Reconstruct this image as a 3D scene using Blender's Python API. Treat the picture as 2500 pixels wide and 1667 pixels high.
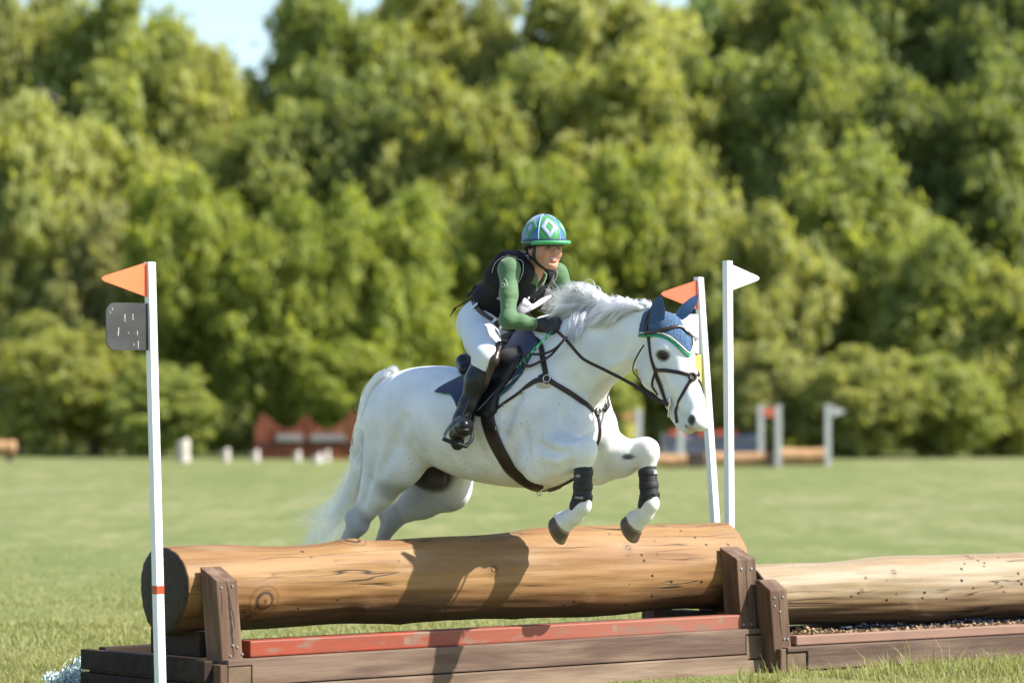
import bpy, bmesh, math, random
import numpy as np
from mathutils import Vector, Matrix
from mathutils.bvhtree import BVHTree

# ------------------------------------------------------------------ camera, sky, sun, exposure
for _o in list(bpy.data.objects):
    bpy.data.objects.remove(_o)
SC = bpy.context.scene
COL = SC.collection
FPX, CU, HV = 8610.0, 1250.0, 983.0          # focal length in photo pixels, centre column, horizon row
CAM = np.array([0.0, -18.0, 1.45])
cd = bpy.data.cameras.new("camera")
cam = bpy.data.objects.new("camera", cd)
COL.objects.link(cam)
cam.location = CAM
cam.rotation_euler = (math.radians(90), 0, 0)
cd.sensor_width = 36
cd.lens = FPX * 36 / 2500
cd.shift_y = (HV - 833.5) / 2500
cd.clip_start, cd.clip_end = 0.5, 2000
cd.dof.use_dof = True
cd.dof.focus_distance = 17.85
cd.dof.aperture_fstop = 1.9
cd.dof.aperture_blades = 9
SC.camera = cam

SUN_TO = Vector((1.0, -0.2, 1.0)).normalized()     # direction towards the sun
elev = math.asin(SUN_TO.z)
world = bpy.data.worlds.new("World")
SC.world = world
world.use_nodes = True
wn = world.node_tree
sky = wn.nodes.new("ShaderNodeTexSky")
sky.sky_type = 'NISHITA'
sky.sun_disc = False
sky.sun_elevation = elev
sky.sun_rotation = math.atan2(SUN_TO.x, SUN_TO.y)
sky.air_density, sky.dust_density, sky.ozone_density = 1.0, 0.8, 1.5
bg = wn.nodes["Background"]
bg.inputs["Strength"].default_value = 0.112
wn.links.new(sky.outputs[0], bg.inputs["Color"])
sl = bpy.data.lights.new("sun", 'SUN')
sl.energy = 5.0
sl.angle = math.radians(0.5)
sl.color = (1.0, 0.955, 0.87)
sun = bpy.data.objects.new("sun", sl)
COL.objects.link(sun)
sun.rotation_euler = SUN_TO.to_track_quat('Z', 'Y').to_euler()
sun.location = (30, -8, 34)
SC.view_settings.view_transform = 'Standard'
SC.view_settings.look = 'None'
SC.view_settings.gamma = 1
SC.view_settings.use_curve_mapping = False
SC.view_settings.exposure = 1.1
SC.render.engine = 'CYCLES'
SC.cycles.max_bounces = 8
SC.cycles.diffuse_bounces = 6
SC.cycles.transmission_bounces = 6
SC.cycles.transparent_max_bounces = 8

# ------------------------------------------------------------------ helpers
rng = np.random.default_rng(7)
random.seed(7)


def P(u, v, y):
    """world point on the vertical plane at depth y seen at photo pixel (u, v)"""
    z = y + 18.0
    return np.array([(u - CU) / FPX * z, y, 1.45 - (v - HV) / FPX * z])


def G(u, v, zg=0.0):
    """world point on the horizontal plane z = zg seen at photo pixel (u, v)"""
    t = (1.45 - zg) * FPX / (v - HV)
    return np.array([(u - CU) / FPX * t, t - 18.0, zg])


def tag(o, label=None, cat=None, group=None, kind=None):
    if label: o['label'] = label
    if cat: o['category'] = cat
    if group: o['group'] = group
    if kind: o['kind'] = kind
    return o


def link(name, me, mat=None, parent=None, smooth=False):
    o = bpy.data.objects.new(name, me)
    COL.objects.link(o)
    if mat is not None:
        for m in (mat if isinstance(mat, (list, tuple)) else [mat]):
            me.materials.append(m)
    if parent is not None:
        o.parent = parent
    if smooth:
        me.polygons.foreach_set("use_smooth", np.ones(len(me.polygons), dtype=bool))
    return o


def empty(name, loc=(0, 0, 0), rz=0.0, label=None, cat=None, group=None):
    o = bpy.data.objects.new(name, None)
    COL.objects.link(o)
    o.location = loc
    o.rotation_euler = (0, 0, rz)
    o.empty_display_size = 0.1
    return tag(o, label, cat, group)


def mesh_np(name, verts, faces):
    """verts (N,3), faces (M,k) arrays -> mesh, fast"""
    verts = np.asarray(verts, dtype=np.float32)
    faces = np.asarray(faces, dtype=np.int32)
    me = bpy.data.meshes.new(name)
    me.vertices.add(len(verts))
    me.vertices.foreach_set("co", verts.ravel())
    n, k = faces.shape
    me.loops.add(n * k)
    me.loops.foreach_set("vertex_index", faces.ravel())
    me.polygons.add(n)
    me.polygons.foreach_set("loop_start", np.arange(0, n * k, k, dtype=np.int32))
    me.polygons.foreach_set("loop_total", np.full(n, k, dtype=np.int32))
    me.update(calc_edges=True)
    return me


def attr(me, name, vals):
    a = me.attributes.new(name, 'FLOAT', 'POINT')
    a.data.foreach_set("value", np.asarray(vals, dtype=np.float32))


def smooth_path(pts, n):
    """Catmull-Rom resample of points (any dimension) to n samples"""
    p = np.asarray(pts, float)
    if len(p) == 2:
        t = np.linspace(0, 1, n)[:, None]
        return p[0] * (1 - t) + p[1] * t
    q = np.vstack([2 * p[0] - p[1], p, 2 * p[-1] - p[-2]])
    m = len(p) - 1
    t = np.linspace(0, m - 1e-6, n)
    i = t.astype(int)
    f = (t - i)[:, None]
    a, b, c, d = q[i], q[i + 1], q[i + 2], q[i + 3]
    return 0.5 * ((2 * b) + (-a + c) * f + (2 * a - 5 * b + 4 * c - d) * f ** 2 + (-a + 3 * b - 3 * c + d) * f ** 3)


def frames(path, up=None):
    T = np.gradient(path, axis=0)
    T /= np.linalg.norm(T, axis=1, keepdims=True) + 1e-9
    if up is None:
        up = np.tile(np.array([0.31, 0.17, 0.93]), (len(path), 1))
    up = np.asarray(up, float)
    if up.ndim == 1:
        up = np.tile(up, (len(path), 1))
    N = up - (up * T).sum(1, keepdims=True) * T
    N /= np.linalg.norm(N, axis=1, keepdims=True) + 1e-9
    B = np.cross(T, N)
    return T, N, B


def tube_mesh(name, path, radius, sides=10, caps=True):
    path = np.asarray(path, float)
    r = np.broadcast_to(np.asarray(radius, float), (len(path),))
    T, N, B = frames(path)
    a = np.linspace(0, 2 * math.pi, sides, endpoint=False)
    ring = np.cos(a)[None, :, None] * N[:, None, :] + np.sin(a)[None, :, None] * B[:, None, :]
    V = path[:, None, :] + ring * r[:, None, None]
    n = len(path)
    i = np.arange(n - 1)[:, None] * sides
    j = np.arange(sides)[None, :]
    j2 = (j + 1) % sides
    F = np.stack([i + j, i + j2, i + sides + j2, i + sides + j], -1).reshape(-1, 4)
    V = V.reshape(-1, 3)
    if caps:
        V = np.vstack([V, path[0], path[-1]])
        c0, c1 = len(V) - 2, len(V) - 1
        jj = np.arange(sides)
        k0 = np.stack([np.full(sides, c0), (jj + 1) % sides, jj, np.full(sides, c0)], -1)
        base = (n - 1) * sides
        tri0 = [(c0, (q + 1) % sides, q) for q in range(sides)]
        tri1 = [(c1, base + q, base + (q + 1) % sides) for q in range(sides)]
        me = bpy.data.meshes.new(name)
        me.from_pydata(V.tolist(), [], F.tolist() + tri0 + tri1)
        return me
    return mesh_np(name, V, F)


def strap_mesh(name, path, normals, width, thick, crown=0.0):
    """flat leather strap: a closed ribbon of given width and thickness along path, lying against `normals`"""
    path = np.asarray(path, float)
    T, N, B = frames(path, normals)
    n = len(path)
    w = np.broadcast_to(np.asarray(width, float), (n,))[:, None] / 2
    prof = [(-1, 0), (-1, .7), (-.72, 1), (0, 1 + crown), (.72, 1), (1, .7), (1, 0), (0, -.25)]
    V = np.stack([path + B * w * a + N * thick * b for a, b in prof], 1).reshape(-1, 3)
    s = len(prof)
    i = np.arange(n - 1)[:, None] * s
    j = np.arange(s)[None, :]
    j2 = (j + 1) % s
    F = np.stack([i + j, i + j2, i + s + j2, i + s + j], -1).reshape(-1, 4).tolist()
    me = bpy.data.meshes.new(name)
    me.from_pydata(V.tolist(), [], F + [list(range(s))[::-1], [(n - 1) * s + q for q in range(s)]])
    return me


def box_bm(bm, c, size, M=None, bevel=0.006):
    """bevelled box centred at c"""
    r = bmesh.ops.create_cube(bm, size=1.0)
    vs = r['verts']
    for v in vs:
        v.co = Vector((v.co.x * size[0], v.co.y * size[1], v.co.z * size[2]))
    es = list({e for v in vs for e in v.link_edges})
    if bevel:
        bv = bmesh.ops.bevel(bm, geom=es, offset=bevel, segments=2, affect='EDGES', profile=0.6)
        vs = list({v for f in bv['faces'] for v in f.verts} | {v for v in vs if v.is_valid})
    vs = [v for v in vs if v.is_valid]
    mm = Matrix.Translation(Vector(c)) @ (M if M is not None else Matrix())
    for v in vs:
        v.co = mm @ v.co
    return vs


def box_mesh(name, c, size, M=None, bevel=0.006):
    bm = bmesh.new()
    box_bm(bm, c, size, M, bevel)
    me = bpy.data.meshes.new(name)
    bm.to_mesh(me)
    bm.free()
    return me


def prism_mesh(name, poly, y0, y1, bevel=0.006, M=None, axis='y'):
    """closed prism: 2-D outline poly (list of (x, z)) extruded from y0 to y1, edges bevelled"""
    bm = bmesh.new()
    a = [bm.verts.new((x, y0, z)) for x, z in poly]
    b = [bm.verts.new((x, y1, z)) for x, z in poly]
    n = len(poly)
    bm.faces.new(a[::-1])
    bm.faces.new(b)
    for i in range(n):
        bm.faces.new((a[i], a[(i + 1) % n], b[(i + 1) % n], b[i]))
    bmesh.ops.recalc_face_normals(bm, faces=bm.faces)
    if bevel:
        bmesh.ops.bevel(bm, geom=list(bm.edges), offset=bevel, segments=2, affect='EDGES', profile=0.6)
    if M is not None:
        bmesh.ops.transform(bm, matrix=M, verts=bm.verts)
    me = bpy.data.meshes.new(name)
    bm.to_mesh(me)
    bm.free()
    return me


def torus_mesh(name, c, R, r, nrm=(0, 0, 1), seg=24, sides=8, ell=1.0):
    q = Vector(nrm).to_track_quat('Z', 'Y').to_matrix()
    V, F = [], []
    for i in range(seg):
        a = 2 * math.pi * i / seg
        for j in range(sides):
            b = 2 * math.pi * j / sides
            p = Vector(((R + r * math.cos(b)) * math.cos(a), (R + r * math.cos(b)) * math.sin(a) * ell, r * math.sin(b)))
            V.append(Vector(c) + q @ p)
            F.append((i * sides + j, ((i + 1) % seg) * sides + j, ((i + 1) % seg) * sides + (j + 1) % sides, i * sides + (j + 1) % sides))
    me = bpy.data.meshes.new(name)
    me.from_pydata([tuple(v) for v in V], [], F)
    return me


# ---- signed distance modelling: blended cones, ellipsoids and sections meshed with surface nets
def _bb(*ps):
    a = np.array(ps)
    return a.min(0), a.max(0)


def cone(a, b, ra, rb, k=0.04, flat=None, fs=1.0, op='u'):
    """round cone from a to b; `flat` = axis along which the section is scaled by fs"""
    a, b = np.asarray(a, np.float32), np.asarray(b, np.float32)
    ab = b - a
    L2 = float(ab @ ab) + 1e-12
    R = max(ra, rb) * max(1.0, fs)
    lo, hi = _bb(a, b)

    def fn(X, Y, Z):
        px, py, pz = X - a[0], Y - a[1], Z - a[2]
        t = np.clip((px * ab[0] + py * ab[1] + pz * ab[2]) / L2, 0, 1)
        qx, qy, qz = px - t * ab[0], py - t * ab[1], pz - t * ab[2]
        r = ra + (rb - ra) * t
        if flat is not None:
            f = np.asarray(flat, np.float32)
            c = (qx * f[0] + qy * f[1] + qz * f[2]) * (1.0 / fs - 1.0)
            qx, qy, qz = qx + c * f[0], qy + c * f[1], qz + c * f[2]
        l = np.sqrt(qx * qx + qy * qy + qz * qz)
        return (l - r) * (min(1.0, fs) if flat is not None and fs < 1 else 1.0) if False else l - r
    return (op, k, lo - R, hi + R, fn)


def ell(c, r, k=0.04, R=None, op='u'):
    """ellipsoid; R = 3x3 rotation whose columns are its axes"""
    c, r = np.asarray(c, np.float32), np.asarray(r, np.float32)
    m = float(r.max())
    if R is not None:
        R = np.asarray(R, np.float32)

    def fn(X, Y, Z):
        x, y, z = X - c[0], Y - c[1], Z - c[2]
        if R is not None:
            x, y, z = (R[0, 0] * x + R[1, 0] * y + R[2, 0] * z, R[0, 1] * x + R[1, 1] * y + R[2, 1] * z, R[0, 2] * x + R[1, 2] * y + R[2, 2] * z)
        k0 = np.sqrt((x / r[0]) ** 2 + (y / r[1]) ** 2 + (z / r[2]) ** 2)
        k1 = np.sqrt((x / r[0] ** 2) ** 2 + (y / r[1] ** 2) ** 2 + (z / r[2] ** 2) ** 2) + 1e-9
        return k0 * (k0 - 1) / k1
    return (op, k, c - m, c + m, fn)


def sect(st, k=0.04, pw=2.0, op='u'):
    """body along x given by stations (x, ztop, zbot, halfwidth)"""
    st = np.asarray(st, np.float32)
    xs = st[:, 0]
    fine = np.linspace(xs[0], xs[-1], 200)
    sm = smooth_path(st, 400)
    o = np.argsort(sm[:, 0])
    sm = sm[o]

    def fn(X, Y, Z):
        x = np.clip(X, xs[0], xs[-1])
        zt = np.interp(x, sm[:, 0], sm[:, 1])
        zb = np.interp(x, sm[:, 0], sm[:, 2])
        hw = np.interp(x, sm[:, 0], sm[:, 3])
        zc, hz = (zt + zb) / 2, (zt - zb) / 2
        y, z = Y / hw, (Z - zc) / hz
        k0 = np.sqrt(y * y + z * z) + 1e-6
        k1 = np.sqrt((y / hw) ** 2 + (z / hz) ** 2) + 1e-6
        d = k0 * (k0 - 1) / k1
        ex = np.maximum(np.abs(X - (xs[0] + xs[-1]) / 2) - (xs[-1] - xs[0]) / 2, 0)
        return np.where(ex > 0, np.sqrt(np.maximum(d, 0) ** 2 + ex ** 2) + np.minimum(d, 0) * 0, d)
    lo = np.array([xs[0], -st[:, 3].max(), st[:, 2].min()])
    hi = np.array([xs[-1], st[:, 3].max(), st[:, 1].max()])
    return (op, k, lo, hi, fn)


def poly2d(poly, axes=(0, 2)):
    """signed distance to a 2-D polygon in two of the axes"""
    poly = np.asarray(poly, np.float32)

    def fn(X, Y, Z):
        c = (X, Y, Z)
        x, y = np.broadcast_arrays(c[axes[0]], c[axes[1]])
        d = np.full(x.shape, 1e9, np.float32)
        s = np.ones(x.shape, np.float32)
        n = len(poly)
        for i in range(n):
            a, b = poly[i], poly[i - 1]
            ex, ey = b[0] - a[0], b[1] - a[1]
            wx, wy = x - a[0], y - a[1]
            t = np.clip((wx * ex + wy * ey) / (ex * ex + ey * ey + 1e-12), 0, 1)
            d = np.minimum(d, (wx - ex * t) ** 2 + (wy - ey * t) ** 2)
            c1, c2, c3 = y >= a[1], y < b[1], ex * wy > ey * wx
            fl = (c1 & c2 & c3) | (~c1 & ~c2 & ~c3)
            s = np.where(fl, -s, s)
        return s * np.sqrt(d)
    return fn


def field(prims, lo, hi, h):
    lo, hi = np.asarray(lo, float), np.asarray(hi, float)
    n = np.ceil((hi - lo) / h).astype(int) + 1
    ax = [(lo[i] + h * np.arange(n[i])).astype(np.float32) for i in range(3)]
    F = np.full(n, 10.0, np.float32)
    for op, k, a, b, fn in prims:
        m = k + 4 * h
        i0 = np.clip(np.floor((a - m - lo) / h).astype(int), 0, n)
        i1 = np.clip(np.ceil((b + m - lo) / h).astype(int) + 1, 0, n)
        if (i1 <= i0).any():
            continue
        sl_ = tuple(slice(i0[q], i1[q]) for q in range(3))
        X = ax[0][sl_[0]][:, None, None]
        Y = ax[1][sl_[1]][None, :, None]
        Z = ax[2][sl_[2]][None, None, :]
        d = fn(X, Y, Z).astype(np.float32)
        f = F[sl_]
        if op == 'u':
            hh = np.maximum(k - np.abs(f - d), 0) / max(k, 1e-6)
            F[sl_] = np.minimum(f, d) - hh * hh * k * 0.25
        elif op == 's':
            d = -d
            hh = np.maximum(k - np.abs(f - d), 0) / max(k, 1e-6)
            F[sl_] = np.maximum(f, d) + hh * hh * k * 0.25
    return F, lo, ax


def nets(F, lo, h):
    """surface nets: (verts, quads) of the zero level of F"""
    S = F < 0
    c = np.zeros(tuple(np.array(F.shape) - 1), np.uint8)
    for dx in (0, 1):
        for dy in (0, 1):
            for dz in (0, 1):
                c += S[dx:dx + c.shape[0], dy:dy + c.shape[1], dz:dz + c.shape[2]]
    act = (c > 0) & (c < 8)
    idx = np.argwhere(act)
    num = np.full(act.shape, -1, np.int32)
    num[act] = np.arange(len(idx))
    acc = np.zeros((len(idx), 3), np.float64)
    cnt = np.zeros(len(idx))
    cor = [(0, 0, 0), (1, 0, 0), (0, 1, 0), (1, 1, 0), (0, 0, 1), (1, 0, 1), (0, 1, 1), (1, 1, 1)]
    val = [F[idx[:, 0] + a, idx[:, 1] + b, idx[:, 2] + d] for a, b, d in cor]
    for i in range(8):
        for j in range(i + 1, 8):
            df = np.abs(np.array(cor[i]) - np.array(cor[j])).sum()
            if df != 1:
                continue
            m = (val[i] < 0) != (val[j] < 0)
            t = np.where(m, val[i] / (val[i] - val[j] + 1e-12), 0)
            p = np.array(cor[i])[None] + t[:, None] * (np.array(cor[j]) - np.array(cor[i]))[None]
            acc += np.where(m[:, None], p, 0)
            cnt += m
    V = lo + h * (idx + acc / np.maximum(cnt, 1)[:, None])
    Q = []
    for axis in range(3):
        s0 = [slice(None)] * 3
        s1 = [slice(None)] * 3
        s0[axis], s1[axis] = slice(0, -1), slice(1, None)
        A, Bb = S[tuple(s0)], S[tuple(s1)]
        e = np.argwhere(A != Bb)
        o = [q for q in range(3) if q != axis]
        ok = (e[:, o[0]] > 0) & (e[:, o[1]] > 0) & (e[:, o[0]] < act.shape[o[0]]) & (e[:, o[1]] < act.shape[o[1]])
        e = e[ok]
        ins = A[e[:, 0], e[:, 1], e[:, 2]]
        def cell(a, b):
            q = e.copy()
            q[:, o[0]] -= a
            q[:, o[1]] -= b
            return num[q[:, 0], q[:, 1], q[:, 2]]
        q = np.stack([cell(0, 0), cell(1, 0), cell(1, 1), cell(0, 1)], -1)
        flip = ins if axis != 1 else ~ins
        q[~flip] = q[~flip][:, ::-1]
        Q.append(q)
    Q = np.vstack(Q)
    Q = Q[(Q >= 0).all(1)]
    return V, Q


def relax(V, Q, it=2, lam=0.5):
    for _ in range(it):
        acc = np.zeros_like(V)
        cnt = np.zeros(len(V))
        for a in range(4):
            b = (a + 1) % 4
            np.add.at(acc, Q[:, a], V[Q[:, b]])
            np.add.at(acc, Q[:, b], V[Q[:, a]])
            np.add.at(cnt, Q[:, a], 1)
            np.add.at(cnt, Q[:, b], 1)
        V = V + lam * (acc / np.maximum(cnt, 1)[:, None] - V)
    return V


def bounds(prims, pad):
    lo = np.min([p[2] for p in prims if p[0] == 'u'], 0) - pad
    hi = np.max([p[3] for p in prims if p[0] == 'u'], 0) + pad
    return lo, hi


def sdf_mesh(name, prims, h, post=None, smooth_it=1, lo=None, hi=None):
    if lo is None:
        lo, hi = bounds(prims, 4 * h)
    F, lo, ax = field(prims, lo, hi, h)
    if post is not None:
        F = post(F, ax)
    V, Q = nets(F, lo, h)
    if smooth_it:
        V = relax(V, Q, smooth_it)
    return mesh_np(name, V, Q), V, Q


# ------------------------------------------------------------------ materials
def mat(name, col=(.5, .5, .5), rough=.6, col2=None, scale=8.0, stretch=(1, 1, 1), detail=4, bump=0.0, bscale=None,
        spec=.5, metal=0.0, lo=.35, hi=.65, sheen=0.0, coat=0.0, sss=0.0, bdist=0.01, rvar=0.0, objrand=0.0):
    m = bpy.data.materials.new(name)
    m.use_nodes = True
    t = m.node_tree
    b = t.nodes["Principled BSDF"]
    b.inputs["Roughness"].default_value = rough
    b.inputs["Metallic"].default_value = metal
    b.inputs["Specular IOR Level"].default_value = spec
    b.inputs["Base Color"].default_value = (*col, 1)
    if sheen: b.inputs["Sheen Weight"].default_value = sheen
    if coat: b.inputs["Coat Weight"].default_value = coat
    if sss:
        b.inputs["Subsurface Weight"].default_value = sss
        b.inputs["Subsurface Radius"].default_value = (.012, .005, .003)
    tc = t.nodes.new("ShaderNodeTexCoord")
    mp = t.nodes.new("ShaderNodeMapping")
    mp.inputs["Scale"].default_value = stretch
    t.links.new(tc.outputs["Object"], mp.inputs[0])
    m["_"] = 0
    if col2 is not None:
        nz = t.nodes.new("ShaderNodeTexNoise")
        nz.inputs["Scale"].default_value = scale
        nz.inputs["Detail"].default_value = detail
        t.links.new(mp.outputs[0], nz.inputs["Vector"])
        mr = t.nodes.new("ShaderNodeMapRange")
        mr.inputs[1].default_value, mr.inputs[2].default_value = lo, hi
        t.links.new(nz.outputs[0], mr.inputs[0])
        mx = t.nodes.new("ShaderNodeMix")
        mx.data_type = 'RGBA'
        mx.name = "basemix"
        mx.inputs[6].default_value = (*col, 1)
        mx.inputs[7].default_value = (*col2, 1)
        t.links.new(mr.outputs[0], mx.inputs[0])
        t.links.new(mx.outputs[2], b.inputs["Base Color"])
        if objrand:
            oi = t.nodes.new("ShaderNodeObjectInfo")
            hs = t.nodes.new("ShaderNodeHueSaturation")
            m1 = t.nodes.new("ShaderNodeMapRange")
            m1.inputs[3].default_value, m1.inputs[4].default_value = 1 - objrand, 1 + objrand
            t.links.new(oi.outputs["Random"], m1.inputs[0])
            t.links.new(m1.outputs[0], hs.inputs["Value"])
            t.links.new(mx.outputs[2], hs.inputs["Color"])
            t.links.new(hs.outputs[0], b.inputs["Base Color"])
        if rvar:
            m2 = t.nodes.new("ShaderNodeMapRange")
            m2.inputs[3].default_value, m2.inputs[4].default_value = rough - rvar, rough + rvar
            t.links.new(nz.outputs[0], m2.inputs[0])
            t.links.new(m2.outputs[0], b.inputs["Roughness"])
    if bump:
        n2 = t.nodes.new("ShaderNodeTexNoise")
        n2.inputs["Scale"].default_value = bscale or scale * 3
        n2.inputs["Detail"].default_value = 5
        t.links.new(mp.outputs[0], n2.inputs["Vector"])
        bp = t.nodes.new("ShaderNodeBump")
        bp.inputs["Strength"].default_value = bump
        bp.inputs["Distance"].default_value = bdist
        t.links.new(n2.outputs[0], bp.inputs["Height"])
        t.links.new(bp.outputs[0], b.inputs["Normal"])
    return m


def nd(m, typ, **kw):
    n = m.node_tree.nodes.new(typ)
    for k_, v_ in kw.items():
        setattr(n, k_, v_)
    return n


def mixcol(m, fac, a, b):
    """a Mix colour node; fac socket or float, a/b sockets or colours; returns the output socket"""
    n = nd(m, "ShaderNodeMix", data_type='RGBA')
    L = m.node_tree.links
    for i, x in ((0, fac), (6, a), (7, b)):
        if hasattr(x, "is_linked"):
            L.new(x, n.inputs[i])
        elif i == 0:
            n.inputs[0].default_value = x
        else:
            n.inputs[i].default_value = (*x, 1)
    return n.outputs[2]


def ramp(m, sock, a, b, c=0.0, d=1.0):
    n = nd(m, "ShaderNodeMapRange")
    n.inputs[1].default_value, n.inputs[2].default_value = a, b
    n.inputs[3].default_value, n.inputs[4].default_value = c, d
    m.node_tree.links.new(sock, n.inputs[0])
    return n.outputs[0]
# ------------------------------------------------------------------ ground and grass
def ground_material():
    m = mat("meadow", (.185, .197, .068), .9, (.245, .235, .112), scale=.55, detail=8, lo=.38, hi=.62, bump=.5, bscale=60, bdist=.03, spec=.2)
    L = m.node_tree.links
    tc = nd(m, "ShaderNodeTexCoord")
    mp = nd(m, "ShaderNodeMapping")
    mp.inputs["Scale"].default_value = (.22, .05, 1)
    L.new(tc.outputs["Object"], mp.inputs[0])
    n2 = nd(m, "ShaderNodeTexNoise")
    n2.inputs["Scale"].default_value = 1.0
    n2.inputs["Detail"].default_value = 6
    L.new(mp.outputs[0], n2.inputs[0])
    n3 = nd(m, "ShaderNodeTexNoise")
    n3.inputs["Scale"].default_value = 9
    n3.inputs["Detail"].default_value = 6
    mp3 = nd(m, "ShaderNodeMapping")
    mp3.inputs["Scale"].default_value = (.6, .16, 1)
    L.new(tc.outputs["Object"], mp3.inputs[0])
    L.new(mp3.outputs[0], n3.inputs[0])
    base = m.node_tree.nodes["basemix"].outputs[2]
    mp4 = nd(m, "ShaderNodeMapping")
    mp4.inputs["Scale"].default_value = (1.5, .30, 1)
    L.new(tc.outputs["Object"], mp4.inputs[0])
    n4 = nd(m, "ShaderNodeTexNoise")
    n4.inputs["Scale"].default_value = 1.0
    n4.inputs["Detail"].default_value = 5
    n4.inputs["Roughness"].default_value = .65
    L.new(mp4.outputs[0], n4.inputs[0])
    c = mixcol(m, ramp(m, n2.outputs[0], .40, .62, 0, .75), base, (.135, .165, .045))
    c = mixcol(m, ramp(m, n4.outputs[0], .42, .66, 0, .8), c, (.125, .15, .045))
    c = mixcol(m, ramp(m, n4.outputs[0], .48, .30, 0, .6), c, (.265, .25, .128))
    c = mixcol(m, ramp(m, n3.outputs[0], .42, .66, 0, .75), c, (.115, .145, .04))
    L.new(c, m.node_tree.nodes["Principled BSDF"].inputs["Base Color"])
    return m


def build_ground():
    xs = np.concatenate([np.linspace(-500, -20, 6)[:-1], np.linspace(-20, 20, 41), np.linspace(20, 500, 6)[1:]])
    ys = np.concatenate([np.linspace(-80, -4, 5)[:-1], np.linspace(-4, 120, 125), np.linspace(120, 900, 8)[1:]])
    X, Y = np.meshgrid(xs, ys, indexing='ij')
    Z = .05 * np.sin(X * .31 + 1) * np.sin(Y * .17) * np.clip((Y - 6) / 20, 0, 1)
    V = np.stack([X, Y, Z], -1).reshape(-1, 3)
    nx, ny = len(xs), len(ys)
    i = np.arange(nx - 1)[:, None] * ny
    j = np.arange(ny - 1)[None, :]
    F = np.stack([i + j, i + ny + j, i + ny + j + 1, i + j + 1], -1).reshape(-1, 4)
    o = link("ground", mesh_np("ground", V, F), ground_material(), smooth=True)
    tag(o, kind='structure')


def leaf_material(name, col, col2, trans=.42, tcol=None, scale=1.3):
    m = mat(name, col, .62, col2, scale=scale, spec=.25)
    t = m.node_tree
    L = t.links
    b = t.nodes["Principled BSDF"]
    out = t.nodes["Material Output"]
    at = nd(m, "ShaderNodeAttribute", attribute_name="tint")
    oi = nd(m, "ShaderNodeObjectInfo")
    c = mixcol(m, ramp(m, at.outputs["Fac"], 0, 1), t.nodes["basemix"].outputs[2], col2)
    mu = nd(m, "ShaderNodeMix", data_type='RGBA', blend_type='MULTIPLY')
    mu.inputs[0].default_value = 1
    L.new(c, mu.inputs[6])
    L.new(oi.outputs["Color"], mu.inputs[7])
    L.new(mu.outputs[2], b.inputs["Base Color"])
    tr = nd(m, "ShaderNodeBsdfTranslucent")
    m2 = nd(m, "ShaderNodeMix", data_type='RGBA', blend_type='MULTIPLY')
    m2.inputs[0].default_value = 1
    L.new(mu.outputs[2], m2.inputs[6])
    m2.inputs[7].default_value = (*(tcol or (1.5, 1.45, .6)), 1)
    L.new(m2.outputs[2], tr.inputs[0])
    ms = nd(m, "ShaderNodeMixShader")
    ms.inputs[0].default_value = trans
    L.new(b.outputs[0], ms.inputs[1])
    L.new(tr.outputs[0], ms.inputs[2])
    L.new(ms.outputs[0], out.inputs[0])
    return m


def blades_np(pos, hgt, wid, lean, rg):
    """grass blades: 5 vertices, one quad strip with a tip; returns verts and quads (tip quad is degenerate-free)"""
    n = len(pos)
    a = rg.uniform(0, 2 * np.pi, n)
    d = np.stack([np.cos(a), np.sin(a), np.zeros(n)], 1)
    b = a + np.pi / 2 + rg.normal(0, .5, n)
    ld = np.stack([np.cos(b), np.sin(b), np.zeros(n)], 1) * (lean * hgt)[:, None]
    up = np.zeros((n, 3))
    up[:, 2] = 1
    w = d * wid[:, None] / 2
    mid = pos + up * (hgt * .55)[:, None] + ld * .3
    tip = pos + up * (hgt * (1 - .25 * lean))[:, None] + ld
    V = np.stack([pos - w, pos + w, mid + w * .75, mid - w * .75, tip + w * .12, tip - w * .12], 1).reshape(-1, 3)
    i = np.arange(n)[:, None] * 6
    F = np.concatenate([i + np.array([[0, 1, 2, 3]]), i + np.array([[3, 2, 4, 5]])], 1).reshape(-1, 4)
    return V, F


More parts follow.
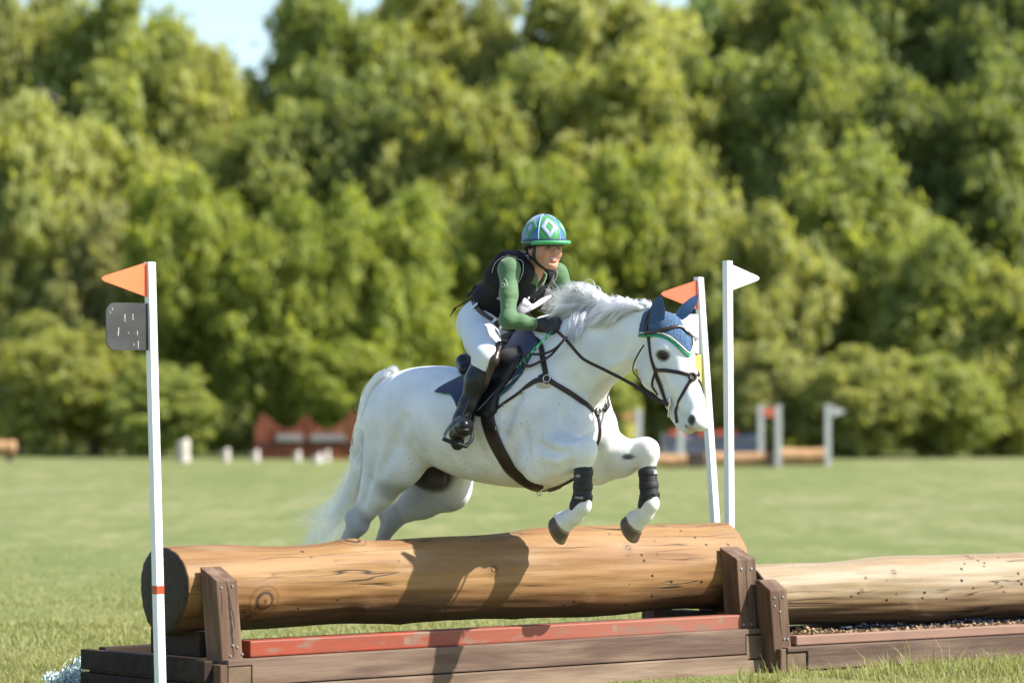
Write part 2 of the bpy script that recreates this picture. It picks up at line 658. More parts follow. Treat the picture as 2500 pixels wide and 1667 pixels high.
def build_grass():
    rg = np.random.default_rng(3)
    gm = leaf_material("grass_blade", (.235, .265, .088), (.34, .33, .145), trans=.42, tcol=(1.2, 1.15, .7), scale=.8)
    Vs, Fs, Ts, off = [], [], [], 0
    # y-bands with falling density; x range follows what the lens can see plus a margin
    for y0, y1, dens, h0, w0 in ((-3.2, .2, 700, .035, .006), (.2, 1.2, 7500, .030, .005), (1.2, 3, 4600, .032, .006),
                                 (3, 5, 2100, .028, .0085), (5, 8, 1300, .024, .008), (8, 12, 420, .020, .010), (12, 18, 120, .016, .012)):
        zf = y1 + 18
        hw = 1250 / FPX * zf * 1.18 + .4
        n = int(dens * (y1 - y0) * 2 * hw)
        p = np.stack([rg.uniform(-hw, hw, n), rg.uniform(y0, y1, n), np.full(n, -.004)], 1)
        # patchy growth: sums of sines as cheap noise
        f = (np.sin(p[:, 0] * 2.1 + 1.3 * np.sin(p[:, 1] * 1.7)) + np.sin(p[:, 0] * 5.3 - p[:, 1] * 4.1) * .6 + np.sin(p[:, 1] * 3.3 + p[:, 0]) * .7)
        keep = rg.uniform(-2.8, 1.8, n) < f + .9
        p, f = p[keep], f[keep]
        n = len(p)
        h = h0 * np.exp(rg.normal(0, .33, n)) * (1 + .16 * f)
        tall = rg.random(n) < .02
        h[tall] *= 1.7
        # trampled short right in front of the jump
        c_, s_ = math.cos(math.radians(40)), math.sin(math.radians(40))
        xl, yl = (p[:, 0] + .2) * c_ + (p[:, 1] + .24) * s_, -(p[:, 0] + .2) * s_ + (p[:, 1] + .24) * c_
        h[(yl > -1.6) & (yl < 1.1) & (xl > -2) & (xl < 2.0)] *= .28
        V, F = blades_np(p, h, w0 * np.exp(rg.normal(0, .25, n)), rg.uniform(.1, .95, n), rg)
        Vs.append(V)
        Fs.append(F + off)
        off += len(V)
        Ts.append(np.repeat(np.clip(.5 - .13 * f + rg.normal(0, .20, n), 0, 1), 6))
    me = mesh_np("grass", np.vstack(Vs), np.vstack(Fs))
    attr(me, "tint", np.concatenate(Ts))
    tag(link("grass", me, gm), kind='stuff')
    # tall unmown tufts against the foot of the second jump and along the first one
    P_, H_ = [], []
    for u0, u1, v, n, hh in ((1905, 2500, 1652, 520, .055), (2120, 2500, 1644, 260, .10), (1800, 1905, 1664, 150, .06), (1500, 1850, 1720, 60, .04)):
        for _ in range(n):
            g = G(rg.uniform(u0, u1), v + rg.normal(0, 6))
            P_.append(g)
            H_.append(hh * math.exp(rg.normal(0, .35)))
    P_, H_ = np.array(P_), np.array(H_)
    P_[:, 2] = -.004
    V, F = blades_np(P_, H_, np.full(len(P_), .0065), rg.uniform(.1, .8, len(P_)), rg)
    me = mesh_np("tall_grass", V, F)
    attr(me, "tint", np.repeat(np.clip(rg.normal(.12, .2, len(P_)), 0, 1), 6))
    tag(link("tall_grass", me, gm), kind='stuff')


# ------------------------------------------------------------------ trees
def crown_mesh(seed, lobes, flat_bottom=.0, leaf=.036, dens=1.0, lump=.40):
    """foliage of one tree in a unit ball: lobes > sprays > leaves, ragged at every scale"""
    rg = np.random.default_rng(seed)
    C, N, S, T = [], [], [], []
    L = []
    tries = 0
    while len(L) < lobes and tries < 6000:
        tries += 1
        d = rg.normal(0, 1, 3)
        d /= np.linalg.norm(d)
        r = rg.uniform(.15, .84) ** .7
        p = d * r
        if p[2] < -.95 + flat_bottom:
            continue
        if all(np.linalg.norm(p - q[0]) > .24 for q in L):
            L.append((p, rg.uniform(.6, 1.35) * lump * (1.05 - .5 * r), rg.uniform(0, 1), rg.normal(0, 1, 3)))
    for p, R, lt, sk in L:
        sk = sk / np.linalg.norm(sk)
        nc = int(17 * dens * (R / .30) ** 1.5)
        for _ in range(max(nc, 5)):
            d = rg.normal(0, 1, 3)
            d[2] += .2
            d /= np.linalg.norm(d)
            q = p + d * R * rg.uniform(.45, 1.12) * (1 + .35 * (d @ sk)) * np.array([1, 1, .85])
            if rg.random() < .10:
                q = q + d * R * .35
            cr = rg.uniform(.05, .13)
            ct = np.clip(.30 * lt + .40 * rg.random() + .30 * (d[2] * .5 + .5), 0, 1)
            n = int(rg.uniform(55, 95) * (cr / .10) ** 1.4)
            a = rg.normal(0, 1, (n, 3)) * np.array([.75, .75, .5])
            C.append(q + a * cr)
            N.append(a * .6 + rg.normal(0, .65, (n, 3)) + np.array([0, 0, .3]) + d * .25)
            S.append(leaf * np.exp(rg.normal(0, .3, n)))
            T.append(np.clip(ct + rg.normal(0, .16, n), 0, 1))
    C, N, S, T = np.vstack(C), np.vstack(N), np.concatenate(S), np.concatenate(T)
    N /= np.linalg.norm(N, axis=1, keepdims=True) + 1e-9
    A = np.cross(N, rg.normal(0, 1, N.shape))
    A /= np.linalg.norm(A, axis=1, keepdims=True) + 1e-9
    B = np.cross(N, A)
    s = S[:, None]
    V = np.stack([C - A * s * 1.15, C - B * s * .62 + N * s * .16, C + A * s * 1.15 - N * s * .1, C + B * s * .62 + N * s * .16], 1).reshape(-1, 3)
    me = mesh_np("crown", V, np.arange(len(V)).reshape(-1, 4))
    attr(me, "tint", np.repeat(T, 4))
    return me


def trunk_mesh(seed):
    """tapered trunk with limbs; unit height 1, crown centre near z = .62"""
    rg = np.random.default_rng(seed)
    V, F, off = [], [], 0

    def add(path, r):
        nonlocal off
        me = tube_mesh("t", smooth_path(path, 9), r, 8, caps=False)
        n = len(me.vertices)
        co = np.empty(n * 3, np.float32)
        me.vertices.foreach_get("co", co)
        V.append(co.reshape(-1, 3))
        F.extend([[q + off for q in p.vertices] for p in me.polygons])
        off += n
        bpy.data.meshes.remove(me)
    w = rg.normal(0, .02, 2)
    top = np.array([w[0] * 2, w[1] * 2, .8])
    add([[0, 0, -.02], [w[0], w[1], .25], [-w[0], w[1], .5], top], np.linspace(.024, .006, 9))
    for i in range(9):
        z = rg.uniform(.22, .62)
        a = rg.uniform(0, 2 * np.pi)
        l = rg.uniform(.14, .26)
        d = np.array([math.cos(a), math.sin(a), rg.uniform(.5, 1.1)])
        add([[0, 0, z], d * l * .5 + [0, 0, z], d * l * np.array([1.1, 1.1, .9]) + [0, 0, z]], np.linspace(.010, .003, 9))
    return mesh_np("trunk", np.vstack(V), np.array(F))


def build_trees():
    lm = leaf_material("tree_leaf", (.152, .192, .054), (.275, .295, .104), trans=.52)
    bark = mat("bark", (.09, .075, .055), .9, (.17, .15, .12), scale=5, stretch=(1, 1, .2), bump=.8, bdist=.04)
    crowns = [crown_mesh(11, 40), crown_mesh(12, 46), crown_mesh(13, 36, lump=.44), crown_mesh(14, 52, leaf=.033), crown_mesh(15, 42, .1),
              crown_mesh(16, 34, lump=.46), crown_mesh(17, 54, leaf=.032, lump=.37), crown_mesh(18, 44, leaf=.034)]
    for c in crowns:
        c.materials.append(lm)
    trunks = [trunk_mesh(31), trunk_mesh(32), trunk_mesh(33)]
    for t_ in trunks:
        t_.materials.append(bark)
        t_.polygons.foreach_set("use_smooth", np.ones(len(t_.polygons), dtype=bool))
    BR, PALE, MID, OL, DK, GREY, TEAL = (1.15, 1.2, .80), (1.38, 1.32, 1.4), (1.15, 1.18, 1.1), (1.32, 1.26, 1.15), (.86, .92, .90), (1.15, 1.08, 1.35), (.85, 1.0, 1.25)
    rows = [
        # u, v top, v bottom, half width px, depth, colour, name, label
        # --- front row, bushes and low trees whose leaves reach the grass
        (40, 225, 1085, 175, 103, PALE, "tall pale leafed tree cut off by the left edge of the picture"),
        (235, 500, 1090, 130, 101, GREY, "greyish round tree just right of the tall pale tree at the left edge"),
        (470, 425, 1050, 165, 98, BR, "bright green bushy tree rising behind the orange pennant of the left flag pole"),
        (690, 520, 1085, 150, 97, BR, "bright green tree with drooping boughs above the red fence's left end"),
        (150, 760, 1100, 150, 96, OL, "low brownish olive bush beside the orange log at the left edge"),
        (400, 900, 1108, 120, 94, MID, "low dark bush at the foot of the trees behind the left flag pole"),
        (925, 462, 1095, 165, 98, BR, "rounded bright green tree left of the rider's back"),
        (850, 830, 1108, 130, 95, BR, "low yellow-green bush directly behind the horse's rump and the red fence"),
        (1110, 500, 1095, 150, 104, DK, "dark green tree directly behind the rider's back and hips"),
        (1290, 400, 1090, 170, 102, BR, "yellow-green tree right behind the rider's helmet"),
        (1470, 380, 1100, 175, 100, BR, "broad yellow-green tree above the horse's mane"),
        (1690, 420, 1095, 165, 101, PALE, "pale green tree behind the red pennant beside the horse's ears"),
        (1880, 500, 1095, 150, 99, PALE, "pale green tree behind the tip of the white pennant"),
        (2075, 400, 1100, 185, 103, MID, "dense mid green tree right of the white pennant"),
        (2290, 560, 1110, 175, 100, MID, "deep green tree near the right edge above the low leafy bushes"),
        (2460, 640, 1120, 150, 96, OL, "dark olive tree cut off by the right edge at grass level"),
        (1850, 830, 1105, 110, 93, GREY, "pale grey-green bush behind the distant white topped poles"),
        (2090, 850, 1112, 130, 92, PALE, "low leafy bush right of the distant log jump"),
        (2300, 870, 1118, 130, 93, MID, "low dark green bush on the grass edge near the right side"),
        (1440, 850, 1100, 110, 95, MID, "low green bush seen between the horse's neck and its chest"),
        # --- middle row
        (330, 300, 900, 190, 112, OL, "olive tree of the second row under the left treetops"),
        (620, 330, 900, 170, 113, MID, "mid green tree of the second row below the gap of sky"),
        (860, 150, 850, 190, 114, DK, "dark tree of the second row right below the gap of sky"),
        (1090, 180, 800, 175, 111, OL, "olive green tree of the second row above the rider's back"),
        (1310, 120, 800, 190, 115, MID, "mid green tree of the second row high above the rider's helmet"),
        (1560, 140, 800, 200, 113, OL, "olive tree of the second row above the horse's ears"),
        (1800, 150, 850, 200, 116, DK, "dark green tree of the second row above the white pennant"),
        (2010, 90, 850, 190, 112, MID, "tall mid green tree of the second row right of the white pennant"),
        (2240, 180, 900, 200, 111, DK, "dark tree of the second row in the upper right"),
        (2440, 200, 950, 190, 109, DK, "dark tree of the second row at the right edge"),
        # --- back row, the tops that meet the sky
        (40, -40, 700, 160, 128, PALE, "pale treetop in the upper left corner with sky showing through"),
        (300, -25, 700, 225, 126, MID, "mid green treetop left of the gap of sky"),
        (490, 95, 750, 130, 125, OL, "small olive treetop at the bottom of the gap of sky"),
        (800, -70, 750, 190, 127, MID, "full treetop forming the right side of the gap of sky"),
        (1010, -70, 750, 215, 130, OL, "olive treetop in the top middle left of the small patch of sky"),
        (1200, 30, 750, 130, 129, PALE, "pale treetop below the small patch of sky at the top middle"),
        (1520, -100, 700, 235, 128, PALE, "wide pale treetop right of the small patch of sky"),
        (1740, 10, 700, 150, 131, TEAL, "bluish green treetop with tiny holes of sky at the top right of centre"),
        (1960, -140, 700, 190, 130, OL, "olive treetop cut by the top edge above the white pennant"),
        (2220, -160, 750, 200, 126, DK, "dark treetop cut by the top edge in the upper right"),
        (2460, -130, 800, 190, 124, DK, "dark treetop in the upper right corner"),
    ]
    rg = np.random.default_rng(5)
    # shaded undergrowth that closes the foot of the wood: one mass nobody could count
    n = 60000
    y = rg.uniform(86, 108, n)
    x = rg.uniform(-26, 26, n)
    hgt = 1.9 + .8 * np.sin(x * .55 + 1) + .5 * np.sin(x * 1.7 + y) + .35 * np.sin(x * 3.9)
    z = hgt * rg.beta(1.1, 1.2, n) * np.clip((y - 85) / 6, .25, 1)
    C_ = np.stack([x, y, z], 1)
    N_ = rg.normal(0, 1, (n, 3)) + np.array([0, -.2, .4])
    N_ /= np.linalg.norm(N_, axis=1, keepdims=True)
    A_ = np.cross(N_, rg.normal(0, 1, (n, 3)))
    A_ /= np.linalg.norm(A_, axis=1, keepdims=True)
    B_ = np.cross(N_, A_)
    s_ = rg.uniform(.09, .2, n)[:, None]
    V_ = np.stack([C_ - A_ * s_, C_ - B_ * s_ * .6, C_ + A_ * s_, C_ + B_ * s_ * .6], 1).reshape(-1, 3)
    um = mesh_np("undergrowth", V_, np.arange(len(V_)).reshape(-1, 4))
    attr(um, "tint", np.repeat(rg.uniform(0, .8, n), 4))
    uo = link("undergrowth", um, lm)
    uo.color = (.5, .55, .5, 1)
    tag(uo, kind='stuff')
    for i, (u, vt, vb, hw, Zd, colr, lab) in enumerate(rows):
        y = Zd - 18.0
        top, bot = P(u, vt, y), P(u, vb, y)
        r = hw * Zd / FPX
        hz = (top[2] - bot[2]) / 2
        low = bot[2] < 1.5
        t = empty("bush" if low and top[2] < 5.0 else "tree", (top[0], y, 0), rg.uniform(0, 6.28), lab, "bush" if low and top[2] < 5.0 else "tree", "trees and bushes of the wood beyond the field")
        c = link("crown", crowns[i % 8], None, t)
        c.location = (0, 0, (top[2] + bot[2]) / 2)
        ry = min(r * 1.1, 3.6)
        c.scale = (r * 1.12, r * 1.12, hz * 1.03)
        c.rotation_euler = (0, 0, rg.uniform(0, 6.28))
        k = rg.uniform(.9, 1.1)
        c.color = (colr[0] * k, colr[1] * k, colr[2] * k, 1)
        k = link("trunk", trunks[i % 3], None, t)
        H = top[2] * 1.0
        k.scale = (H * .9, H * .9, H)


def build_distant_wood():
    """the wood goes on to both sides beyond what the picture shows: one thinned mass of leaves"""
    rg = np.random.default_rng(41)
    src = bpy.data.meshes["crown"]
    n = len(src.polygons)
    co = np.empty(n * 12, np.float32)
    src.vertices.foreach_get("co", co)
    co = co.reshape(n, 4, 3)
    Vs = []
    for side in (-1, 1):
        for k in range(9):
            pick = rg.choice(n, 6500, replace=False)
            q = co[pick].copy()
            c = q.mean(1, keepdims=True)
            q = c + (q - c) * 2.1
            x = side * (22.5 + 5.2 * (k // 2) + rg.uniform(-1, 1))
            y = (88 if k % 2 else 106) + rg.uniform(-3, 3)
            hh = rg.uniform(3.5, 5) if k % 2 else rg.uniform(6, 8)
            Vs.append((q * np.array([3.4, 3.4, hh]) + np.array([x, y, hh])).reshape(-1, 3))
    V = np.vstack(Vs)
    me = mesh_np("distant_wood", V, np.arange(len(V)).reshape(-1, 4))
    attr(me, "tint", np.repeat(rg.uniform(0, 1, len(V) // 4), 4))
    o = link("distant_wood", me, bpy.data.materials["tree_leaf"])
    o.color = (1.05, 1.08, 1, 1)
    tag(o, kind='stuff')


# ------------------------------------------------------------------ far jumps
def box_part(name, c, size, m, par, rz=0.0, bevel=.01):
    return link(name, box_mesh(name, c, size, Matrix.Rotation(rz, 4, 'Z'), bevel), m, par)


def far_pole(u, v0, v1, Z, flag, label, side, fm=None, lower=None):
    y = Z - 18.0
    b = P(u, v1, y)
    h = (v1 - v0) * Z / FPX
    t = empty("flag_pole", (b[0], y, 0), 0, label, "flag pole", "white flag poles of the far jumps")
    z0 = 0
    zt = P(u, v0, y)[2]
    box_part("pole", (0, 0, zt / 2), (.13, .10, zt), M_FARWHITE, t)
    if flag:
        pr = prism_mesh("flag", [(0, 0), (0, -.26), (.26 * side, -.17), (.30 * side, -.13), (.26 * side, -.09)], -.006, .006, 0)
        f = link("flag", pr, fm, t)
        f.location = (side * .095, -.052, zt - .03)
    if lower:
        box_part("number_plate", (side * .17, -.06, zt - .5), (.19, .012, .34), lower, t)
    return t


def build_far():
    Zj = 81.0
    orange = mat("far_log", (.36, .19, .085), .8, (.46, .27, .13), scale=1.5, stretch=(1, 6, 6), bump=.4, bdist=.03)
    dark = mat("far_timber", (.05, .032, .026), .8, (.075, .05, .04), scale=3, bump=.3)
    red = mat("red_brush", (.19, .045, .022), .9, (.27, .08, .042), scale=3, bump=.6, bdist=.05)
    blue = mat("blue_rail", (.20, .21, .36), .6, (.25, .26, .42), scale=3)
    white = mat("far_white", (.22, .20, .20), .7, (.30, .28, .27), scale=4)
    pink = mat("pale_stone", (.42, .37, .32), .85, (.55, .50, .45), scale=5, bump=.5)
    yel = M_FARYELLOW
    # flag poles
    for u, v0, v1, Z, fl, lab, side, lower in (
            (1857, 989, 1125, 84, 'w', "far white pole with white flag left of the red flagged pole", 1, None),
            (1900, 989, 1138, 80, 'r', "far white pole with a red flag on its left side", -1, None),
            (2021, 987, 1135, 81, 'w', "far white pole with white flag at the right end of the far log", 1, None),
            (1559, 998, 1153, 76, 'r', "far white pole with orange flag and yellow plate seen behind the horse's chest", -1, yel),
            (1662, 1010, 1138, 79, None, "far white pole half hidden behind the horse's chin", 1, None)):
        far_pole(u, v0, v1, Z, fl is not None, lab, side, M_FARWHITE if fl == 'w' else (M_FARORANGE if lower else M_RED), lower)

    def log(u0, u1, v0, v1, Z, label):
        y = Z - 18
        a, b = P(u0, v1, y), P(u1, v1, y)
        r = (v1 - v0) * Z / FPX / 2
        n = 40
        t = np.linspace(0, 1, n)
        path = np.stack([np.linspace(a[0], b[0], n), np.full(n, y), np.full(n, r)], 1)
        path[:, 2] += .01 * np.sin(t * 9)
        o = link("log", tube_mesh("log", path - np.array([a[0], y, 0]), r * (1 + .03 * np.sin(t * 13 + u0)), 16), orange, smooth=True)
        o.location = (a[0], y, 0)
        tag(o, label, "log", "orange brown logs of the far jump")
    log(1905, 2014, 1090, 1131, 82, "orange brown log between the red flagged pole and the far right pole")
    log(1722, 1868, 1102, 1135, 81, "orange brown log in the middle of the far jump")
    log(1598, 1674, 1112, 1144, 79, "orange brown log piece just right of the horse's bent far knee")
    for u0, u1, v0, v1, Z, lab in ((1868, 1892, 1092, 1130, 80.5, "dark timber block beside the red flagged far pole"),
                                   (1675, 1720, 1104, 1139, 79.5, "dark timber block left of the leaning pole at grass level"),
                                   (1518, 1548, 1120, 1152, 76.5, "dark timber block behind the horse's far foreleg")):
        y = Z - 18
        a, b, h = P(u0, v1, y), P(u1, v1, y), (v1 - v0) * Z / FPX
        t = empty("timber_block", ((a[0] + b[0]) / 2, y, 0), 0, lab, "timber block", "dark blocks that carry the far logs")
        w = b[0] - a[0]
        for k in range(3):
            box_part("beam", (0, 0, h * (k + .5) / 3), (w, .5, h / 3 - .012), dark, t)
    # blue, white and red rail jump behind
    y = 92 - 18
    a, b = P(1625, 1085, y), P(1850, 1085, y)
    t = empty("rail_jump", ((a[0] + b[0]) / 2, y, 0), 0, "far jump of pale blue and white rails with a red top behind the horse's muzzle", "jump")
    w = b[0] - a[0]
    z = lambda v: P(0, v, y)[2]
    for nm, v0, v1, m_ in (("rail", 1062, 1072, blue), ("rail", 1074, 1083, white), ("rail", 1086, 1096, blue), ("rail", 1098, 1107, white)):
        box_part(nm, (0, 0, (z(v0) + z(v1)) / 2), (w, .12, z(v0) - z(v1)), m_, t)
    for sx in (-1, 1):
        box_part("post", (sx * (w / 2 + .06), 0, z(1060) / 2), (.12, .2, z(1060)), white, t)
    box_part("red_top", (w * .06, -.02, z(1056)), (w * .42, .3, z(1048) - z(1061)), M_RED, t)
    box_part("red_top", (-w * .36, -.02, z(1056)), (w * .2, .3, z(1050) - z(1061)), M_RED, t)
    # rustic red fence with pointed wings at the left
    Z = 90.0
    y = Z - 18
    a, b = P(622, 1115, y), P(905, 1115, y)
    t = empty("red_fence", ((a[0] + b[0]) / 2, y, 0), 0, "rust red brush fence with pointed wings in front of the trees left of the horse", "fence")
    z = lambda v: P(0, v, y)[2]
    x = lambda u: P(u, 0, y)[0] - (a[0] + b[0]) / 2
    rg = np.random.default_rng(9)
    outline = [622, 640, 655, 672, 690, 715, 735, 748, 762, 785, 810, 838, 850, 864, 880, 905]
    tops = [1040, 1008, 1022, 1035, 1046, 1047, 1022, 1010, 1030, 1046, 1048, 1030, 1008, 1002, 1022, 1050]
    for q in range(len(outline) - 1):
        for h in range(2):
            u0 = outline[q] + (outline[q + 1] - outline[q]) * h / 2
            u1 = outline[q] + (outline[q + 1] - outline[q]) * (h + 1) / 2
            tv = lambda u: np.interp(u, outline, tops)
            pl = [(x(u0) + .008, -.0), (x(u1) - .008, -.0), (x(u1) - .008, z(tv(u1)) + rg.normal(0, .02)), (x(u0) + .008, z(tv(u0)) + rg.normal(0, .02))]
            link("board", prism_mesh("board", pl, -.04 + rg.normal(0, .015), .04, .006), red, t)
    for u0, u1 in ((676, 738), (758, 842)):
        box_part("rail", ((x(u0) + x(u1)) / 2, -.12, (z(1060) + z(1076)) / 2), (x(u1) - x(u0), .10, z(1060) - z(1076)), white, t)
    box_part("rail", ((x(630) + x(900)) / 2, -.075, z(1082)), (x(900) - x(630), .05, .07), dark, t)
    # pale stumps
    for u0, u1, v0, v1, Z, lab in (
            (430, 463, 1066, 1123, 84, "tallest pale stump, standing alone right of the left flag pole"),
            (540, 561, 1091, 1124, 85, "pale stump between the tallest stump and the red fence"),
            (612, 633, 1096, 1125, 85, "pale stump at the left end of the red fence"),
            (715, 734, 1099, 1124, 86, "pale stump in front of the middle of the red fence"),
            (761, 787, 1107, 1126, 84, "lowest and widest pale stump before the red fence"),
            (788, 805, 1096, 1122, 87, "yellowish pale stump right beside the lowest stump")):
        y = Z - 18
        a, b = P(u0, v1, y), P(u1, v1, y)
        h = (v1 - v0) * Z / FPX
        r = (b[0] - a[0]) / 2
        pth = np.array([[0, 0, -.02], [.01, 0, h * .3], [0, 0, h * .7], [.01, 0, h * .93], [0, 0, h]])
        o = link("stump", tube_mesh("stump", smooth_path(pth, 10), r * np.array([1.1, 1.02, 1, .97, 1, .98, .95, .93, .9, .7]), 12), pink, smooth=True)
        o.location = ((a[0] + b[0]) / 2, y, 0)
        tag(o, lab, "stump", "pale stumps near the red fence")
    # orange log at the far left edge
    y = 86 - 18
    a = P(-60, 1100, y)
    b = P(38, 1100, y)
    n = 24
    path = np.stack([np.linspace(0, b[0] - a[0], n), np.zeros(n), np.full(n, .36)], 1)
    o = link("log", tube_mesh("log", path, .17 + .01 * np.sin(np.arange(n)), 14), orange, smooth=True)
    o.location = (a[0], y, .0)
    t = o
    tag(o, "orange log on short legs at the left edge of the field", "log")
    for fx in (.25, .85):
        box_part("leg", ((b[0] - a[0]) * fx, 0, .12), (.14, .2, .24), dark, o)


M_WHITE = mat("white_paint", (.78, .79, .78), .55, (.70, .71, .70), scale=14, stretch=(1, 1, .12), bump=.15, bdist=.002, lo=.45, hi=.75)
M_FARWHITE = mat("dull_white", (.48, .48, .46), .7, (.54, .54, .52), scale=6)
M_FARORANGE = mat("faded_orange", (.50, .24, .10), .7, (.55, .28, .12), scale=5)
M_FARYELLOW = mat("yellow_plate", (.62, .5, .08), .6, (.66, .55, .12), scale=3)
M_RED = mat("red_flag", (.72, .13, .06), .5, (.66, .11, .05), scale=5)
build_ground()
build_grass()
build_trees()
build_distant_wood()
build_far()
# ------------------------------------------------------------------ the log jumps in front
def log_material(name, c1, c2, dirt, pale, warm=(.20, .095, .032)):
    """peeled pine: long grain streaks, fine checks, worm holes, knots (attribute kd = distance to nearest knot, ka = knot size)"""
    m = mat(name, c1, .62, c2, scale=2.2, stretch=(.55, 5, 5), detail=6, lo=.35, hi=.68, spec=.3)
    t = m.node_tree
    L = t.links
    b = t.nodes["Principled BSDF"]
    tc = nd(m, "ShaderNodeTexCoord")

    def noise(scale, stretch, detail=5, rough=.55, dist=0):
        mp = nd(m, "ShaderNodeMapping")
        mp.inputs["Scale"].default_value = stretch
        L.new(tc.outputs["Object"], mp.inputs[0])
        n = nd(m, "ShaderNodeTexNoise")
        n.inputs["Scale"].default_value = scale
        n.inputs["Detail"].default_value = detail
        n.inputs["Roughness"].default_value = rough
        n.inputs["Distortion"].default_value = dist
        L.new(mp.outputs[0], n.inputs[0])
        return n.outputs[0]
    c = t.nodes["basemix"].outputs[2]
    grain = noise(14, (.12, 3, 3), 8, .65, .4)
    c = mixcol(m, ramp(m, grain, .52, .72, 0, .45), c, dirt)
    c = mixcol(m, ramp(m, noise(3.3, (.5, 1.6, 1.6), 4), .56, .70, 0, .55), c, pale)
    # drying checks: thin dark lines where a stretched noise crosses its middle value
    chk = noise(3.1, (.16, 2.6, 2.6), 3, .5, .25)
    d = nd(m, "ShaderNodeMath", operation='SUBTRACT')
    L.new(chk, d.inputs[0])
    d.inputs[1].default_value = .5
    ab = nd(m, "ShaderNodeMath", operation='ABSOLUTE')
    L.new(d.outputs[0], ab.inputs[0])
    gate = noise(2.0, (.6, 1.4, 1.4), 2)
    line = nd(m, "ShaderNodeMath", operation='MULTIPLY')
    L.new(ramp(m, ab.outputs[0], 0.0, .0105, 1, 0), line.inputs[0])
    L.new(ramp(m, gate, .40, .52, 0, 1), line.inputs[1])
    # worm holes
    vo = nd(m, "ShaderNodeTexVoronoi")
    vo.inputs["Scale"].default_value = 15
    mp = nd(m, "ShaderNodeMapping")
    mp.inputs["Scale"].default_value = (.8, 1, 1)
    L.new(tc.outputs["Object"], mp.inputs[0])
    L.new(mp.outputs[0], vo.inputs["Vector"])
    hole = nd(m, "ShaderNodeMath", operation='MULTIPLY')
    L.new(ramp(m, vo.outputs["Distance"], .11, .15, 1, 0), hole.inputs[0])
    L.new(ramp(m, noise(2.7, (1, 1, 1), 2), .46, .58, 0, 1), hole.inputs[1])
    mxm = nd(m, "ShaderNodeMath", operation='MAXIMUM')
    L.new(line.outputs[0], mxm.inputs[0])
    L.new(hole.outputs[0], mxm.inputs[1])
    # knots
    kd = nd(m, "ShaderNodeAttribute", attribute_name="kd")
    wv = nd(m, "ShaderNodeMath", operation='SINE')
    ms = nd(m, "ShaderNodeMath", operation='MULTIPLY_ADD')
    L.new(kd.outputs["Fac"], ms.inputs[0])
    ms.inputs[1].default_value = 9.5
    L.new(noise(9, (1, 1, 1), 3), ms.inputs[2])
    L.new(ms.outputs[0], wv.inputs[0])
    inside = ramp(m, kd.outputs["Fac"], .9, 1.9, 1, 0)
    rk = nd(m, "ShaderNodeMath", operation='MULTIPLY')
    L.new(ramp(m, wv.outputs[0], .1, .9, 0, .8), rk.inputs[0])
    L.new(inside, rk.inputs[1])
    c = mixcol(m, rk.outputs[0], c, (dirt[0] * .6, dirt[1] * .6, dirt[2] * .6))
    ring = nd(m, "ShaderNodeMath", operation='MULTIPLY')
    L.new(ramp(m, kd.outputs["Fac"], .55, .72, 0, 1), ring.inputs[0])
    L.new(ramp(m, kd.outputs["Fac"], .78, 1.0, 1, 0), ring.inputs[1])
    c = mixcol(m, ring.outputs[0], c, (.03, .022, .018))
    # weathered stain and painted-in shade along the underside, with an irregular edge
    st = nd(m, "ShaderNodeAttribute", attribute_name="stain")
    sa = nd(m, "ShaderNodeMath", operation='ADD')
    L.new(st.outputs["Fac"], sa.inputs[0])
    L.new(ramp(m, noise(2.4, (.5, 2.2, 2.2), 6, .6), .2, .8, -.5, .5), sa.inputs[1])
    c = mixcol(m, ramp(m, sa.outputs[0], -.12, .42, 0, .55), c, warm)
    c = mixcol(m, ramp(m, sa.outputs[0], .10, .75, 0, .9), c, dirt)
    c = mixcol(m, mxm.outputs[0], c, (.022, .015, .010))
    # end faces: grain with rings, coloured near black to paint in their shade
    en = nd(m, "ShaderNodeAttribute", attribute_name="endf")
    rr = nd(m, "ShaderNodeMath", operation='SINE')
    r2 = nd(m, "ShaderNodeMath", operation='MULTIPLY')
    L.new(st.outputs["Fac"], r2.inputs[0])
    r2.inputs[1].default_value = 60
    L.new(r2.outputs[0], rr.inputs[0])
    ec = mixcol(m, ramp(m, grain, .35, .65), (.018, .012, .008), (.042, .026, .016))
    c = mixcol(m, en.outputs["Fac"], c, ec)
    L.new(c, b.inputs["Base Color"])
    bp = nd(m, "ShaderNodeBump")
    bp.inputs["Strength"].default_value = .5
    bp.inputs["Distance"].default_value = .006
    hs = nd(m, "ShaderNodeMath", operation='SUBTRACT')
    L.new(grain, hs.inputs[0])
    L.new(mxm.outputs[0], hs.inputs[1])
    L.new(hs.outputs[0], bp.inputs["Height"])
    L.new(bp.outputs[0], b.inputs["Normal"])
    return m


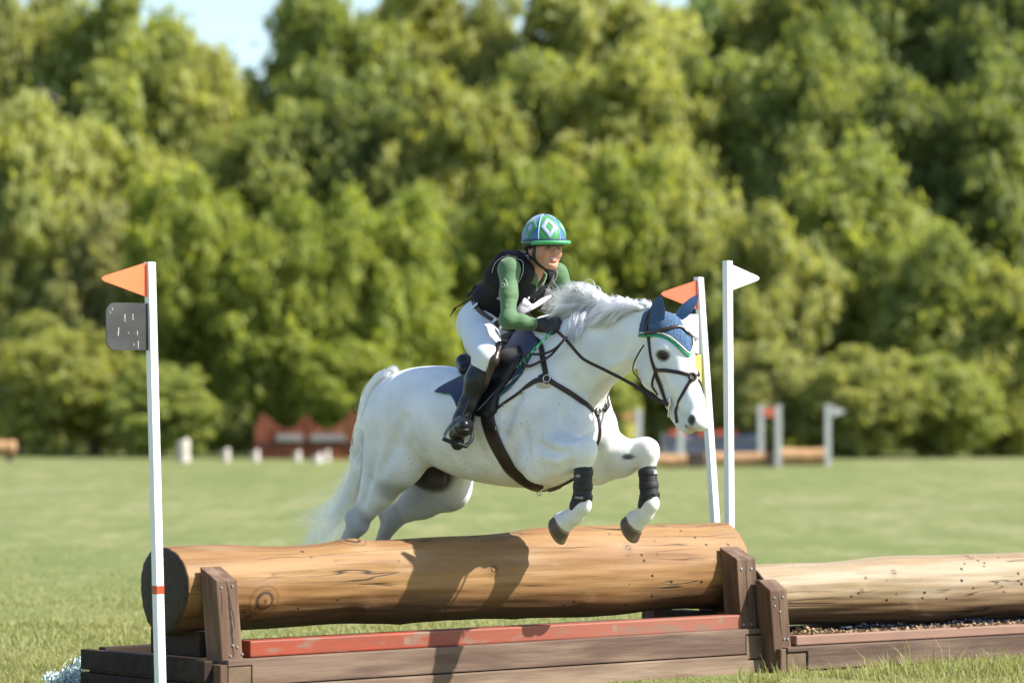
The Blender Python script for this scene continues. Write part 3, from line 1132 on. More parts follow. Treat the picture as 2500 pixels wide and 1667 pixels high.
def log_mesh(x0, x1, yc, zc, r0, r1, knots, seed, dz=0.0, wob=.008):
    """log along x; knots = list of (x, angle, size), angle 0 = up, positive towards the front (-y)"""
    rg = np.random.default_rng(seed)
    n, s = 220, 112
    t = np.linspace(0, 1, n)
    x = x0 + (x1 - x0) * t
    a = np.linspace(0, 2 * math.pi, s, endpoint=False)
    Xg, A = np.meshgrid(x, a, indexing='ij')
    R = (r0 + (r1 - r0) * t)[:, None] * np.ones_like(A)
    ph = rg.uniform(0, 6, 10)
    R = R + wob * (np.sin(Xg * 2.3 + ph[0]) * .7 + np.sin(Xg * 5.1 + A * 2 + ph[1]) * .5 + np.sin(A * 3 + Xg * 1.1 + ph[2]) * .8 + np.sin(Xg * 9 + A + ph[3]) * .25)
    R = R + .0015 * np.sin(A * 17 + Xg * 3 + ph[4]) + .001 * np.sin(A * 31 - Xg * 7 + ph[5])
    for _ in range(90):
        bx, ba, bs = rg.uniform(x0, x1), rg.uniform(0, 6.28), rg.uniform(.018, .06)
        da = (A - ba + math.pi) % (2 * math.pi) - math.pi
        R = R + rg.normal(0, .0032) * np.exp(-(((Xg - bx) / (bs * rg.uniform(1, 3.5))) ** 2 + (da * r0 / bs) ** 2))
    kd = np.full_like(R, 9.0)
    for kx, ka, ks in knots:
        da = (A - ka + math.pi) % (2 * math.pi) - math.pi
        d = np.sqrt(((Xg - kx) / 1.15) ** 2 + (da * R) ** 2) / ks
        kd = np.minimum(kd, d)
        R = R + .45 * ks * np.exp(-(d / 1.7) ** 2) - .10 * ks * np.exp(-((d - .8) / .22) ** 2)
    V = np.stack([Xg, yc - R * np.sin(A), zc + dz * np.sin(Xg * 1.1) + R * np.cos(A)], -1)
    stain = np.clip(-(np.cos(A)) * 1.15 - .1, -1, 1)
    # closed ends: three inner rings each
    rings, st, en, kk = [], [], [], []
    def cap(i, sgn):
        out, o2, o3, o4 = [], [], [], []
        c = V[i].mean(0)
        for q, ins in ((.985, .008), (.9, .014), (.6, .016), (.3, .014), (.02, .012)):
            out.append(c + (V[i] - c) * q + np.array([sgn * ins, 0, 0]))
            o2.append(np.full(s, q))
            o3.append(np.ones(s))
            o4.append(np.full(s, 9.0))
        return out, o2, o3, o4
    a0 = cap(0, -1)
    a1 = cap(-1, 1)
    allr = a0[0][::-1] + list(V) + a1[0]
    VV = np.array(allr).reshape(-1, 3)
    S = np.concatenate(a0[1][::-1] + list(stain) + a1[1])
    E = np.concatenate(a0[2][::-1] + [np.zeros(s)] * n + a1[2])
    K = np.concatenate(a0[3][::-1] + list(kd) + a1[3])
    m_ = len(allr)
    i = np.arange(m_ - 1)[:, None] * s
    j = np.arange(s)[None, :]
    j2 = (j + 1) % s
    F = np.stack([i + j, i + j2, i + s + j2, i + s + j], -1).reshape(-1, 4)
    me = mesh_np("log", VV, F)
    attr(me, "kd", K)
    attr(me, "stain", S)
    attr(me, "endf", E)
    return me


def crack(par, pts, w, m, y):
    """a drying crack: a thin dark sliver let into the front face, pts = (x, z)"""
    p = smooth_path([(a, b) for a, b in pts], 22)
    rg = np.random.default_rng(int(abs(pts[0][0]) * 999) + 3)
    ws = w * np.sin(np.linspace(.15, math.pi - .1, 22)) * rg.uniform(.4, 1.2, 22)
    p[:, 0] += rg.normal(0, .0012, 22)
    V = [(x - q / 2, y - .0012, z) for (x, z), q in zip(p, ws)] + [(x + q / 2, y - .0012, z) for (x, z), q in zip(p, ws)]
    n = len(p)
    me = bpy.data.meshes.new("crack")
    me.from_pydata(V, [], [(i, n + i, n + i + 1, i + 1) for i in range(n - 1)])
    return link("crack", me, m, par)


def screw(par, x, y, z, m, r=.0075):
    p = np.array([[x, y + .004, z], [x, y - .003, z], [x, y - .0045, z]])
    me = tube_mesh("screw", p, [r, r, r * .75], 12)
    return link("screw", me, m, par)


M_TIMBER = mat("stained_timber", (.088, .053, .038), .75, (.155, .102, .072), scale=3.2, stretch=(.5, 5, 5), detail=9, bump=.8, bscale=9, bdist=.005, objrand=.12, spec=.3, lo=.42, hi=.62)
M_PALETIMBER = mat("weathered_timber", (.135, .088, .060), .8, (.225, .160, .112), scale=3.2, stretch=(.5, 5, 5), detail=9, bump=.9, bscale=9, bdist=.005, spec=.25, lo=.4, hi=.62)
M_SHADETIMBER = mat("shaded_timber", (.020, .013, .009), .8, (.036, .024, .017), scale=3.2, stretch=(.5, 5, 5), detail=7, bump=.5, bscale=9, bdist=.004, spec=.25)  # darkened timber copy, shade of the left end and underside painted in
M_POST = mat("post_timber", (.095, .053, .034), .75, (.165, .105, .068), scale=3.2, stretch=(5, 5, .5), detail=9, bump=.8, bscale=9, bdist=.005, objrand=.10, spec=.3, lo=.42, hi=.62)
M_ENDGRAIN = mat("end_grain", (.15, .10, .058), .8, (.09, .058, .034), scale=12, stretch=(1, 1, 1), detail=5, bump=.4, bdist=.004)
M_DARKGAP = mat("crack_dark", (.018, .012, .009), .9)
M_STEEL = mat("zinc_screw", (.45, .46, .48), .35, metal=.9)


def end_grain_mat():
    m = M_ENDGRAIN
    t = m.node_tree
    L = t.links
    tc = nd(m, "ShaderNodeTexCoord")
    mp = nd(m, "ShaderNodeMapping")
    mp.inputs["Location"].default_value = (-1.93, 0, -.13)
    w = nd(m, "ShaderNodeTexWave", wave_type='RINGS', rings_direction='Y')
    w.inputs["Scale"].default_value = 22
    w.inputs["Distortion"].default_value = 3
    w.inputs["Detail"].default_value = 3
    w.inputs["Detail Scale"].default_value = 2
    L.new(tc.outputs["Object"], mp.inputs[0])
    L.new(mp.outputs[0], w.inputs[0])
    c = mixcol(m, ramp(m, w.outputs["Fac"], .3, .8, 0, .5), t.nodes["basemix"].outputs[2], (.10, .062, .035))
    L.new(c, t.nodes["Principled BSDF"].inputs["Base Color"])


end_grain_mat()


def red_rail_mat():
    m = mat("red_rail", (.27, .036, .012), .55, (.19, .042, .020), scale=4, stretch=(.5, 3, 3), detail=6, bump=.3, bscale=12, bdist=.003)
    t = m.node_tree
    L = t.links
    tc = nd(m, "ShaderNodeTexCoord")
    sx = nd(m, "ShaderNodeSeparateXYZ")
    L.new(tc.outputs["Object"], sx.inputs[0])
    n = nd(m, "ShaderNodeTexNoise")
    n.inputs["Scale"].default_value = 7
    n.inputs["Detail"].default_value = 7
    mp = nd(m, "ShaderNodeMapping")
    mp.inputs["Scale"].default_value = (.6, 2, 2)
    L.new(tc.outputs["Object"], mp.inputs[0])
    L.new(mp.outputs[0], n.inputs[0])
    c = t.nodes["basemix"].outputs[2]
    c = mixcol(m, ramp(m, sx.outputs["X"], -.4, 1.4, 0, .75), c, (.25, .095, .062))
    c = mixcol(m, ramp(m, n.outputs[0], .54, .62, 0, .8), c, (.17, .105, .07))
    # knots in the board
    k = None
    for kx, kz in ((1.72, .288), (.96, .276), (-.42, .272)):
        d = nd(m, "ShaderNodeVectorMath", operation='DISTANCE')
        L.new(tc.outputs["Object"], d.inputs[0])
        d.inputs[1].default_value = (kx, 0, kz)
        r_ = ramp(m, d.outputs["Value"], .016, .024, 1, 0)
        if k is None:
            k = r_
        else:
            q = nd(m, "ShaderNodeMath", operation='MAXIMUM')
            L.new(k, q.inputs[0])
            L.new(r_, q.inputs[1])
            k = q.outputs[0]
    f_ = nd(m, "ShaderNodeMath", operation='MULTIPLY')
    f_.inputs[1].default_value = .75
    L.new(k, f_.inputs[0])
    c = mixcol(m, f_.outputs[0], c, (.20, .13, .085))
    L.new(c, t.nodes["Principled BSDF"].inputs["Base Color"])
    return m


J0 = np.array([-.2, -.24, 0.0])


def chips_mesh(name, pos, size, rg, flat=.25, slim=.55):
    n = len(pos)
    a = rg.normal(0, 1, (n, 3))
    a[:, 2] *= .45
    a /= np.linalg.norm(a, axis=1, keepdims=True)
    b = np.cross(a, rg.normal(0, 1, (n, 3)))
    b /= np.linalg.norm(b, axis=1, keepdims=True)
    c = np.cross(a, b)
    s = size[:, None]
    A, B, C = a * s, b * s * slim, c * s * flat
    V = np.stack([pos - A - B, pos + A - B * .7, pos + A * .8 + B, pos - A * .9 + B, pos - A * .7 + C * 2 - B * .5, pos + A * .8 + C * 2], 1).reshape(-1, 3)
    i = np.arange(n)[:, None] * 6
    F = np.concatenate([i + np.array([[0, 1, 2, 3]]), i + np.array([[0, 1, 5, 4]]), i + np.array([[2, 3, 4, 5]])], 1).reshape(-1, 4)
    me = mesh_np(name, V, F)
    return me


def build_main_jump():
    t = empty("log_jump", J0, math.radians(40), "long log jump with red front rail that the white horse is clearing", "log jump")
    lm = log_material("pine_log", (.265, .148, .056), (.185, .088, .029), (.055, .029, .014), (.27, .180, .100))
    knots = [(-1.19, .5 * math.pi + .30, .052), (-.55, .30, .046), (-.53, 2.25, .030), (-1.52, 1.9, .03), (.25, 1.35, .020), (1.2, .95, .018), (.9, 2.2, .02), (-.1, 2.4, .02), (1.55, .25, .02)]
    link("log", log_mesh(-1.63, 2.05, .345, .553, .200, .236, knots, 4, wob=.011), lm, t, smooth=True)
    # a split along the top of the log near the hoof
    # front posts with slanted tops
    for x0, x1, lean, zt in ((-1.572, -1.45, .034, .606), (1.837, 1.976, .036, .611)):
        pl = [(0.0, -.03), (0.0, zt), (.13, zt + .062), (.13, -.03)]           # (depth, z)
        me = prism_mesh("post", pl, x0, x1, .007)
        co = np.empty(len(me.vertices) * 3, np.float32)
        me.vertices.foreach_get("co", co)
        co = co.reshape(-1, 3)
        y_, x_ = co[:, 0].copy(), co[:, 1].copy()
        co[:, 0] = x_ - (co[:, 2] - zt) / .38 * lean
        co[:, 1] = y_
        me.vertices.foreach_set("co", co.ravel())
        me.flip_normals()
        p = link("post", me, M_POST, t)
        xc = (x0 + x1) / 2
        if x0 < 0:
            crack(p, [(xc + .0, zt - .002), (xc + .012, .52), (xc + .022, .42), (xc + .032, .33), (xc + .04, .24)], .015, M_DARKGAP, 0)
            crack(p, [(xc + .014, .53), (xc + .032, .46), (xc + .044, .40), (xc + .046, .37)], .005, M_DARKGAP, 0)
            crack(p, [(xc - .035, .56), (xc - .03, .50), (xc - .028, .43)], .004, M_DARKGAP, 0)
            for dx, z in ((-.033, .572), (.032, .578), (.034, .295), (.062, .285), (.02, .245), (.09, .25)):
                screw(p, xc + dx + .0, -.001, z, M_STEEL, .006)
        else:
            crack(p, [(xc, zt - .002), (xc - .0, .55), (xc + .006, .46), (xc + .012, .37), (xc + .024, .29), (xc + .03, .25)], .007, M_DARKGAP, 0)
            for dx, z in ((-.036, .557), (.038, .556), (-.02, .258), (.04, .257)):
                screw(p, xc + dx, -.001, z, M_STEEL, .007)
        if x0 > 0:
            box_part("post", (xc, .345 + .31 + .055, .25), (x1 - x0, .11, .5), M_POST, t, bevel=.007)
        # cradle block under the log
        box_part("cradle", (xc + lean * .8, .345 + .05, .29 if x0 < 0 else .268), (x1 - x0 - .01, .42, .125 if x0 < 0 else .085), M_SHADETIMBER, t)
    # red rail between the posts
    rm = red_rail_mat()
    link("rail", box_mesh("rail", ((-1.374 + 1.873) / 2, .045, .272), (1.873 + 1.374, .09, .079), None, .008), rm, t)['label'] = "worn red painted rail"
    # planks
    pl2 = [(-1.532, .229), (2.012, .236), (2.012, .209), (1.866, .206), (1.866, .103), (-1.391, .103), (-1.391, .199), (-1.532, .198)]
    link("plank", prism_mesh("plank", pl2, -.04, .035, .006), M_TIMBER, t)
    pl3 = [(-1.60, .097), (1.868, .097), (1.874, .068), (2.058, .072), (2.064, .028), (1.91, -.036), (-1.60, -.036)]
    link("plank", prism_mesh("plank", pl3, -.052, .03, .008), M_PALETIMBER, t)
    # end timbers running back, their cut ends towards the camera
    for x0, x1, z0, z1 in ((-1.529, -1.395, -.03, .194), (1.872, 2.0, .074, .200)):
        o = box_part("end_timber", ((x0 + x1) / 2, .52, (z0 + z1) / 2), (x1 - x0, 1.115, z1 - z0), M_ENDGRAIN, t, bevel=.005)
    box_part("end_board", (-1.552, .53, .109), (.042, 1.13, .195), M_POST, t, bevel=.004)
    box_part("end_board", (2.026, .53, .147), (.046, 1.13, .17), M_POST, t, bevel=.006)
    # stacked side beams at the left end, a gap between them at the back
    box_part("end_beam", (-1.60, .56, .176), (.05, 1.07, .10), M_SHADETIMBER, t, bevel=.006)
    box_part("end_beam", (-1.60, .56, .045), (.05, 1.07, .135), M_SHADETIMBER, t, bevel=.006)
    box_part("end_beam", (1.93, .62, .02), (.16, .9, .1), M_TIMBER, t, bevel=.006)
    # rear planks
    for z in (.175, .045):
        box_part("plank", (.23, 1.06, z), (3.5, .06, .115), M_SHADETIMBER, t, bevel=.006)
    # splinter of bark lying across the log top, and a chip on the rail
    rg = np.random.default_rng(21)
    path = smooth_path([(1.02, .30, .79), (1.12, .27, .781), (1.22, .25, .779), (1.33, .27, .788)], 14)
    o = link("splinter", tube_mesh("splinter", path, np.linspace(.006, .002, 14), 6), M_DARKGAP, t, smooth=True)
    return t


def build_second_jump():
    A = math.radians(36)
    org = J0 + np.array([math.cos(math.radians(36)) * 2.045, math.sin(math.radians(36)) * 2.045, 0])
    t = empty("log_jump", org, A, "lower pale log jump running out at the right edge of the picture", "log jump")
    lm = log_material("pale_log", (.30, .235, .155), (.235, .16, .085), (.10, .056, .029), (.34, .29, .215))
    knots = [(.95, 1.0, .016), (1.6, .5, .02), (.7, 1.5, .012), (1.1, 2.2, .016)]
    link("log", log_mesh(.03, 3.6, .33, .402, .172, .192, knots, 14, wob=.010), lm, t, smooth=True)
    pl = [(0.0, -.02), (0.0, .446), (.085, .497), (.12, .498), (.12, -.02)]
    me = prism_mesh("post", pl, -.055, .066, .008)
    co = np.empty(len(me.vertices) * 3, np.float32)
    me.vertices.foreach_get("co", co)
    co = co.reshape(-1, 3)
    y_, x_ = co[:, 0].copy(), co[:, 1].copy()
    co[:, 0] = x_ - (co[:, 2] - .1) * .10
    co[:, 1] = y_ - .0
    me.vertices.foreach_set("co", co.ravel())
    me.flip_normals()
    p = link("post", me, M_POST, t)
    crack(p, [(-.03, .44), (-.025, .38), (-.02, .31), (-.01, .23), (-.0, .15)], .007, M_DARKGAP, 0)
    for dx, z in ((-.06, .405), (-.0, .408), (-.055, .36), (-.02, .33), (.012, .18), (.035, .18)):
        screw(p, dx, -.001, z, M_STEEL, .006)
    box_part("post", (-.01, .33 + .25, .24), (.11, .11, .5), M_POST, t, bevel=.007)
    box_part("cradle", (.02, .33, .18), (.11, .40, .09), M_TIMBER, t)
    m_pink = mat("faded_rail", (.27, .15, .105), .7, (.21, .12, .085), scale=5, stretch=(.5, 3, 3), bump=.3, bdist=.003)
    link("rail", box_mesh("rail", (1.86, .035, .168), (3.52, .07, .052), None, .007), m_pink, t)['label'] = "faded pink painted rail"
    pl2 = [(.0, .137), (3.6, .137), (3.6, .012), (.143, .012), (.143, .112), (.0, .112)]
    link("plank", prism_mesh("plank", pl2, -.045, .03, .006), M_TIMBER, t)
    box_part("plank", (1.87, -.0, -.012), (3.45, .08, .036), M_TIMBER, t)
    box_part("end_timber", (.071, .28, .047), (.134, .63, .118), M_ENDGRAIN, t, bevel=.004)
    box_part("end_board", (-.022, .28, .06), (.04, .63, .14), M_POST, t, bevel=.004)
    box_part("plank", (1.86, .60, .10), (3.5, .05, .20), M_TIMBER, t)
    # wood chips heaped between the rails and on top of the front rail
    rg = np.random.default_rng(6)
    M4 = np.array(Matrix.Rotation(A, 3, 'Z'))

    def to_w(p):
        return p @ M4.T + org
    n = 2600
    x = rg.uniform(.16, 3.5, n)
    y = rg.uniform(.055, .15, n)
    z = .168 + .030 * np.exp(-((x - .3) / .14) ** 2) + rg.uniform(-.012, .014, n) + .02 * np.clip((y - .06) / .1, 0, 1)
    n2 = 500
    x2, y2 = rg.uniform(.2, 3.5, n2), np.abs(rg.normal(.055, .016, n2))
    pos = np.concatenate([np.stack([x, y, z], 1), np.stack([x2, y2, np.full(n2, .2)], 1)])
    cm = mat("wood_chip", (.34, .24, .13), .85, (.22, .135, .07), scale=22, lo=.4, hi=.6)
    me = chips_mesh("wood_chips", to_w(pos), rg.uniform(.006, .016, len(pos)), rg)
    tag(link("wood_chips", me, cm), kind='stuff')
    n = 5200
    x = rg.uniform(.22, 3.5, n)
    y = rg.uniform(.13, .34, n)
    z = .150 + rg.uniform(0, .062, n) * np.clip((x - .15) / .5, .3, 1) + .012 * np.sin(x * 9)
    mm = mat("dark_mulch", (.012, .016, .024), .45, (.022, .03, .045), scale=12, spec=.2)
    me = chips_mesh("dark_mulch", to_w(np.stack([x, y, z], 1)), rg.uniform(.008, .022, n), rg, .2, .3)
    tag(link("dark_mulch", me, mm), kind='stuff')


def pole_thing(name, base, top, w, rz, label, group=None):
    """square pole leaning from base to top"""
    base, top = Vector(base), Vector(top)
    t = empty(name, base, 0, label, "flag pole", group)
    d = top - base
    L = d.length
    # sheared box: the pole keeps its horizontal section
    me = box_mesh("pole", (0, 0, L / 2), (w, w, L), Matrix.Rotation(rz, 4, 'Z'), .003)
    sh = Matrix(((1, 0, d.x / L, 0), (0, 1, d.y / L, 0), (0, 0, d.z / L, 0), (0, 0, 0, 1)))
    me.transform(sh)
    link("pole", me, M_WHITE, t)
    return t, d / L


def pennant(par, at, dirv, length, height, m, th=.004):
    """triangular pennant with rounded tip; base edge at `at` (middle), pointing along dirv"""
    h = height / 2
    pl = [(0, -h), (0, h), (length * .94, .10 * h + .004), (length * .985, .05 * h), (length, 0), (length * .985, -.05 * h), (length * .94, -.10 * h - .004)]
    me = prism_mesh("flag", pl, -th / 2, th / 2, 0)
    a = math.atan2(dirv[1], dirv[0])
    me.transform(Matrix.Translation(Vector(at)) @ Matrix.Rotation(a, 4, 'Z'))
    return link("flag", me, m, par)


def build_poles():
    ax = np.array([math.cos(math.radians(40)), math.sin(math.radians(40)), 0])
    orange = mat("orange_flag", (.80, .165, .055), .55, (.76, .15, .05), scale=9, bump=.1)
    # translucent plastic glow
    for m in (orange,):
        b = m.node_tree.nodes["Principled BSDF"]
        b.inputs["Roughness"].default_value = .5
    # left pole
    y = -1.37
    top = P(365.5, 640, y)
    mid = P(391.5, 1667, y)
    k = (top[2]) / (top[2] - mid[2])
    base = top + (mid - top) * k
    t, d = pole_thing("flag_pole", base, top, .041, math.radians(40), "white flag pole with orange pennant and dark number plate at the log's left end", "flag poles at the log jumps")
    L = (top - base)
    d = np.array(d)
    f = lambda v: (P(0, v, y)[2] - base[2]) / d[2] * d
    off = -ax * .021
    pennant(t, f(683) + off + np.array([0, 0, 0]), -ax, .252, .162, orange)
    plate = mat("plate_back", (.042, .043, .044), .65, (.066, .067, .067), scale=7, lo=.42, hi=.72, detail=7, rvar=.1, spec=.2)
    h2 = .111
    r = .05
    pl = [(-.005, -h2), (-.005, h2)] + [(.235 - r + r * math.cos(a), h2 - r + r * math.sin(a)) for a in np.linspace(math.pi / 2, 0, 7)] + [(.235 - r + r * math.cos(a), -h2 + r + r * math.sin(a)) for a in np.linspace(0, -math.pi / 2, 7)]
    me = prism_mesh("number_plate", pl, -.003, .003, .001)
    aa = math.atan2(-ax[1], -ax[0])
    me.transform(Matrix.Translation(Vector(f(798) + off)) @ Matrix.Rotation(aa, 4, 'Z'))
    o = link("number_plate", me, plate, t)
    rg = np.random.default_rng(2)
    nrm = np.array([ax[1], -ax[0], 0])
    for (sx, sz, l) in ((.13, .04, .035), (.085, .045, .03), (.20, .08, .012), (.21, .065, .008), (.165, -.02, .03), (.168, -.035, .02), (.055, -.085, .035), (.08, -.085, .01), (.06, -.03, .02), (.11, -.03, .006)):
        c = f(798) + off - ax * sx + np.array([0, 0, sz]) + nrm * .0036
        w = .0011
        V = [tuple(c + ax * w * q * k + np.array([0, 0, e * l / 2])) for q, k, e in ((-1, 1, 1), (-1, .6, -1), (1, .6, -1), (1, 1, 1))]
        me = bpy.data.meshes.new("scratch")
        me.from_pydata(V, [], [(0, 1, 2, 3)])
        link("scratch", me, M_WHITE, o)
    tape = mat("red_tape", (.36, .05, .018), .3, coat=.4)
    c = f(1439)
    me = box_mesh("tape", (c[0], c[1], c[2]), (.0425, .0425, .040), Matrix.Rotation(math.radians(40), 4, 'Z'), .001)
    link("tape", me, tape, t)

    # white pennant pole at the log's right end
    y = 1.7
    top = P(1776, 637, y)
    mid = P(1781, 1297, y)
    base = top + (mid - top) * (top[2] / (top[2] - mid[2]))
    t, d = pole_thing("flag_pole", base, top, .041, math.radians(40), "upright white flag pole with white pennant at the log's right end", "flag poles at the log jumps")
    d = np.array(d)
    f = lambda v: (P(0, v, y)[2] - base[2]) / d[2] * d
    pennant(t, f(677) + ax * .021, ax, .225, .150, M_WHITE)
    # leaning pole with red pennant behind the horse's ears
    y = 1.95
    top = P(1705.5, 677, y)
    mid = P(1746, 1280, y)
    base = top + (mid - top) * (top[2] / (top[2] - mid[2]))
    t, d = pole_thing("flag_pole", base, top, .041, math.radians(40), "leaning white flag pole with red pennant behind the horse's head", "flag poles at the log jumps")
    d = np.array(d)
    f = lambda v: (P(0, v, y)[2] - base[2]) / d[2] * d
    pennant(t, f(720) - ax * .021, -ax, .275, .165, M_RED)
    for nm, v0, v1, m_, lab in (("number_plate", 768, 863, M_WHITE, "white plate under the red pennant"), ("number_plate", 866, 985, M_FARYELLOW, "yellow plate under the white plate")):
        c = f((v0 + v1) / 2) - ax * .12
        h = (v1 - v0) * (18 + y) / FPX
        me = box_mesh(nm, (c[0], c[1], c[2]), (.20, .006, h), Matrix.Rotation(math.radians(40), 4, 'Z'), .002)
        link(nm, me, m_, t)['label'] = lab


def build_flower():
    """pale blue-white flower spikes behind the base's left corner"""
    rg = np.random.default_rng(8)
    base = G(172, 1700)
    base = np.array([P(172, 1650, -.35)[0], -.35, 0])
    t = empty("flower_plant", base, 0, "pale blue white flower spikes in the grass beside the jump's dark left end", "flowers")
    pm = mat("petal", (.72, .78, .80), .6, (.50, .64, .68), scale=30)
    gm = mat("flower_stem", (.10, .16, .06), .7)
    petals = []
    for k in range(15):
        u, v = [(205, 1604), (193, 1600), (180, 1607), (186, 1622), (172, 1628), (158, 1630), (148, 1638), (135, 1643), (120, 1645), (128, 1655), (195, 1640), (205, 1650), (165, 1648), (150, 1655), (112, 1652)][k]
        tip = P(u, v, -.35 + rg.uniform(-.1, .1)) - base
        root = np.array([tip[0] * .4, rg.uniform(-.05, .05), 0])
        pth = smooth_path([root, (root + tip) / 2 + rg.normal(0, .01, 3), tip], 12)
        link("stem", tube_mesh("stem", pth, .003, 5), gm, t, smooth=True)
        V, F = [], []
        for q in range(46):
            f = rg.uniform(.25, 1.0)
            c = pth[int(f * 11)]
            for w in range(4):
                d = rg.normal(0, 1, 3)
                d /= np.linalg.norm(d)
                s = rg.uniform(.010, .02) * (1.25 - f * .5)
                b = np.cross(d, rg.normal(0, 1, 3))
                b /= np.linalg.norm(b)
                i = len(V)
                c2 = c + rg.normal(0, .012, 3)
                V += [tuple(c2), tuple(c2 + d * s * .6 + b * s * .35), tuple(c2 + d * s * 1.3), tuple(c2 + d * s * .6 - b * s * .35)]
                F.append((i, i + 1, i + 2, i + 3))
        me = bpy.data.meshes.new("flower_spike")
        me.from_pydata(V, [], F)
        link("flower_spike", me, pm, t)


build_main_jump()
build_second_jump()
build_poles()
build_flower()
# ------------------------------------------------------------------ the horse
HD = math.radians(42)
HX = np.array([math.cos(HD), -math.sin(HD), 0])       # heading
HR = np.array([-math.sin(HD), -math.cos(HD), 0])      # the horse's right, the side seen in the photo
HO = np.array([40 / 8610 * 18.16, 0.16, 0.0])
FL = (0, 1, 0)                                         # lateral axis


def H(u, v, w=0.0):
    """horse-frame point (forward, left, up) on the vertical plane w metres to the horse's right"""
    d = np.array([(u - CU) / FPX, 1.0, -(v - HV) / FPX])
    t = (w - (CAM - HO) @ HR) / (d @ HR)
    p = CAM + t * d - HO
    return np.array([p @ HX, -(p @ HR), p[2]])


HY = math.radians(14)                                  # the head is turned a little towards the camera
EYE_U = 1654


def HH(u, v, lat=0.0):
    """point on the head's own middle plane (turned by HY about the poll), moved lat metres to its right"""
    piv = H(1626, 812)
    rt = np.array([-math.sin(HY), -math.cos(HY), 0])
    C0, C1 = H(u, v, 0.0), H(u, v, .2)
    k = ((piv - C0) @ rt) / ((C1 - C0) @ rt)
    return C0 + (C1 - C0) * k + rt * lat


def HL(p, lat):
    return np.asarray(p) + np.array([-math.sin(HY), -math.cos(HY), 0]) * lat


HFL = (math.sin(HY), math.cos(HY), 0)


def rotyh(a):
    c, s = math.cos(-HY), math.sin(-HY)
    return np.array([[c, -s, 0], [s, c, 0], [0, 0, 1]]) @ roty(a)


def roty(a):
    c, s = math.cos(a), math.sin(a)
    return np.array([[c, 0, s], [0, 1, 0], [-s, 0, c]])


GROOVES = []


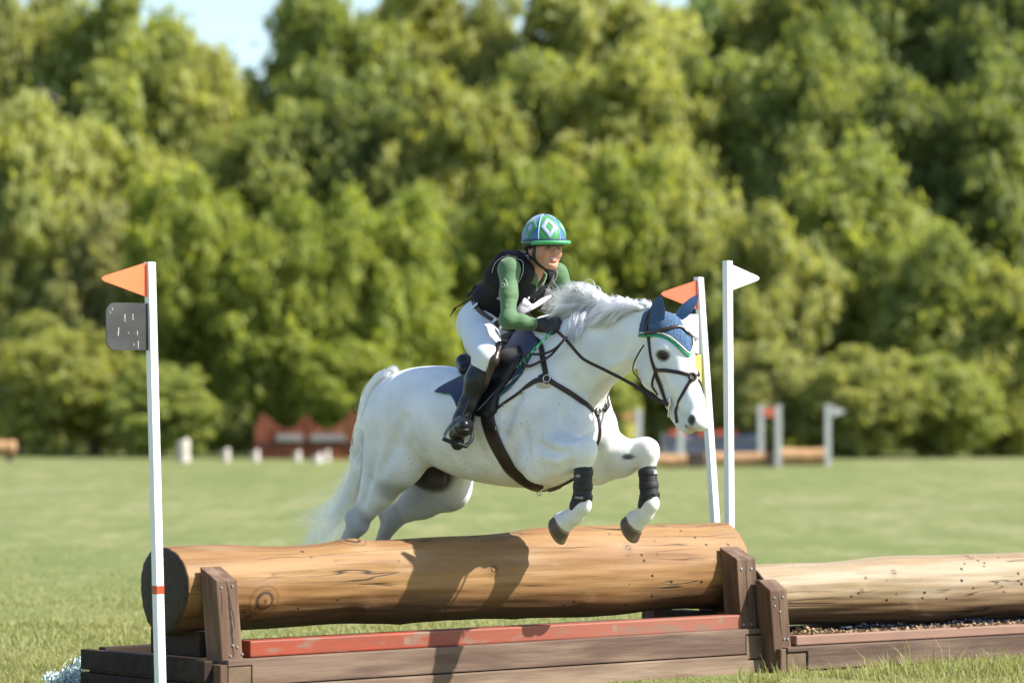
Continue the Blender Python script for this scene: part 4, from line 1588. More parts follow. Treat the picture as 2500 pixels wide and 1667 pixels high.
def horse_prims():
    p = []
    # trunk: stations (x, top, bottom, half width)
    p.append(sect([(-.97, 1.48, 1.33, .08), (-.90, 1.57, 1.22, .185), (-.78, 1.632, 1.15, .265), (-.62, 1.645, 1.12, .31), (-.45, 1.630, 1.062, .325),
                   (-.25, 1.655, 1.027, .325), (-.05, 1.70, 1.012, .30), (.12, 1.70, 1.02, .265), (.27, 1.66, 1.065, .235), (.38, 1.58, 1.16, .19), (.45, 1.49, 1.29, .10)], .05))
    # withers ridge
    p.append(cone((-.20, 0, 1.62), (.10, 0, 1.70), .10, .105, .10, FL, .7))
    # croup and quarter muscles
    for sd in (-1, 1):
        y = -.155 * sd
        p.append(ell((-.70, y, 1.375), (.25, .165, .225), .09, roty(-.35)))
        p.append(ell((-.85, y, 1.27), (.115, .115, .25), .07, roty(.12)))
        # shoulder blade and upper arm
        p.append(ell((.17, -.175 * sd, 1.40), (.17, .085, .28), .10, roty(.42)))
        p.append(ell((.34, -.155 * sd, 1.26), (.105, .10, .15), .09))
        # pectoral muscle
        p.append(ell((.43, -.085 * sd, 1.30), (.075, .08, .13), .06))
    p.append(cone((.30, 0, 1.185), (.10, 0, 1.13), .10, .10, .08))
    # hind legs --- near then far
    def hind(sd, hip, stf, hock, fet, toe):
        p.append(cone(hip, stf, .205, .120, .10, FL, .72))
        mid = stf + (hock - stf) * .45
        p.append(cone(stf, mid, .122 if sd > 0 else .100, .082 if sd > 0 else .080, .09, FL, .8))
        p.append(cone(mid, hock + (stf - hock) * .16, .082, .054, .06, FL, .8))
        p.append(cone(hip + (stf - hip) * .75 + np.array([-.14, 0, -.02]), hock + (stf - hock) * .3 + np.array([-.02, 0, .035]), .085, .045, .08, FL, .8))
        bk = np.array([-.050, 0, .030])
        p.append(cone(hock, hock + bk, .054, .036, .03, FL, .8))
        p.append(cone(hock + (stf - hock) * .2 + bk * .9, hock + bk, .024, .033, .04))     # tendon to the point of hock
        p.append(cone(hock, hock + (fet - hock) * .2, .054, .040, .04, FL, .78))
        p.append(cone(hock + (fet - hock) * .15, fet, .038, .035, .03, FL, .8))
        p.append(ell(fet, (.045, .042, .045), .03))
        p.append(cone(fet, fet + (toe - fet) * .62, .036, .040, .03))
    hockN, fetN, toeN = H(876, 1278, .15), H(775, 1420, .15), H(742, 1486, .15)
    hockF, fetF, toeF = H(958, 1268, -.13), H(880, 1420, -.13), H(850, 1488, -.13)
    hind(1, np.array([-.74, -.165, 1.33]), H(975, 1128, .20), hockN, fetN, toeN)
    hind(-1, np.array([-.70, .165, 1.30]), H(1098, 1188, -.17), hockF, fetF, toeF)
    p.append(ell(H(1112, 1180, -.19), (.065, .065, .06), .05))
    # sheath
    p.append(ell(H(1040, 1160, .0), (.14, .07, .075), .05, roty(.3)))
    # fore legs
    def fore(sd, elb, knee, fet, pas, cor):
        fm = elb + (knee - elb) * .5
        p.append(cone(elb, fm, .112, .094, .07, FL, .78))
        p.append(cone(fm, knee + (elb - knee) * .12, .094, .060, .05, FL, .82))
        p.append(ell(elb + np.array([-.03, 0, -.01]), (.085, .065, .085), .06))
        dn = (fet - knee) / np.linalg.norm(fet - knee)
        fw = (knee - elb) / np.linalg.norm(knee - elb)
        p.append(ell(knee + fw * .005, (.066, .055, .072), .035))
        p.append(cone(knee + dn * .02 + fw * .012, knee + dn * .085, .054, .040, .03, FL, .92))
        p.append(cone(knee + dn * .07, fet, .037, .034, .025, FL, .82))
        # knee bones: two rows with a step, the accessory bone behind
        p.append(ell(knee + fw * .030 - dn * .018, (.034, .040, .028), .02))
        p.append(ell(knee + fw * .026 + dn * .030, (.030, .038, .024), .02))
        p.append(ell(knee - fw * .046 + dn * .010, (.022, .018, .030), .025))
        p.append(cone(elb + (knee - elb) * .35 + dn * -.060, knee - dn * .045 + fw * .0, .022, .014, .03))
        p.append(ell(fet, (.046, .041, .046), .025))
        p.append(ell(fet - fw * .028 + dn * .01, (.03, .028, .03), .025))
        p.append(cone(fet, pas, .038, .036, .03))
        p.append(cone(pas, cor, .040, .058, .03))
    eN, kN, fN = H(1325, 1125, .20), H(1426, 1098, .215), H(1421, 1233, .205)
    eF, kF, fF = H(1462, 1128, -.165), H(1577, 1101, -.215), H(1587, 1229, -.21)
    pN, cN = H(1404, 1258, .20), H(1376, 1274, .20)
    pF, cF = H(1574, 1255, -.21), H(1552, 1271, -.21)
    fore(1, eN, kN, fN, pN, cN)
    fore(-1, eF, kF, fF, pF, cF)
    # neck
    n0, n1, n2, n3, n4 = H(1352, 895), H(1425, 868), H(1488, 848), H(1545, 824), H(1588, 806)
    p.append(cone(n0, n1, .255, .205, .12, FL, .74))
    p.append(cone(n1, n2, .205, .158, .08, FL, .64))
    p.append(cone(n2, n3, .158, .126, .06, FL, .62))
    p.append(cone(n3, n4, .126, .092, .06, FL, .72))
    p.append(cone(H(1300, 835), H(1430, 756), .06, .035, .10, FL, .7))
    p.append(cone(H(1430, 756), H(1520, 756), .035, .030, .08, FL, .7))
    p.append(cone(H(1520, 756), H(1592, 772), .030, .030, .08, FL, .8))
    # head
    h0, h1, h2, h3, h4 = HH(1626, 812), HH(1643, 862), HH(1672, 935), HH(1690, 985), HH(1697, 1022)
    p.append(cone(h0, h1, .096, .104, .05, HFL, .86))
    p.append(cone(h1, h2, .104, .077, .05, HFL, .84))
    p.append(cone(h2, h3, .077, .062, .04, HFL, .84))
    p.append(cone(h3, h4, .062, .058, .04, HFL, .95))
    p.append(cone(HH(1622, 930), HH(1660, 1005), .088, .050, .05, HFL, .55))
    for sd in (-1, 1):
        p.append(ell(HH(1606, 897, 0) + HL(np.zeros(3), .042 * sd), (.098, .045, .118), .04, rotyh(-.32)))
        p.append(ell(HH(EYE_U - 2, 858, 0) + HL(np.array([-.01, 0, .012]), .078 * sd), (.045, .026, .035), .035))      # brow
        # facial crest
        a, b = HH(1642, 895) + HL(np.array([0, 0, 0]), .074 * sd), HH(1664, 935) + HL(np.array([0, 0, 0]), .060 * sd)
        p.append(cone(a, b, .014, .010, .025))
        # nostril rim
        c = HH(1706, 1026, 0) + HL(np.array([-.0, 0, 0]), .040 * sd)
        p.append(ell(c, (.030, .024, .036), .02))
    p.append(ell(HH(1711, 1036), (.040, .046, .036), .03))       # upper lip
    p.append(ell(HH(1683, 1048), (.034, .038, .024), .022))      # lower lip
    p.append(cone(HH(1665, 1035), HH(1650, 1010), .034, .035, .035, HFL, .9))
    for sd in (-1, 1):
        c = HH(1708, 1026, 0) + HL(np.array([.006, 0, 0]), .059 * sd)
        p.append(ell(c, (.013, .012, .021), .010, rotyh(.3), op='s'))
        e_ = HH(EYE_U, 869, .100 * sd)
        p.append(ell(e_, (.024, .016, .018), .012, op='s'))
        # groove above nostril
    mth = [HH(1700, 1046), HH(1672, 1032)]
    for sd in (-1, 1):
        p.append(cone(mth[0] + HL(np.array([0.02, 0, 0]), .046 * sd), mth[1] + HL(np.array([0, 0, 0]), .055 * sd), .006, .005, .008, op='s'))
    # grooves and ridges that model the coat: jugular, in front of the stifle, behind the elbow, veins
    for pts_, r_, k_, op_ in (
            ([(993, 1030, .34), (1003, 1085, .33), (1020, 1122, .30), (1045, 1140, .24)], .012, .035, 's'),
            ([(1264, 1050, .33), (1272, 1095, .33), (1284, 1140, .32), (1298, 1166, .29)], .011, .030, 's'),
            ([(1345, 1052, .30), (1366, 1057, .30), (1388, 1060, .29)], .007, .022, 's'),
            ([(1300, 1075, .33), (1330, 1095, .33), (1362, 1098, .32)], .010, .035, 's'),
            ([(1318, 1062, .32), (1345, 1078, .33), (1385, 1084, .31)], .014, .03, 'u'),
            ([(1312, 1120, .33), (1350, 1130, .33), (1385, 1114, .30)], .012, .03, 'u'),
            ([(1390, 1000, .24), (1400, 1030, .25), (1392, 1052, .27)], .010, .035, 's'),
            ([(1530, 905, .11), (1490, 935, .14), (1462, 965, .16)], .010, .030, 's'),
            ([(1520, 890, .13), (1480, 915, .16), (1450, 950, .19)], .012, .035, 'u'),
            ([(1250, 960, .33), (1225, 1010, .34), (1215, 1060, .34)], .010, .05, 's'),
            ([(985, 1020, .34), (960, 1090, .33), (940, 1150, .27)], .012, .05, 's'),
            ([(930, 1110, .28), (915, 1170, .24), (898, 1225, .2)], .010, .035, 's'),
            ([(1140, 1060, .36), (1160, 1120, .33), (1190, 1160, .26)], .008, .05, 's'),
            ([(1090, 1060, .36), (1105, 1120, .32), (1130, 1155, .26)], .008, .05, 's')):
        c_ = [H(*q) for q in pts_]
        for sd in (-1, 1):
            for a, b in zip(c_[:-1], c_[1:]):
                if sd > 0:
                    a, b = a * [1, -1, 1], b * [1, -1, 1]
                GROOVES.append((a, b, r_, k_, op_))
    for a, b in (((1655, 905), (1668, 925)), ((1668, 925), (1664, 945)), ((1664, 945), (1676, 950)), ((1636, 915), (1650, 940)), ((1650, 940), (1655, 965))):
        for sd in (-1, 1):
            GROOVES.append((HL(HH(*a), .066 * sd), HL(HH(*b), .060 * sd), .006, .010, 'u'))
    pts = dict(hockN=hockN, fetN=fetN, toeN=toeN, hockF=hockF, fetF=fetF, toeF=toeF, eN=eN, kN=kN, fN=fN, pN=pN, cN=cN, eF=eF, kF=kF, fF=fF, pF=pF, cF=cF)
    return p, pts


def horse_material():
    m = mat("grey_coat", (.80, .80, .79), .55, (.66, .665, .665), scale=6, detail=8, bump=.35, bscale=34, bdist=.006, sheen=.1, spec=.25)
    t = m.node_tree
    L = t.links
    b = t.nodes["Principled BSDF"]
    tc = nd(m, "ShaderNodeTexCoord")
    # flea-bitten specks, denser on the shoulder and girth (attribute speck)
    vo = nd(m, "ShaderNodeTexVoronoi")
    vo.inputs["Scale"].default_value = 75
    L.new(tc.outputs["Object"], vo.inputs[0])
    n = nd(m, "ShaderNodeTexNoise")
    n.inputs["Scale"].default_value = 34
    n.inputs["Detail"].default_value = 4
    L.new(tc.outputs["Object"], n.inputs[0])
    n0 = nd(m, "ShaderNodeTexNoise")
    n0.inputs["Scale"].default_value = 5
    n0.inputs["Detail"].default_value = 5
    L.new(tc.outputs["Object"], n0.inputs[0])
    sp = nd(m, "ShaderNodeAttribute", attribute_name="speck")
    th = nd(m, "ShaderNodeMath", operation='MULTIPLY')
    L.new(ramp(m, vo.outputs["Distance"], .16, .30, 1, 0), th.inputs[0])
    L.new(ramp(m, n.outputs[0], .50, .62, 0, 1), th.inputs[1])
    t2 = nd(m, "ShaderNodeMath", operation='MULTIPLY')
    L.new(th.outputs[0], t2.inputs[0])
    L.new(sp.outputs["Fac"], t2.inputs[1])
    c = t.nodes["basemix"].outputs[2]
    # faint cream stain on the belly and legs (attribute dust)
    du = nd(m, "ShaderNodeAttribute", attribute_name="dust")
    q = nd(m, "ShaderNodeMath", operation='MULTIPLY')
    L.new(du.outputs["Fac"], q.inputs[0])
    L.new(ramp(m, n0.outputs[0], .3, .7, .35, 1), q.inputs[1])
    c = mixcol(m, q.outputs[0], c, (.40, .335, .25))
    gr = nd(m, "ShaderNodeAttribute", attribute_name="grey")
    q2 = nd(m, "ShaderNodeMath", operation='MULTIPLY')
    L.new(gr.outputs["Fac"], q2.inputs[0])
    L.new(ramp(m, n0.outputs[0], .25, .75, .55, 1), q2.inputs[1])
    c = mixcol(m, q2.outputs[0], c, (.20, .195, .19))
    c = mixcol(m, t2.outputs[0], c, (.16, .14, .12))
    dk = nd(m, "ShaderNodeAttribute", attribute_name="skin")
    c = mixcol(m, dk.outputs["Fac"], c, (.055, .045, .042))
    pk = nd(m, "ShaderNodeAttribute", attribute_name="pink")
    c = mixcol(m, pk.outputs["Fac"], c, (.50, .36, .29))
    L.new(c, b.inputs["Base Color"])
    return m


def near(V, c, r, soft=.5):
    """smooth weight 1 inside radius r (scalar or 3 radii) round c, falling to 0 at r*(1+soft)"""
    d = np.sqrt((((V - np.asarray(c)) / np.asarray(r)) ** 2).sum(1))
    return np.clip((1 + soft - d) / soft, 0, 1)


def seg_near(V, a, b, r, soft=.6):
    a, b = np.asarray(a), np.asarray(b)
    ab = b - a
    t = np.clip(((V - a) @ ab) / (ab @ ab), 0, 1)
    d = np.linalg.norm(V - a - t[:, None] * ab, axis=1) / r
    return np.clip((1 + soft - d) / soft, 0, 1)


def hair_curves(name, paths, r0, m, parent):
    """real hair strands: one Curves object, tapered radius per point"""
    n, k, _ = paths.shape
    hc = bpy.data.hair_curves.new(name)
    hc.add_curves([k] * n)
    hc.attributes["position"].data.foreach_set("vector", paths.astype(np.float32).ravel()) if "position" in hc.attributes else hc.position_data.foreach_set("vector", paths.astype(np.float32).ravel())
    tp = np.interp(np.linspace(0, 1, k), [0, .15, .6, 1], [.8, 1, .8, .15])
    ra = hc.attributes.get("radius") or hc.attributes.new("radius", 'FLOAT', 'POINT')
    ra.data.foreach_set("value", (np.asarray(r0)[:, None] * tp[None]).astype(np.float32).ravel())
    hc.materials.append(m)
    o = bpy.data.objects.new(name, hc)
    COL.objects.link(o)
    o.parent = parent
    return o


def hair_material(name, col):
    m = bpy.data.materials.new(name)
    m.use_nodes = True
    t = m.node_tree
    h = t.nodes.new("ShaderNodeBsdfHairPrincipled")
    h.model = 'CHIANG'
    h.parametrization = 'COLOR'
    h.inputs["Color"].default_value = (*col, 1)
    h.inputs["Roughness"].default_value = .38
    h.inputs["Radial Roughness"].default_value = .6
    h.inputs["Random Roughness"].default_value = .2
    t.links.new(h.outputs[0], t.nodes["Material Output"].inputs[0])
    return m


def strands(root, ctrl, n, spread, wave, m=14, seed=0, clump=28, cl=.7):
    """hair locks: ctrl = list of control points (k,3) arrays or a function of a parameter q in 0..1; strands clump into locks"""
    rg = np.random.default_rng(seed)
    out = []
    locks = max(2, n // clump)
    for _ in range(locks):
        q = rg.uniform(0, 1)
        c = ctrl(q, rg)
        k = len(c)
        f = np.linspace(0, 1, k)[:, None]
        c = c + rg.normal(0, 1, (k, 3)) * spread * f
        base = smooth_path(c, m)
        g = np.linspace(0, 1, m)[:, None]
        ph = rg.uniform(0, 6.28, 3)
        base = base + wave * g * np.sin(g * rg.uniform(3, 7) + ph)
        for _ in range(clump):
            d0, d1 = rg.normal(0, 1, 3), rg.normal(0, 1, 3)
            wd = spread * (1 - cl) * (.9 + 1.2 * g - 1.1 * g ** 3 * cl)
            s = base + d0 * wd + d1 * spread * .25 * g ** 2
            s = s + rg.normal(0, 1, 3) * wave * .25 * np.sin(g * 9 + ph)
            out.append(s)
    return np.array(out)


HORSE = {}


def build_horse():
    root = empty("horse", (HO[0], HO[1], 0), -HD, "white grey horse in mid jump over the log with its forelegs tucked up", "horse")
    prims, J = horse_prims()
    F0, lo0, _ = field(prims, *bounds(prims, .04), .012)
    V0, Q0 = nets(F0, lo0, .012)
    b0 = BVHTree.FromPolygons([tuple(v) for v in V0], [tuple(q) for q in Q0])
    for a, b, r_, k_, op_ in GROOVES:
        pa, na = b0.find_nearest(Vector(a))[:2]
        pb, nb_ = b0.find_nearest(Vector(b))[:2]
        e = .55 if op_ == 's' else -.35
        prims.append(cone(np.array(pa) + np.array(na) * r_ * e, np.array(pb) + np.array(nb_) * r_ * e, r_, r_, k_, op=op_))
    me, V, Q = sdf_mesh("body", prims, .010, smooth_it=2)
    HORSE.update(root=root, prims=prims, J=J, V=V, Q=Q)
    HORSE['bvh'] = BVHTree.FromPolygons([tuple(v) for v in V], [tuple(q) for q in Q])
    # coat colouring by body region
    sp = .14 + .8 * np.maximum.reduce([near(V, (.12, -.25, 1.12), (.22, .2, .25)), near(V, (.25, -.2, 1.40), (.18, .2, .2)) * .6, near(V, (-.25, -.3, 1.15), (.35, .2, .12)) * .7])
    dust = np.maximum.reduce([np.clip((1.13 - V[:, 2]) / .14, 0, 1) * (V[:, 0] > -.55) * (V[:, 0] < .2) * .65, seg_near(V, J['eN'], J['kN'], .06) * .25 * (V[:, 2] < 1.16),
                              seg_near(V, J['kF'], J['eF'], .09) * .25, seg_near(V, H(1441, 985), H(1500, 930), .06) * .55, seg_near(V, J['fN'], J['cN'], .07) * .30, seg_near(V, J['fF'], J['cF'], .07) * .30])
    grey = np.maximum.reduce([seg_near(V, J['hockN'], J['fetN'], .10) * .75, seg_near(V, J['hockF'], J['fetF'], .10) * .9, near(V, H(1040, 1230, -.15), (.2, .1, .16)) * .6,
                              near(V, H(978, 1190, .15), (.09, .12, .06)) * .65, seg_near(V, H(1398, 1010, .2), H(1350, 1050, .2), .10) * .18, near(V, HH(1700, 1030, .03), (.05, .07, .05)) * .22,
                              near(V, H(1448, 1080, .05), (.1, .1, .05)) * .35])
    skin = np.maximum.reduce([near(V, H(1040, 1165, 0), (.15, .10, .085), .35), near(V, H(1050, 1150, -.1), (.16, .09, .06), .4) * .9,
                              near(V, HH(EYE_U, 868, .085), (.034, .04, .024), .5), near(V, HH(EYE_U, 868, -.085), (.034, .04, .024), .5),
                              near(V, HH(1708, 1026, .055) + [.006, 0, 0], (.017, .022, .023), .5), near(V, HH(1708, 1026, -.055) + [.006, 0, 0], (.017, .022, .023), .5),
                              near(V, H(1536, 1115, -.13), (.035, .02, .012), .6) * .95,
                              seg_near(V, HH(1700, 1046, .040), HH(1672, 1030, .050), .007, 1.0) * .9])
    pink = np.maximum.reduce([near(V, HH(1700, 1052), (.035, .06, .022), .8) * .6, near(V, HH(1718, 1036), (.02, .05, .02), .8) * .35])
    for nme, a in (("speck", sp), ("dust", dust), ("grey", grey), ("skin", skin), ("pink", pink)):
        attr(me, nme, a)
    cm = horse_material()
    body = link("body", me, cm, root, smooth=True)
    # eyes
    em = mat("horse_eye", (.010, .006, .004), .22, spec=.35)
    for sd in (1, -1):
        bm = bmesh.new()
        bmesh.ops.create_uvsphere(bm, u_segments=20, v_segments=14, radius=.022)
        me2 = bpy.data.meshes.new("eye")
        bm.to_mesh(me2)
        bm.free()
        o = link("eye", me2, em, root, smooth=True)
        o.location = HH(EYE_U, 868.5, .0815 * sd)
    # upper eyelids
    lidm = mat("dark_eyelid", (.075, .062, .058), .6)
    for sd in (1, -1):
        c = HH(EYE_U, 868.5, .0845 * sd)
        a = np.linspace(.15, math.pi - .15, 14)
        pth = c + np.stack([.023 * np.cos(a), np.zeros(14), .015 * np.sin(a) + .001], 1) + np.array([-math.sin(HY), -math.cos(HY), 0]) * (.010 * sd + .006 * sd * np.sin(a))[:, None]
        link("eyelid", tube_mesh("eyelid", pth, .0040, 8), lidm, root, smooth=True)
    # hooves
    hm = mat("hoof_horn", (.115, .076, .052), .45, (.050, .034, .025), scale=9, stretch=(1, 1, 1), detail=6, bump=.35, bscale=40, bdist=.002, lo=.35, hi=.6)
    t = hm.node_tree
    hr = nd(hm, "ShaderNodeAttribute", attribute_name="band")
    c = mixcol(hm, ramp(hm, hr.outputs["Fac"], .78, .95), t.nodes["basemix"].outputs[2], (.26, .18, .12))
    c = mixcol(hm, ramp(hm, hr.outputs["Fac"], .05, .3, 1, 0), c, (.20, .14, .09))
    t.links.new(c, t.nodes["Principled BSDF"].inputs["Base Color"])

    def hoof(cor, axis, fwd, r=.060, L=.082):
        """wall from coronet to ground surface; axis = direction down the hoof, fwd = towards the toe"""
        z = np.asarray(axis) / np.linalg.norm(axis)
        x = np.asarray(fwd) - (np.asarray(fwd) @ z) * z
        x /= np.linalg.norm(x)
        y = np.cross(z, x)
        rows, band = [], []
        s = 28
        a = np.linspace(0, 2 * math.pi, s, endpoint=False)
        for f, sc, sh in ((-.08, .90, -.02), (.0, .99, 0), (.1, 1.03, .01), (.4, 1.12, .05), (.75, 1.22, .11), (.96, 1.28, .15), (1.0, 1.25, .155)):
            rx = r * sc * np.where(np.cos(a) > 0, 1.05, .86)
            ry = r * sc * .96
            hgt = L * (f * np.where(np.cos(a) > 0, 1, 1) - (.26 * f) * (1 - np.cos(a)) / 2)
            rows.append(np.asarray(cor) + x[None] * (np.cos(a) * rx + sh * r * 2)[:, None] + y[None] * (np.sin(a) * ry)[:, None] + z[None] * hgt[:, None])
            band.append(np.full(s, 1 - f))
        c = rows[-1].mean(0)
        rows.append(c + (rows[-1] - c) * .80)
        rows.append(c + (rows[-1] - c) * .7 - z * .010)
        rows.append(c + (rows[-1] - c) * .05 - z * .012)
        band += [np.full(s, .5)] * 3
        Vv = np.array(rows).reshape(-1, 3)
        n = len(rows)
        i = np.arange(n - 1)[:, None] * s
        j = np.arange(s)[None]
        j2 = (j + 1) % s
        F = np.stack([i + j, i + j2, i + s + j2, i + s + j], -1).reshape(-1, 4)
        me = mesh_np("hoof", Vv, F)
        attr(me, "band", np.array(band).ravel())
        me.flip_normals() if np.linalg.det(np.stack([x, y, z])) > 0 else None
        return link("hoof", me, hm, root, smooth=True)
    for cor, pas, k in ((J['cN'], J['pN'], 0), (J['cF'], J['pF'], 1)):
        ax = np.array([-.62, -.10 if k == 0 else -.02, -.36])
        hoof(cor + ax * .002, ax, np.array([.5, 0, -.8]), r=.058, L=.064)
    for fet, toe in ((J['fetN'], J['toeN']), (J['fetF'], J['toeF'])):
        d = (toe - fet) / np.linalg.norm(toe - fet)
        hoof(fet + d * .095, d, np.array([.6, 0, -.4]), r=.058, L=.085)
    # mane
    hairm = hair_material("mane_hair", (.93, .915, .87))
    tailm = hair_material("tail_hair", (.76, .71, .60))
    crest = smooth_path([H(1438, 756), H(1446, 753), H(1456, 750), H(1500, 745), H(1560, 752), H(1600, 758)], 60)

    def mane_up(q, rg):
        i = int((.06 + .92 * q ** 1.05) * 59)
        r_ = crest[i] + np.array([0, rg.normal(0, .012), -.012])
        b = .25 + .75 * math.exp(-((q - .22) / .26) ** 2)
        l = .115 * b + .045 + rg.uniform(-.02, .03)
        sdn = -rg.uniform(.25, .95)
        return np.array([r_, r_ + [-.12 * l, sdn * .10 * l, .48 * l], r_ + [-.32 * l, sdn * .30 * l, .72 * l * b], r_ + [-.58 * l, sdn * .46 * l, .62 * l * b], r_ + [-.80 * l, sdn * .55 * l, .34 * l * b + rg.normal(0, .016)]])

    def mane_side(q, rg):
        i = int((.12 + .86 * q) * 59)
        r_ = crest[i] + np.array([0, rg.normal(-.012, .010), -.006])
        l = .13 + .05 * math.sin(q * 9) + rg.uniform(-.02, .02)
        return np.array([r_, r_ + [-.25 * l, -.22 * l, .12 * l], r_ + [-.70 * l, -.45 * l, -.02 * l], r_ + [-1.1 * l, -.52 * l, -.30 * l], r_ + [-1.5 * l, -.50 * l, -.42 * l]])

    def mane_wisp(q, rg):
        i = int((.0 + .55 * q) * 59)
        r_ = crest[i] + np.array([0, rg.normal(-.01, .01), 0])
        l = rg.uniform(.10, .19)
        up = rg.uniform(.1, .8)
        return np.array([r_, r_ + [-.15 * l, -.1 * l, .38 * l * up + .04], r_ + [-.55 * l, -.18 * l, .60 * l * up + .03], r_ + [-1.0 * l, -.2 * l, .50 * l * up], r_ + [-1.35 * l, -.2 * l, .42 * l * up + rg.normal(0, .03)]])

    def mane_fall(q, rg):
        a = H(1402 + 46 * q, 757, .03)
        return np.array([a, H(1396 + 34 * q, 767, .085), H(1389 + 34 * q, 794, .125), H(1385 + 30 * q, 826 - 8 * q, .145), H(1383 + 24 * q + rg.normal(0, 4), 856 - 26 * q + rg.normal(0, 6), .15)])
    P1 = strands(None, mane_up, 3600, .016, .007, seed=1, clump=26, cl=.68)
    P2 = strands(None, mane_side, 2200, .012, .005, seed=2, clump=24, cl=.68)
    P3 = strands(None, mane_wisp, 560, .022, .014, seed=3, clump=8, cl=.5)
    P4 = strands(None, mane_fall, 900, .010, .006, seed=4, clump=22, cl=.65)
    rg = np.random.default_rng(12)
    allp = np.concatenate([P1, P2, P3, P4])
    hair_curves("mane", allp, rg.uniform(.0007, .0013, len(allp)), hairm, root)
    # tail
    dock = H(962, 912, 0)

    def tail(q, rg):
        o = (q - .5)
        w = rg.normal(0, .035)
        k = rg.uniform(.72, 1.05)
        c = [dock + [0, w * .5, rg.normal(0, .012)], H(938 + 10 * o, 922 + 18 * o, 0 + w), H(914 + 30 * o, 956 + 14 * o, w), H(900 + 32 * o, 1010, w * 1.2), H(886 + 30 * o, 1090, w * 1.4),
             H(876 + 26 * o, 1160, w * 1.6), H(840 + 38 * o, 1235, w * 1.8), H(800 + 60 * o, 1300, w * 2), H(760 + 90 * o, 1350, w * 2.2)]
        c = np.array(c)
        return smooth_path(c, 24)[:max(8, int(24 * k))]

    def wisp(q, rg):
        a = rg.uniform(0, 1)
        return np.array([H(873, 1140, 0), H(850, 1190, 0), H(820, 1225 + 20 * a, 0), H(775, 1245 + 45 * a, 0), H(735 - 10 * a, 1250 + 70 * a, 0)])
    T1 = strands(None, tail, 1150, .020, .018, m=22, seed=7, clump=16, cl=.62)
    T2 = strands(None, wisp, 84, .03, .02, m=22, seed=8, clump=6, cl=.3)
    # short hairs at the top of the tail standing off the dock
    allp = np.concatenate([T1, T2])
    hair_curves("tail", allp, rg.uniform(.0007, .0014, len(allp)), tailm, root)
    return root


build_horse()
# ------------------------------------------------------------------ tack
def snap(p):
    loc, nrm, _, _ = HORSE['bvh'].find_nearest(Vector(p))
    return np.array(loc), np.array(nrm)


def mirror(p):
    q = np.array(p, float)
    q[..., 1] *= -1
    return q


def lay(u, v, w):
    """where the line of sight of photo pixel (u, v) meets the horse; the plane w metres to the right if it misses"""
    o, q = H(u, v, .9), H(u, v, -.6)
    d = q - o
    h = HORSE['bvh'].ray_cast(Vector(o), Vector(d / np.linalg.norm(d)))
    g = H(u, v, w)
    if h[0] is not None and np.linalg.norm(np.array(h[0]) - g) < .22:
        return np.array(h[0])
    return g


def mirror_head(p):
    p = np.array(p, float)
    rt = np.array([-math.sin(HY), -math.cos(HY), 0])
    k = (p - H(1626, 812)) @ rt
    return p - 2 * k[..., None] * rt


def on_body(ctrl, n, off=.003, raw=False, mir=False):
    """path laid on the horse through photo points (u, v, w); returns points and surface normals"""
    c = np.array([H(*q) if raw else lay(*q) for q in ctrl])
    if mir == 'head':
        c = mirror_head(c)
    elif mir:
        c = mirror(c)
    c = np.array([snap(q)[0] for q in c])
    p = smooth_path(c, n)
    P_, N_ = [], []
    for q in p:
        a, nn = snap(q)
        P_.append(a)
        N_.append(nn)
    P_, N_ = np.array(P_), np.array(N_)
    for _ in range(4):
        N_[1:-1] = (N_[:-2] + 2 * N_[1:-1] + N_[2:])
        N_ /= np.linalg.norm(N_, axis=1, keepdims=True)
        P_[1:-1] = (P_[:-2] + 2 * P_[1:-1] + P_[2:]) / 4
    return P_ + N_ * off, N_


def clear_body(p, d):
    """push points out of the horse so that they stay d outside"""
    out, nn = [], []
    for q in p:
        a, n_ = snap(q)
        k = (q - a) @ n_
        if k < d:
            q = a + n_ * d
        out.append(q)
        nn.append(n_)
    return np.array(out), np.array(nn)


def strap(name, ctrl, width, m, par, n=40, thick=.004, off=.002, mir=False, crown=.15, raw=False):
    p, nn = on_body(ctrl, n, off, raw, mir)
    return link(name, strap_mesh(name, p, nn, width, thick, crown), m, par, smooth=True)


def ring(name, c, R, r, m, par, nrm):
    return link(name, torus_mesh(name, c, R, r, nrm, 24, 8), m, par, smooth=True)


def hroot(name, label, cat, group=None):
    return empty(name, (HO[0], HO[1], 0), -HD, label, cat, group)


M_LEATHER = mat("brown_leather", (.022, .013, .010), .42, (.036, .021, .015), scale=14, bump=.2, bscale=160, bdist=.001, spec=.3, rvar=.08)
M_LEATHER2 = mat("polished_leather", (.030, .017, .012), .3, (.045, .026, .018), scale=14, spec=.5, coat=.15)
M_BLACK = mat("black_leather", (.008, .008, .009), .34, (.014, .014, .016), scale=9, bump=.2, bscale=60, bdist=.002, spec=.35)
M_BRASS = mat("bit_steel", (.62, .60, .55), .22, metal=1.0)
M_NAVY = mat("navy_cloth", (.008, .018, .070), .85, (.011, .025, .092), scale=30, bump=.4, bscale=220, bdist=.002, sheen=.3)
M_GREEN = mat("green_piping", (.012, .26, .12), .6, (.02, .33, .16), scale=40)
M_TEAL = mat("teal_piping", (.015, .14, .12), .6)


